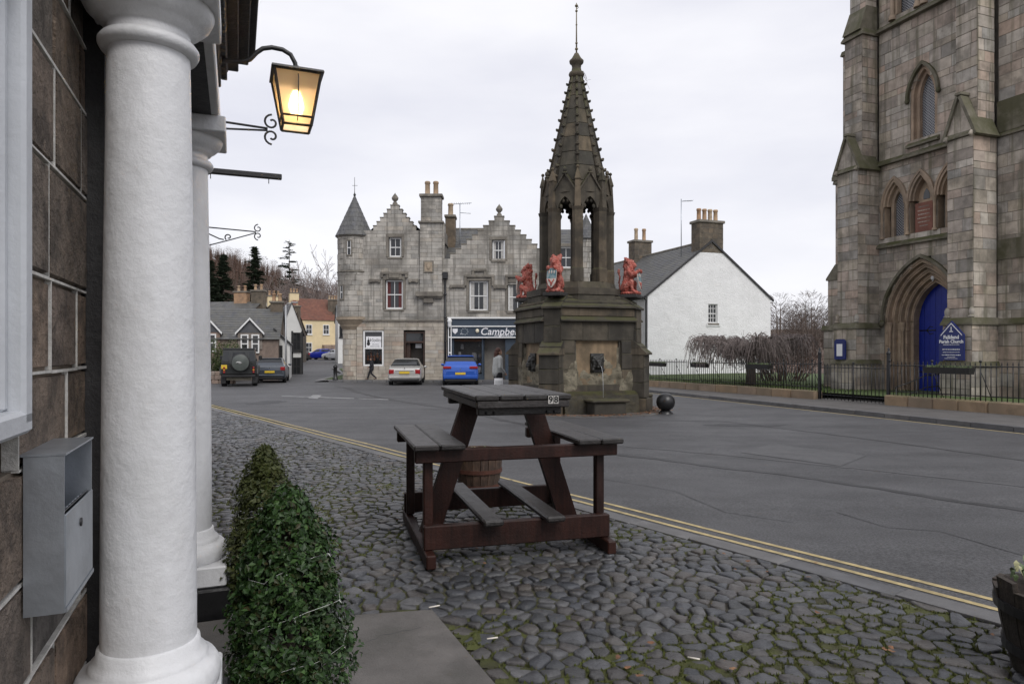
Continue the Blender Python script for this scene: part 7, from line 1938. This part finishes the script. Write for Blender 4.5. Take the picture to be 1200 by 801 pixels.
def person(label, loc, rz, h, J, coat, trous, hair, coat_hem, long_hair=False):
    "J: joint positions for a 1.75 m figure facing -y"
    o = thing('person', label, 'person', loc, rz); s = h / 1.75; V = Vector
    hip, kn, an, el, wr = J['hip'], J['knee'], J['ankle'], J['elbow'], J['wrist']
    m = MB(); hd = V((0, -.02, 1.62))
    m.ball(hd, (.078,.098,.115), 14, 10); m.ball(hd + V((0,-.085,-.045)), (.045,.03,.05)); m.ball(hd + V((0,-.105,-.012)), (.014,.022,.024), 8, 6); m.ball(hd + V((0,-.095,-.055)), (.028,.012,.010), 8, 6)
    for q in (-1, 1): m.ball(hd + V((q*.08,.01,-.01)), (.014,.024,.034), 8, 6); m.ball(hd + V((q*.034,-.088,.012)), (.014,.010,.009), 8, 6)
    m.limb([V((0,.0,1.42)), V((0,-.005,1.55))], [.058,.052]); m.limb([V((0,0,.98)), V((0,.01,1.18)), V((0,.0,1.38))], [.14,.125,.13]); m.limb([V((-.16,0,1.40)), V((.16,0,1.40))], [.065,.065])
    for k in (0, 1):
        sg = (-1, 1)[k]; sh = V((sg*.185, 0, 1.41))
        m.limb([sh, V(el[k]), V(wr[k])], [.052,.04,.028]); hand(m, V(wr[k]), V(wr[k]) - V(el[k]), -sg)
        m.limb([V(hip[k]), V(kn[k]), V(an[k])], [.085,.058,.04]); m.limb([V(an[k]), V(an[k]) + V((0,-.13,-.045))], [.038,.03])
    Sc = S(s, s, s)
    def bake(mb, nm, vx, mt, par):
        me = remeshed(mb, nm, vx, mt, 2); me.transform(Sc); return put(nm, me, par)
    body = bake(m, 'body', .011, SKIN, o)
    c = MB(); c.limb([V((0,.0,coat_hem)), V((0,.01,1.15)), V((0,0,1.38))], [.185,.165,.155]); c.limb([V((-.175,0,1.40)), V((.175,0,1.40))], [.085,.085]); c.ball((0,0,1.47),(.09,.085,.05))
    for k in (0, 1):
        sg = (-1, 1)[k]; sh = V((sg*.19, 0, 1.41)); c.limb([sh, V(el[k]), V(wr[k]) * .97 + V(el[k]) * .03], [.072,.060,.046])
    bake(c, 'coat', .018, coat, body)
    t = MB()
    for k in (0, 1): t.limb([V(hip[k]), V(kn[k]), V(an[k]) + V((0,0,.03))], [.108,.080,.062])
    t.limb([V(hip[0]), V(hip[1])], [.11,.11]); bake(t, 'trousers', .018, trous, body)
    hm = MB(); hm.ball(hd + V((0,.018,.03)), (.092,.105,.105), 14, 10); hm.ball(hd + V((0,.05,-.03)), (.088,.075,.10), 12, 8)
    if long_hair: hm.limb([hd + V((0,.07,-.05)), hd + V((0,.085,-.22))], [.085,.07])
    hmesh = remeshed(hm, 'hair', .014, hair, 2, .012, .03)
    bm = bmesh.new(); bm.from_mesh(hmesh); bmesh.ops.delete(bm, geom=[v for v in bm.verts if v.co.y < hd.y - .055 and v.co.z < hd.z + .065], context='VERTS'); bm.to_mesh(hmesh); bm.free()
    hmesh.transform(Sc); put('hair', hmesh, body)
    for k in (0, 1):
        f = MB(); a = V(an[k]); f.limb([a + V((0,.03,-.045)), a + V((0,-.15,-.055))], [.045,.038]); bake(f, 'shoe', .014, SHOE, body)
    return o
walk = dict(hip=[(-.09,0,.92),(.09,0,.92)], knee=[(-.09,-.20,.52),(.09,-.02,.50)], ankle=[(-.09,-.30,.12),(.09,.32,.16)], elbow=[(-.27,.10,1.15),(.27,-.02,1.14)], wrist=[(-.27,-.05,.96),(.26,-.20,1.02)])
person('person in dark coat and trousers walking past the craft shop', ((435.5 - 600) * 41.4 / 800, 41.4, gz(0, 41.4) + .11), R(-80), 1.36, walk, DARKCL, DKTR, HAIRD, .86)
stand = dict(hip=[(-.09,0,.92),(.09,0,.92)], knee=[(-.10,-.02,.50),(.10,-.01,.50)], ankle=[(-.11,.02,.10),(.11,.02,.10)], elbow=[(-.26,.04,1.14),(.26,.02,1.14)], wrist=[(-.24,-.12,.98),(.22,-.16,1.06)])
person('person in pale coat with brown hair standing left of the fountain', ((583.5 - 600) * 22.5 / 800, 22.5, gz(0, 22.5)), R(115), 1.83, stand, PALECL, DKTR, HAIRB, .98, True)
# folding sign in front of the person
sgp = Vector(((584.3 - 600) * 21.3 / 800, 21.3, gz(0, 21.3)))
o = thing('pavement_sign', 'white folding pavement sign left of the fountain', 'sign', sgp, R(4))
for s in (-1, 1):
    M = RX(R(11 * s)); b = MB(); b.bbox(-.135, .135, -.012 + s*.0, .012, .02, .88, .006, T((0, s*.17, 0)) @ M); bo = b.build('board', SIGNWHITE, o)
    b = MB(); b.bbox(-.11, .11, (-.0165 if s < 0 else .013), (-.013 if s < 0 else .0165), .12, .80, .001, T((0, s*.17, 0)) @ M); b.build('notice', material('grey_print', [(.52,.53,.54)], .7, .15, 14, 60, 0), bo)
# black bollard at the street corner
p = Vector(((393 - 600) * 41.3 / 800, 41.3, gz(0, 41.3) + .1)); o = thing('street_bollard', 'slim black bollard at the corner of the side street', 'bollard', p)
b = MB(); b.lathe([(.16, 0), (.16, .12), (.12, .16), (.11, .75), (.14, .78), (.13, .84), (.08, .92), (0, .96)], 14); b.build('post', BLACKP, o)

# ------------------------------------------------------------------ houses up the side street
PINKST = material('pink_rubble', [(.24,.175,.14),(.28,.21,.17),(.20,.155,.13),(.30,.22,.17),(.23,.20,.175)], .9, .35, 4, 30, .5, stain=.35, staincol=(.12,.10,.085), stainscale=1.5)
DKSTONE = material('dark_rubble', [(.10,.085,.068),(.13,.108,.085),(.085,.075,.062)], .9, .35, 3, 30, .4, stain=.3, staincol=(.05,.045,.04))
WHITEWALL = material('whitewash', [(.72,.72,.70)], .9, .08, 1.5, 30, .3, stain=.15, staincol=(.45,.45,.43))
BLKTRIM = material('black_trim_paint', [(.02,.02,.021)], .6, .2, 6, 60, 0)
def house(label, loc, rz, w_, d_, ze, zr, wall, roof, wins=(), chim=(), gable_front=False, name='house', trim=None, over=.18, skew=False):
    "box house, ridge along x (or along y if gable_front); wins: (face, u, z, w, h)"
    o = thing(name, label, 'house', loc, rz); rg = random.Random(int(abs(loc[0] * 100)) + int(w_ * 10)); b = MB()
    if gable_front: b.prism([(-w_/2, -1), (w_/2, -1), (w_/2, ze), (0, zr), (-w_/2, ze)], 0, d_)
    else: b.prism([(0, -1), (d_, -1), (d_, ze), (d_/2, zr), (0, ze)], -w_/2, w_/2, RZ(R(90)) @ S(1, -1, 1))
    b.build('wall', wall, o); b = MB(); e = over
    if gable_front:
        k = (zr - ze) / (w_/2)
        for s in (-1, 1): slates(b, (s*(w_/2+e), -.1, ze-e*k+.04), (s*(w_/2+e), d_, ze-e*k+.04), (0, d_, zr+.05), (0, -.1, zr+.05), .34, .28, rg)
    else:
        k = (zr - ze) / (d_/2)
        slates(b, (-w_/2-.1, -e, ze-e*k+.04), (w_/2+.1, -e, ze-e*k+.04), (w_/2+.1, d_/2, zr+.05), (-w_/2-.1, d_/2, zr+.05), .34, .28, rg)
        slates(b, (w_/2+.1, d_+e, ze-e*k+.04), (-w_/2-.1, d_+e, ze-e*k+.04), (-w_/2-.1, d_/2, zr+.05), (w_/2+.1, d_/2, zr+.05), .34, .28, rg)
    b.build('roof_slates' if roof is SLATE else 'roof_tiles', roof, o, kind='stuff')
    for cx, cy, cwid, ch_, np_, cm in chim:
        zt = zr + ch_; zlo = ze
        b = MB(); b.bbox(cx-cwid/2, cx+cwid/2, cy-.35, cy+.35, zlo, zt, .02); c = b.build('chimney', cm, o); b = MB(); b.bbox(cx-cwid/2-.08, cx+cwid/2+.08, cy-.43, cy+.43, zt, zt+.14, .02); b.build('chimney_cap', TRIM, c)
        pots(c, cx-cwid/2, cx+cwid/2, cy, zt+.14, np_, .55, .15)
    for wv in wins:
        f, u, z, ww, wh = wv[:5]; mt = wv[5] if len(wv) > 5 else SASH
        M = {'f': Matrix(), 'r': T((w_/2, d_/2, 0)) @ RZ(R(90)), 'l': T((-w_/2, d_/2, 0)) @ RZ(R(-90))}[f]
        q = MB(); x0, x1 = u - ww/2, u + ww/2; t = .09
        for a, b_, c0, c1 in ((x0-t, x0, z-t, z+wh+t), (x1, x1+t, z-t, z+wh+t), (x0, x1, z-t, z), (x0, x1, z+wh, z+wh+t)): q.box(a, b_, -.06, .01, c0, c1, M)
        q.box(x0, x1, -.04, .01, z+wh/2-.03, z+wh/2+.03, M); q.box(u-.025, u+.025, -.04, .01, z, z+wh, M)
        wd = q.build('window', mt, o); g = MB(); g.box(x0, x1, -.02, .012, z, z+wh, M); g.build('pane', GLASS, wd)
        g = MB(); g.box(x0-.15, x1+.15, -.12, .01, z-t-.1, z-t-.002, M); g.build('sill', trim or mt, wd)
    return o
def at(px, Y): return ((px - 600) * Y / FPX, Y, gz(0, Y))
# dormered cottage behind the parked vehicles
cot = house('stone cottage with two white edged dormers behind the parked vehicles', at(265, 44), R(14), 6.4, 6.0, 2.72, 4.75, PINKST, SLATE, (), ((2.85, 3.0, .8, .45, 2, CHIMST),), name='cottage')
def dormer(u, w_, z0, ze, zp, nw):
    b = MB(); b.prism([(u-w_/2, 2.0), (u+w_/2, 2.0), (u+w_/2, ze), (u, zp-.06), (u-w_/2, ze)], -.06, 2.2); d = b.build('dormer', PINKST, cot)
    b = MB()
    for s in (-1, 1):
        slates(b, (u+s*(w_/2+.12), -.22, ze-.1), (u+s*(w_/2+.12), 2.6, ze-.1), (u, 2.6, zp), (u, -.22, zp), .3, .24, random.Random(3))
    b.build('dormer_roof', SLATE, d, kind='stuff')
    for s in (-1, 1):
        b = MB(); q = [(u+s*(w_/2+.14), ze-.16), (u+s*(w_/2+.14), ze-.02), (u, zp+.10), (u, zp-.04)]; b.prism(q, -.26, -.18); b.build('bargeboard', SASH, d)
    b = MB(); b.prism([(u-w_/2, ze), (u+w_/2, ze), (u, zp-.05)], -.09, -.065); b.build('dormer_gable', SLATE, d)
    for k in range(nw):
        ww = (w_-.34)/nw - .1; uc = u + (k-(nw-1)/2)*(ww+.18); q = MB(); t = .08
        for a, b_, c0, c1 in ((uc-ww/2, uc-ww/2+t, z0, ze-.12), (uc+ww/2-t, uc+ww/2, z0, ze-.12), (uc-ww/2+t, uc+ww/2-t, z0, z0+t), (uc-ww/2+t, uc+ww/2-t, ze-.12-t, ze-.12), (uc-ww/2+t, uc+ww/2-t, (z0+ze)/2-.1, (z0+ze)/2-.03)): q.box(a, b_, -.12, -.05, c0, c1)
        wd = q.build('window', SASH, d); g = MB(); g.box(uc-ww/2+.02, uc+ww/2-.02, -.08, -.062, z0+.02, ze-.14); g.build('pane', GLASS, wd)
dormer((291.5-265)*44/800, 1.50, 1.75, 3.08, 3.95, 2); dormer((248-265)*44/800, 1.15, 1.85, 3.10, 3.80, 1)
# white lean-to with black door, and the white house with black trim
lt = thing('lean_to', 'small white lean-to with dark doorway at the end of the stone cottage', 'lean-to', at(330, 45.5), R(16))
b = MB(); b.prism([(-.48, -.5), (.52, -.5), (.52, 2.35), (-.48, 3.3)], 0, 3.5); b.build('wall', WHITEWALL, lt)
b = MB(); slates(b, (.62, -.12, 2.30), (.62, 3.5, 2.30), (-.48, 3.5, 3.40), (-.48, -.12, 3.40), .3, .24, random.Random(3)); b.build('roof_slates', SLATE, lt, kind='stuff')
b = MB(); b.prism([(-.52, 3.28), (.66, 2.20), (.66, 2.32), (-.52, 3.42)], -.14, -.06); b.build('bargeboard', BLKTRIM, lt)
b = MB(); b.bbox(-.32, .06, -.03, .0, -.3, 2.25, .005); b.build('door', BLKTRIM, lt)
b = MB(); b.bbox(-.3, .5, -.35, -.02, -.4, .85, .03); b.build('bin_store', BLKTRIM, lt)
wh = house('white house with black trim and slate roof at the street corner', at(342, 52), R(25), 1.5, 6.0, 3.35, 5.4, WHITEWALL, SLATE, (('r', -1.6, 1.6, .8, 1.2, BLKTRIM), ('r', 1.0, 1.6, .8, 1.2, BLKTRIM), ('f', .35, 1.9, .45, 1.2, BLKTRIM), ('f', .35, .0, .45, 1.2, BLKTRIM)), (), True)
for x in (-.05, .68):
    b = MB(); b.box(x, x + .14, -.03, .0, -.5, 3.3); b.build('black_quoin', BLKTRIM, wh)
# houses behind
house('slate roofed house with clay chimney pots above the cottage, farthest left', at(232, 62), R(-8), 8, 8, 4.0, 6.3, DKSTONE, SLATE, (), ((2.0, 4.0, 1.3, .9, 2, POT), (3.7, 4.0, 1.2, 1.0, 2, CHIMST)))
house('low brown roofed building with skylights above the cottage roof', at(285, 72), R(4), 9, 9, 3.4, 6.0, DKSTONE, material('brown_slate', [(.11,.095,.075),(.13,.11,.085),(.09,.08,.066)], .8, .3, 2, 30, .3), (), ((4.2, 4.5, 1.2, .4, 2, CHIMST),))
house('white gabled outbuilding between the slate roofs', at(262, 66), 0, 3.0, 5, 3.6, 5.2, WHITEWALL, SLATE, (), (), True)
house('stone gabled house with slate roof left of the cream house', at(322, 80), R(30), 5.0, 7, 4.6, 7.2, DKSTONE, SLATE, (('r', .5, 2.6, .8, 1.2),), ((0, .5, 1.5, .5, 3, CREAM),), True)
cr_ = house('cream house with red tiled roof at the head of the street', (at(355, 97)[0] + 2.6, 99.5, gz(0, 99)), R(33), 8.2, 6.4, 5.6, 8.7, CREAM, PANTILE,
      [('f', x, z, .75, 1.25) for x in (-2.5, 0, 2.5) for z in ((.9, 3.5) if x else (3.5,))] + [('l', .5, 3.4, .8, 1.2)], ((-3.75, 3.2, 1.3, .75, 3, CREAM), (3.75, 3.2, 1.2, .75, 2, CREAM)))
b = MB(); b.bbox(-.6, 3.9, -1.1, -.05, -.6, 1.9, .03); b.build('forestair', PINKST, cr_)
house('grey stone house with tall chimney right of the cream house', at(395, 101), R(10), 2.6, 8, 5.4, 7.6, DKSTONE, SLATE, (), ((-.6, .6, 1.5, .9, 4, CHIMST),), True)
house('white house just left of the turret, up the street', at(408, 76), R(18), 2.2, 5, 4.7, 6.6, WHITEWALL, SLATE, (('f', .3, .9, .7, 1.1, BLKTRIM), ('f', .3, 3.0, .7, 1.1, BLKTRIM), ('f', -.6, 3.0, .5, 1.1, BLKTRIM)), (), False)
# lamp post
o = thing('street_lamp', 'tall grey street lamp post at the corner of the cottage', 'street lamp', at(335, 44.6)); GALV = material('galvanised', [(.42,.43,.44)], .5, .15, 9, 60, 0, metal=.4)
b = MB(); b.tube([(0,0,-.1),(0,0,4.9)], [.075,.05], 10); b.build('pole', GALV, o); b = MB(); b.tube([(0,0,4.85),(.12,0,5.0),(.5,0,5.06)], .025, 6); b.bbox(.38,.78,-.08,.08,5.02,5.10,.02); b.build('lamp_head', GALV, o)
# garden wall and evergreen bush by the cottage
gw = thing('garden_wall', 'low rubble garden wall beside the off road vehicle', 'wall', at(243, 38.5)); rg = random.Random(6)
for j in range(3):
    u = -1.4
    while u < 1.15:
        l = rg.uniform(.3, .55); b = MB(); b.bbox(u, u + l - .015, rg.uniform(-.02,.02), .35, -.02 + j*.24, .21 + j*.24, .03); b.build('wall_stone', PINKST, gw); u += l
def leafy(x, y, r, h, label, cols, seed, n=5000, s=.06):
    o = thing('evergreen_bush', label, 'bush', (x, y, gz(x, y))); rg = random.Random(seed); b = MB(); st_ = MB()
    for k in range(9): a = rg.uniform(0,6.28); st_.tube([(0,0,0),(math.cos(a)*r*.3,math.sin(a)*r*.3,h*.5),(math.cos(a)*r*.6,math.sin(a)*r*.6,h*.8)], [.04,.03,.01], 5)
    st_.build('stems', BARK, o)
    lobes = [(rg.uniform(-.55,.55)*r, rg.uniform(-.55,.55)*r, h*rg.uniform(.25,.8), r*rg.uniform(.3,.55)) for k in range(14)]
    for i in range(n):
        lx, ly, lz, lr = rg.choice(lobes); d = Vector((rg.gauss(0,1), rg.gauss(0,1), rg.gauss(0,1))).normalized(); c = Vector((lx,ly,lz)) + d*lr*rg.uniform(.7,1.05)
        if c.z < .05: continue
        nrm = (d + Vector((rg.uniform(-.8,.8),)*3)).normalized(); t1 = nrm.orthogonal().normalized(); t2 = nrm.cross(t1); q = s*rg.uniform(.6,1.2)
        b.add([c-t1*q, c+t2*q*.55, c+t1*q, c-t2*q*.55], [(0,1,2,3)], None, rg.random())
    b.build('foliage', material(label[:12]+'_leaf', cols, .6, .3, 4, 60, 0), o)
leafy(at(262, 41.5)[0], 41.5, 1.5, 2.6, 'yellow green evergreen bush behind the off road vehicle', [(.045,.075,.018),(.07,.10,.025),(.03,.05,.014),(.10,.11,.03)], 4, 6000)

# ------------------------------------------------------------------ woods
def tree_template(seed, h, kind):
    rg = random.Random(seed); b = MB()
    if kind == 'bare':
        b.tube([(0,0,0),(rg.uniform(-.3,.3),0,h*.45),(rg.uniform(-.5,.5),rg.uniform(-.5,.5),h*.9)], [.28,.18,.03], 4, None, .3, cap=False)
        for i in range(230):
            z = h*rg.uniform(.22,1); r = h*.30*math.sqrt(max(1-((z/h-.6)/.42)**2, .03)); a = rg.uniform(0,6.28); q = r*rg.random()**.5
            c = Vector((q*math.cos(a), q*math.sin(a), z)); d = Vector((math.cos(a)*.7+rg.uniform(-.4,.4), math.sin(a)*.7+rg.uniform(-.4,.4), rg.uniform(.2,1.1))).normalized()*h*rg.uniform(.05,.12); w_ = d.orthogonal().normalized()*h*.004
            b.add([c-w_, c+w_, c+d], [(0,1,2)], None, rg.uniform(.01,1)); e = d.cross(w_).normalized()*h*.035
            b.add([c+d*.4-w_*.6, c+d*.4+w_*.6, c+d*.8+e], [(0,1,2)], None, rg.uniform(.01,1)); b.add([c+d*.5-w_*.6, c+d*.5+w_*.6, c+d*.85-e], [(0,1,2)], None, rg.uniform(.01,1))
    else:
        b.tube([(0,0,0),(0,0,h)], [.22,.02], 4, None, .3, cap=False)
        for i in range(190):
            t = rg.random()**.8; z = h*(.12+.86*t); r = h*.17*(1-t)+.15; a = rg.uniform(0,6.28); c = Vector((0,0,z)); d = Vector((math.cos(a)*r, math.sin(a)*r, -r*rg.uniform(-.1,.35))); w_ = Vector((-math.sin(a),math.cos(a),.3))*r*.16
            b.add([c+d*.25-w_, c+d*.25+w_, c+d], [(0,1,2)], None, rg.uniform(.01,1))
    return b
def wood(name, label, temps, spots, mat):
    vs, fs, rs, base = [], [], [], 0; rg = random.Random(2)
    for x, y, z, s in spots:
        tmp = rg.choice(temps); a = rg.uniform(0, 6.28); v = np.array(tmp.v); ca, sa = math.cos(a), math.sin(a)
        v = np.column_stack(((v[:,0]*ca - v[:,1]*sa)*s + x, (v[:,0]*sa + v[:,1]*ca)*s + y, v[:,2]*s + z)); vs.append(v); fs += [[i + base for i in f] for f in tmp.f]; o_ = rg.random(); rs += [(q + o_) % 1 for q in tmp.r]; base += len(v)
    me = bpy.data.meshes.new(name); me.from_pydata(np.concatenate(vs).tolist(), [], fs); me.update(); at_ = me.attributes.new('rnd', 'FLOAT', 'FACE'); at_.data.foreach_set('value', rs); me.materials.append(mat)
    return put(name, me, label=label, cat='woodland', kind='stuff')
rg = random.Random(17); bare = [tree_template(k, 14, 'bare') for k in range(5)]; larch = [tree_template(k + 20, 14, 'fir') for k in range(3)]
sp = []
while len(sp) < 1000:
    y = rg.uniform(150, 430); x = rg.uniform(-.56*y, -.16*y)
    if tz(x, y) < 5 and rg.random() < .35: continue
    sp.append((x, y, tz(x, y) - .3, rg.uniform(.45, .8)))
wood('bare_woodland', 'brown leafless woodland on the slope behind the side street', bare, sp, TWIGBR)
sp = []
while len(sp) < 1300:
    y = rg.uniform(330, 520); x = rg.uniform(-.62*y, -.34*y); sp.append((x, y, tz(x, y) - .3, rg.uniform(.4, .65)))
LARCH = material('larch_twig', [(.15,.082,.055),(.18,.10,.062),(.12,.072,.052)], .95, .3, .05, 60, 0)
wood('larch_plantation', 'reddish brown larch plantation on the hilltop', larch, sp, LARCH)
sp = [(rg.uniform(-.53, -.43)*y, y, tz(-.48*y, y) - .3, rg.uniform(.55, .95)) for y in [rg.uniform(200, 330) for k in range(90)]] + [(rg.uniform(-.42, -.30)*y, y, tz(-.36*y, y) - .3, rg.uniform(.45, .8)) for y in [rg.uniform(260, 360) for k in range(110)]]
wood('fir_plantation', 'dark green fir plantation on the lower slope', larch, sp, CONIF)
sp = []
for k in range(90):
    y = rg.uniform(95, 170); x = rg.uniform(.38, .60)*y; sp.append((x, y, gz(x, y), rg.uniform(.42, .72)))
wood('bare_woodland', 'leafless brown trees between the white house and the church', bare, sp, material('brown_grey_twig', [(.085,.066,.055),(.10,.075,.06),(.075,.058,.05)], .95, .3, .05, 60, 0))
def conifer(px, Y, top, h, r, label, seed, sparse=False, mat=CONIF):
    x = (px - 600) * Y / FPX; z0 = CAM_H + (HOR - top) * Y / FPX - h; o = thing('conifer_tree', label, 'tree', (x, Y, min(z0, tz(x, Y))), 0, 'conifers on the slope'); dz = z0 - min(z0, tz(x, Y)); rg = random.Random(seed)
    b = MB(); b.tube([(0,0,0),(0,0,dz+h*.5),(0,0,dz+h)], [.5,.3,.04], 7); b.build('trunk', BARK, o); c = MB(); n = 46 if sparse else 1
    def spray(p, d, w_, k):
        for j in range(k):
            q = p + d*rg.uniform(.15,1) + Vector((rg.uniform(-w_,w_), rg.uniform(-w_,w_), rg.uniform(-.35,.2)*w_)); t = rg.uniform(0,6.28); s = rg.uniform(.5,1)*(.75 if sparse else .95)
            c.add([q + Vector((math.cos(t)*s, math.sin(t)*s, -.25*s)), q + Vector((-math.sin(t)*s*.45, math.cos(t)*s*.45, 0)), q - Vector((math.cos(t)*s, math.sin(t)*s, .2*s)), q + Vector((math.sin(t)*s*.45, -math.cos(t)*s*.45, .1))], [(0,1,2,3)], None, rg.random())
    if sparse:
        for k in range(40):
            t = (k + rg.random())/40; z = dz + h*(.25+.74*t); l = r*(1.05-.8*t)*rg.uniform(.35,1.15); a = rg.uniform(0,6.28); d = Vector((math.cos(a)*l, math.sin(a)*l, l*.05)); c.tube([(0,0,z), (d.x, d.y, z + d.z)], [.10,.03], 4, None, .2, cap=False); spray(Vector((0,0,z)), d, .8, int(l*9))
    else:
        for k in range(170):
            t = (k + rg.random())/170; z = dz + h*(.08+.9*t); l = r*(1-t)**.75*rg.uniform(.7,1.1)+.3; a = rg.uniform(0,6.28); d = Vector((math.cos(a)*l, math.sin(a)*l, -.15*l)); spray(Vector((0,0,z)), d, .7, int(10+l*5))
    c.build('crown', mat, o)
conifer(298, 250, 287, 31, 6.8, 'tall dark conical fir left of the sparse cedar', 3); conifer(262, 230, 296, 27, 6, 'broad dark green conifer behind the cottage chimneys', 4); conifer(246, 225, 303, 25, 6, 'dark conifer partly hidden behind the white column', 5); conifer(339, 245, 281, 33, 7.5, 'sparse open cedar on the skyline', 6, True)
# tall bare trees above the cream house
def bare_tree(px, Y, top, label, seed):
    x = (px - 600) * Y / FPX; z0 = tz(x, Y); h = CAM_H + (HOR - top) * Y / FPX - z0; o = thing('bare_tree', label, 'tree', (x, Y, z0), 0, 'tall bare trees above the street'); rg = random.Random(seed); b = MB(); b.tube([(0,0,-.5),(.2,0,h*.22),(0,.2,h*.42)], [.5,.4,.32], 7, cap=False); b.build('trunk', BARK, o); c = MB()
    for k in range(8):
        a = 6.28*k/8 + rg.uniform(-.3,.3); d = Vector((math.cos(a)*.75, math.sin(a)*.75, rg.uniform(.55,1.2))).normalized(); branch(c, Vector((0,.1,h*rg.uniform(.25,.42))), d, h*rg.uniform(.22,.30), .17, 4, rg, .55, .03, 3, .35, .035)
    c.build('crown', TWIG, o)
for a in ((357, 165, 312, 'bare tree on the skyline above the cream house roof, leftmost', 2), (373, 160, 309, 'bare tree on the skyline above the cream house, middle one', 3), (390, 170, 307, 'bare tree on the skyline touching the turret', 4), (318, 175, 322, 'pale bare tree above the cottage chimney', 5)): bare_tree(*a)
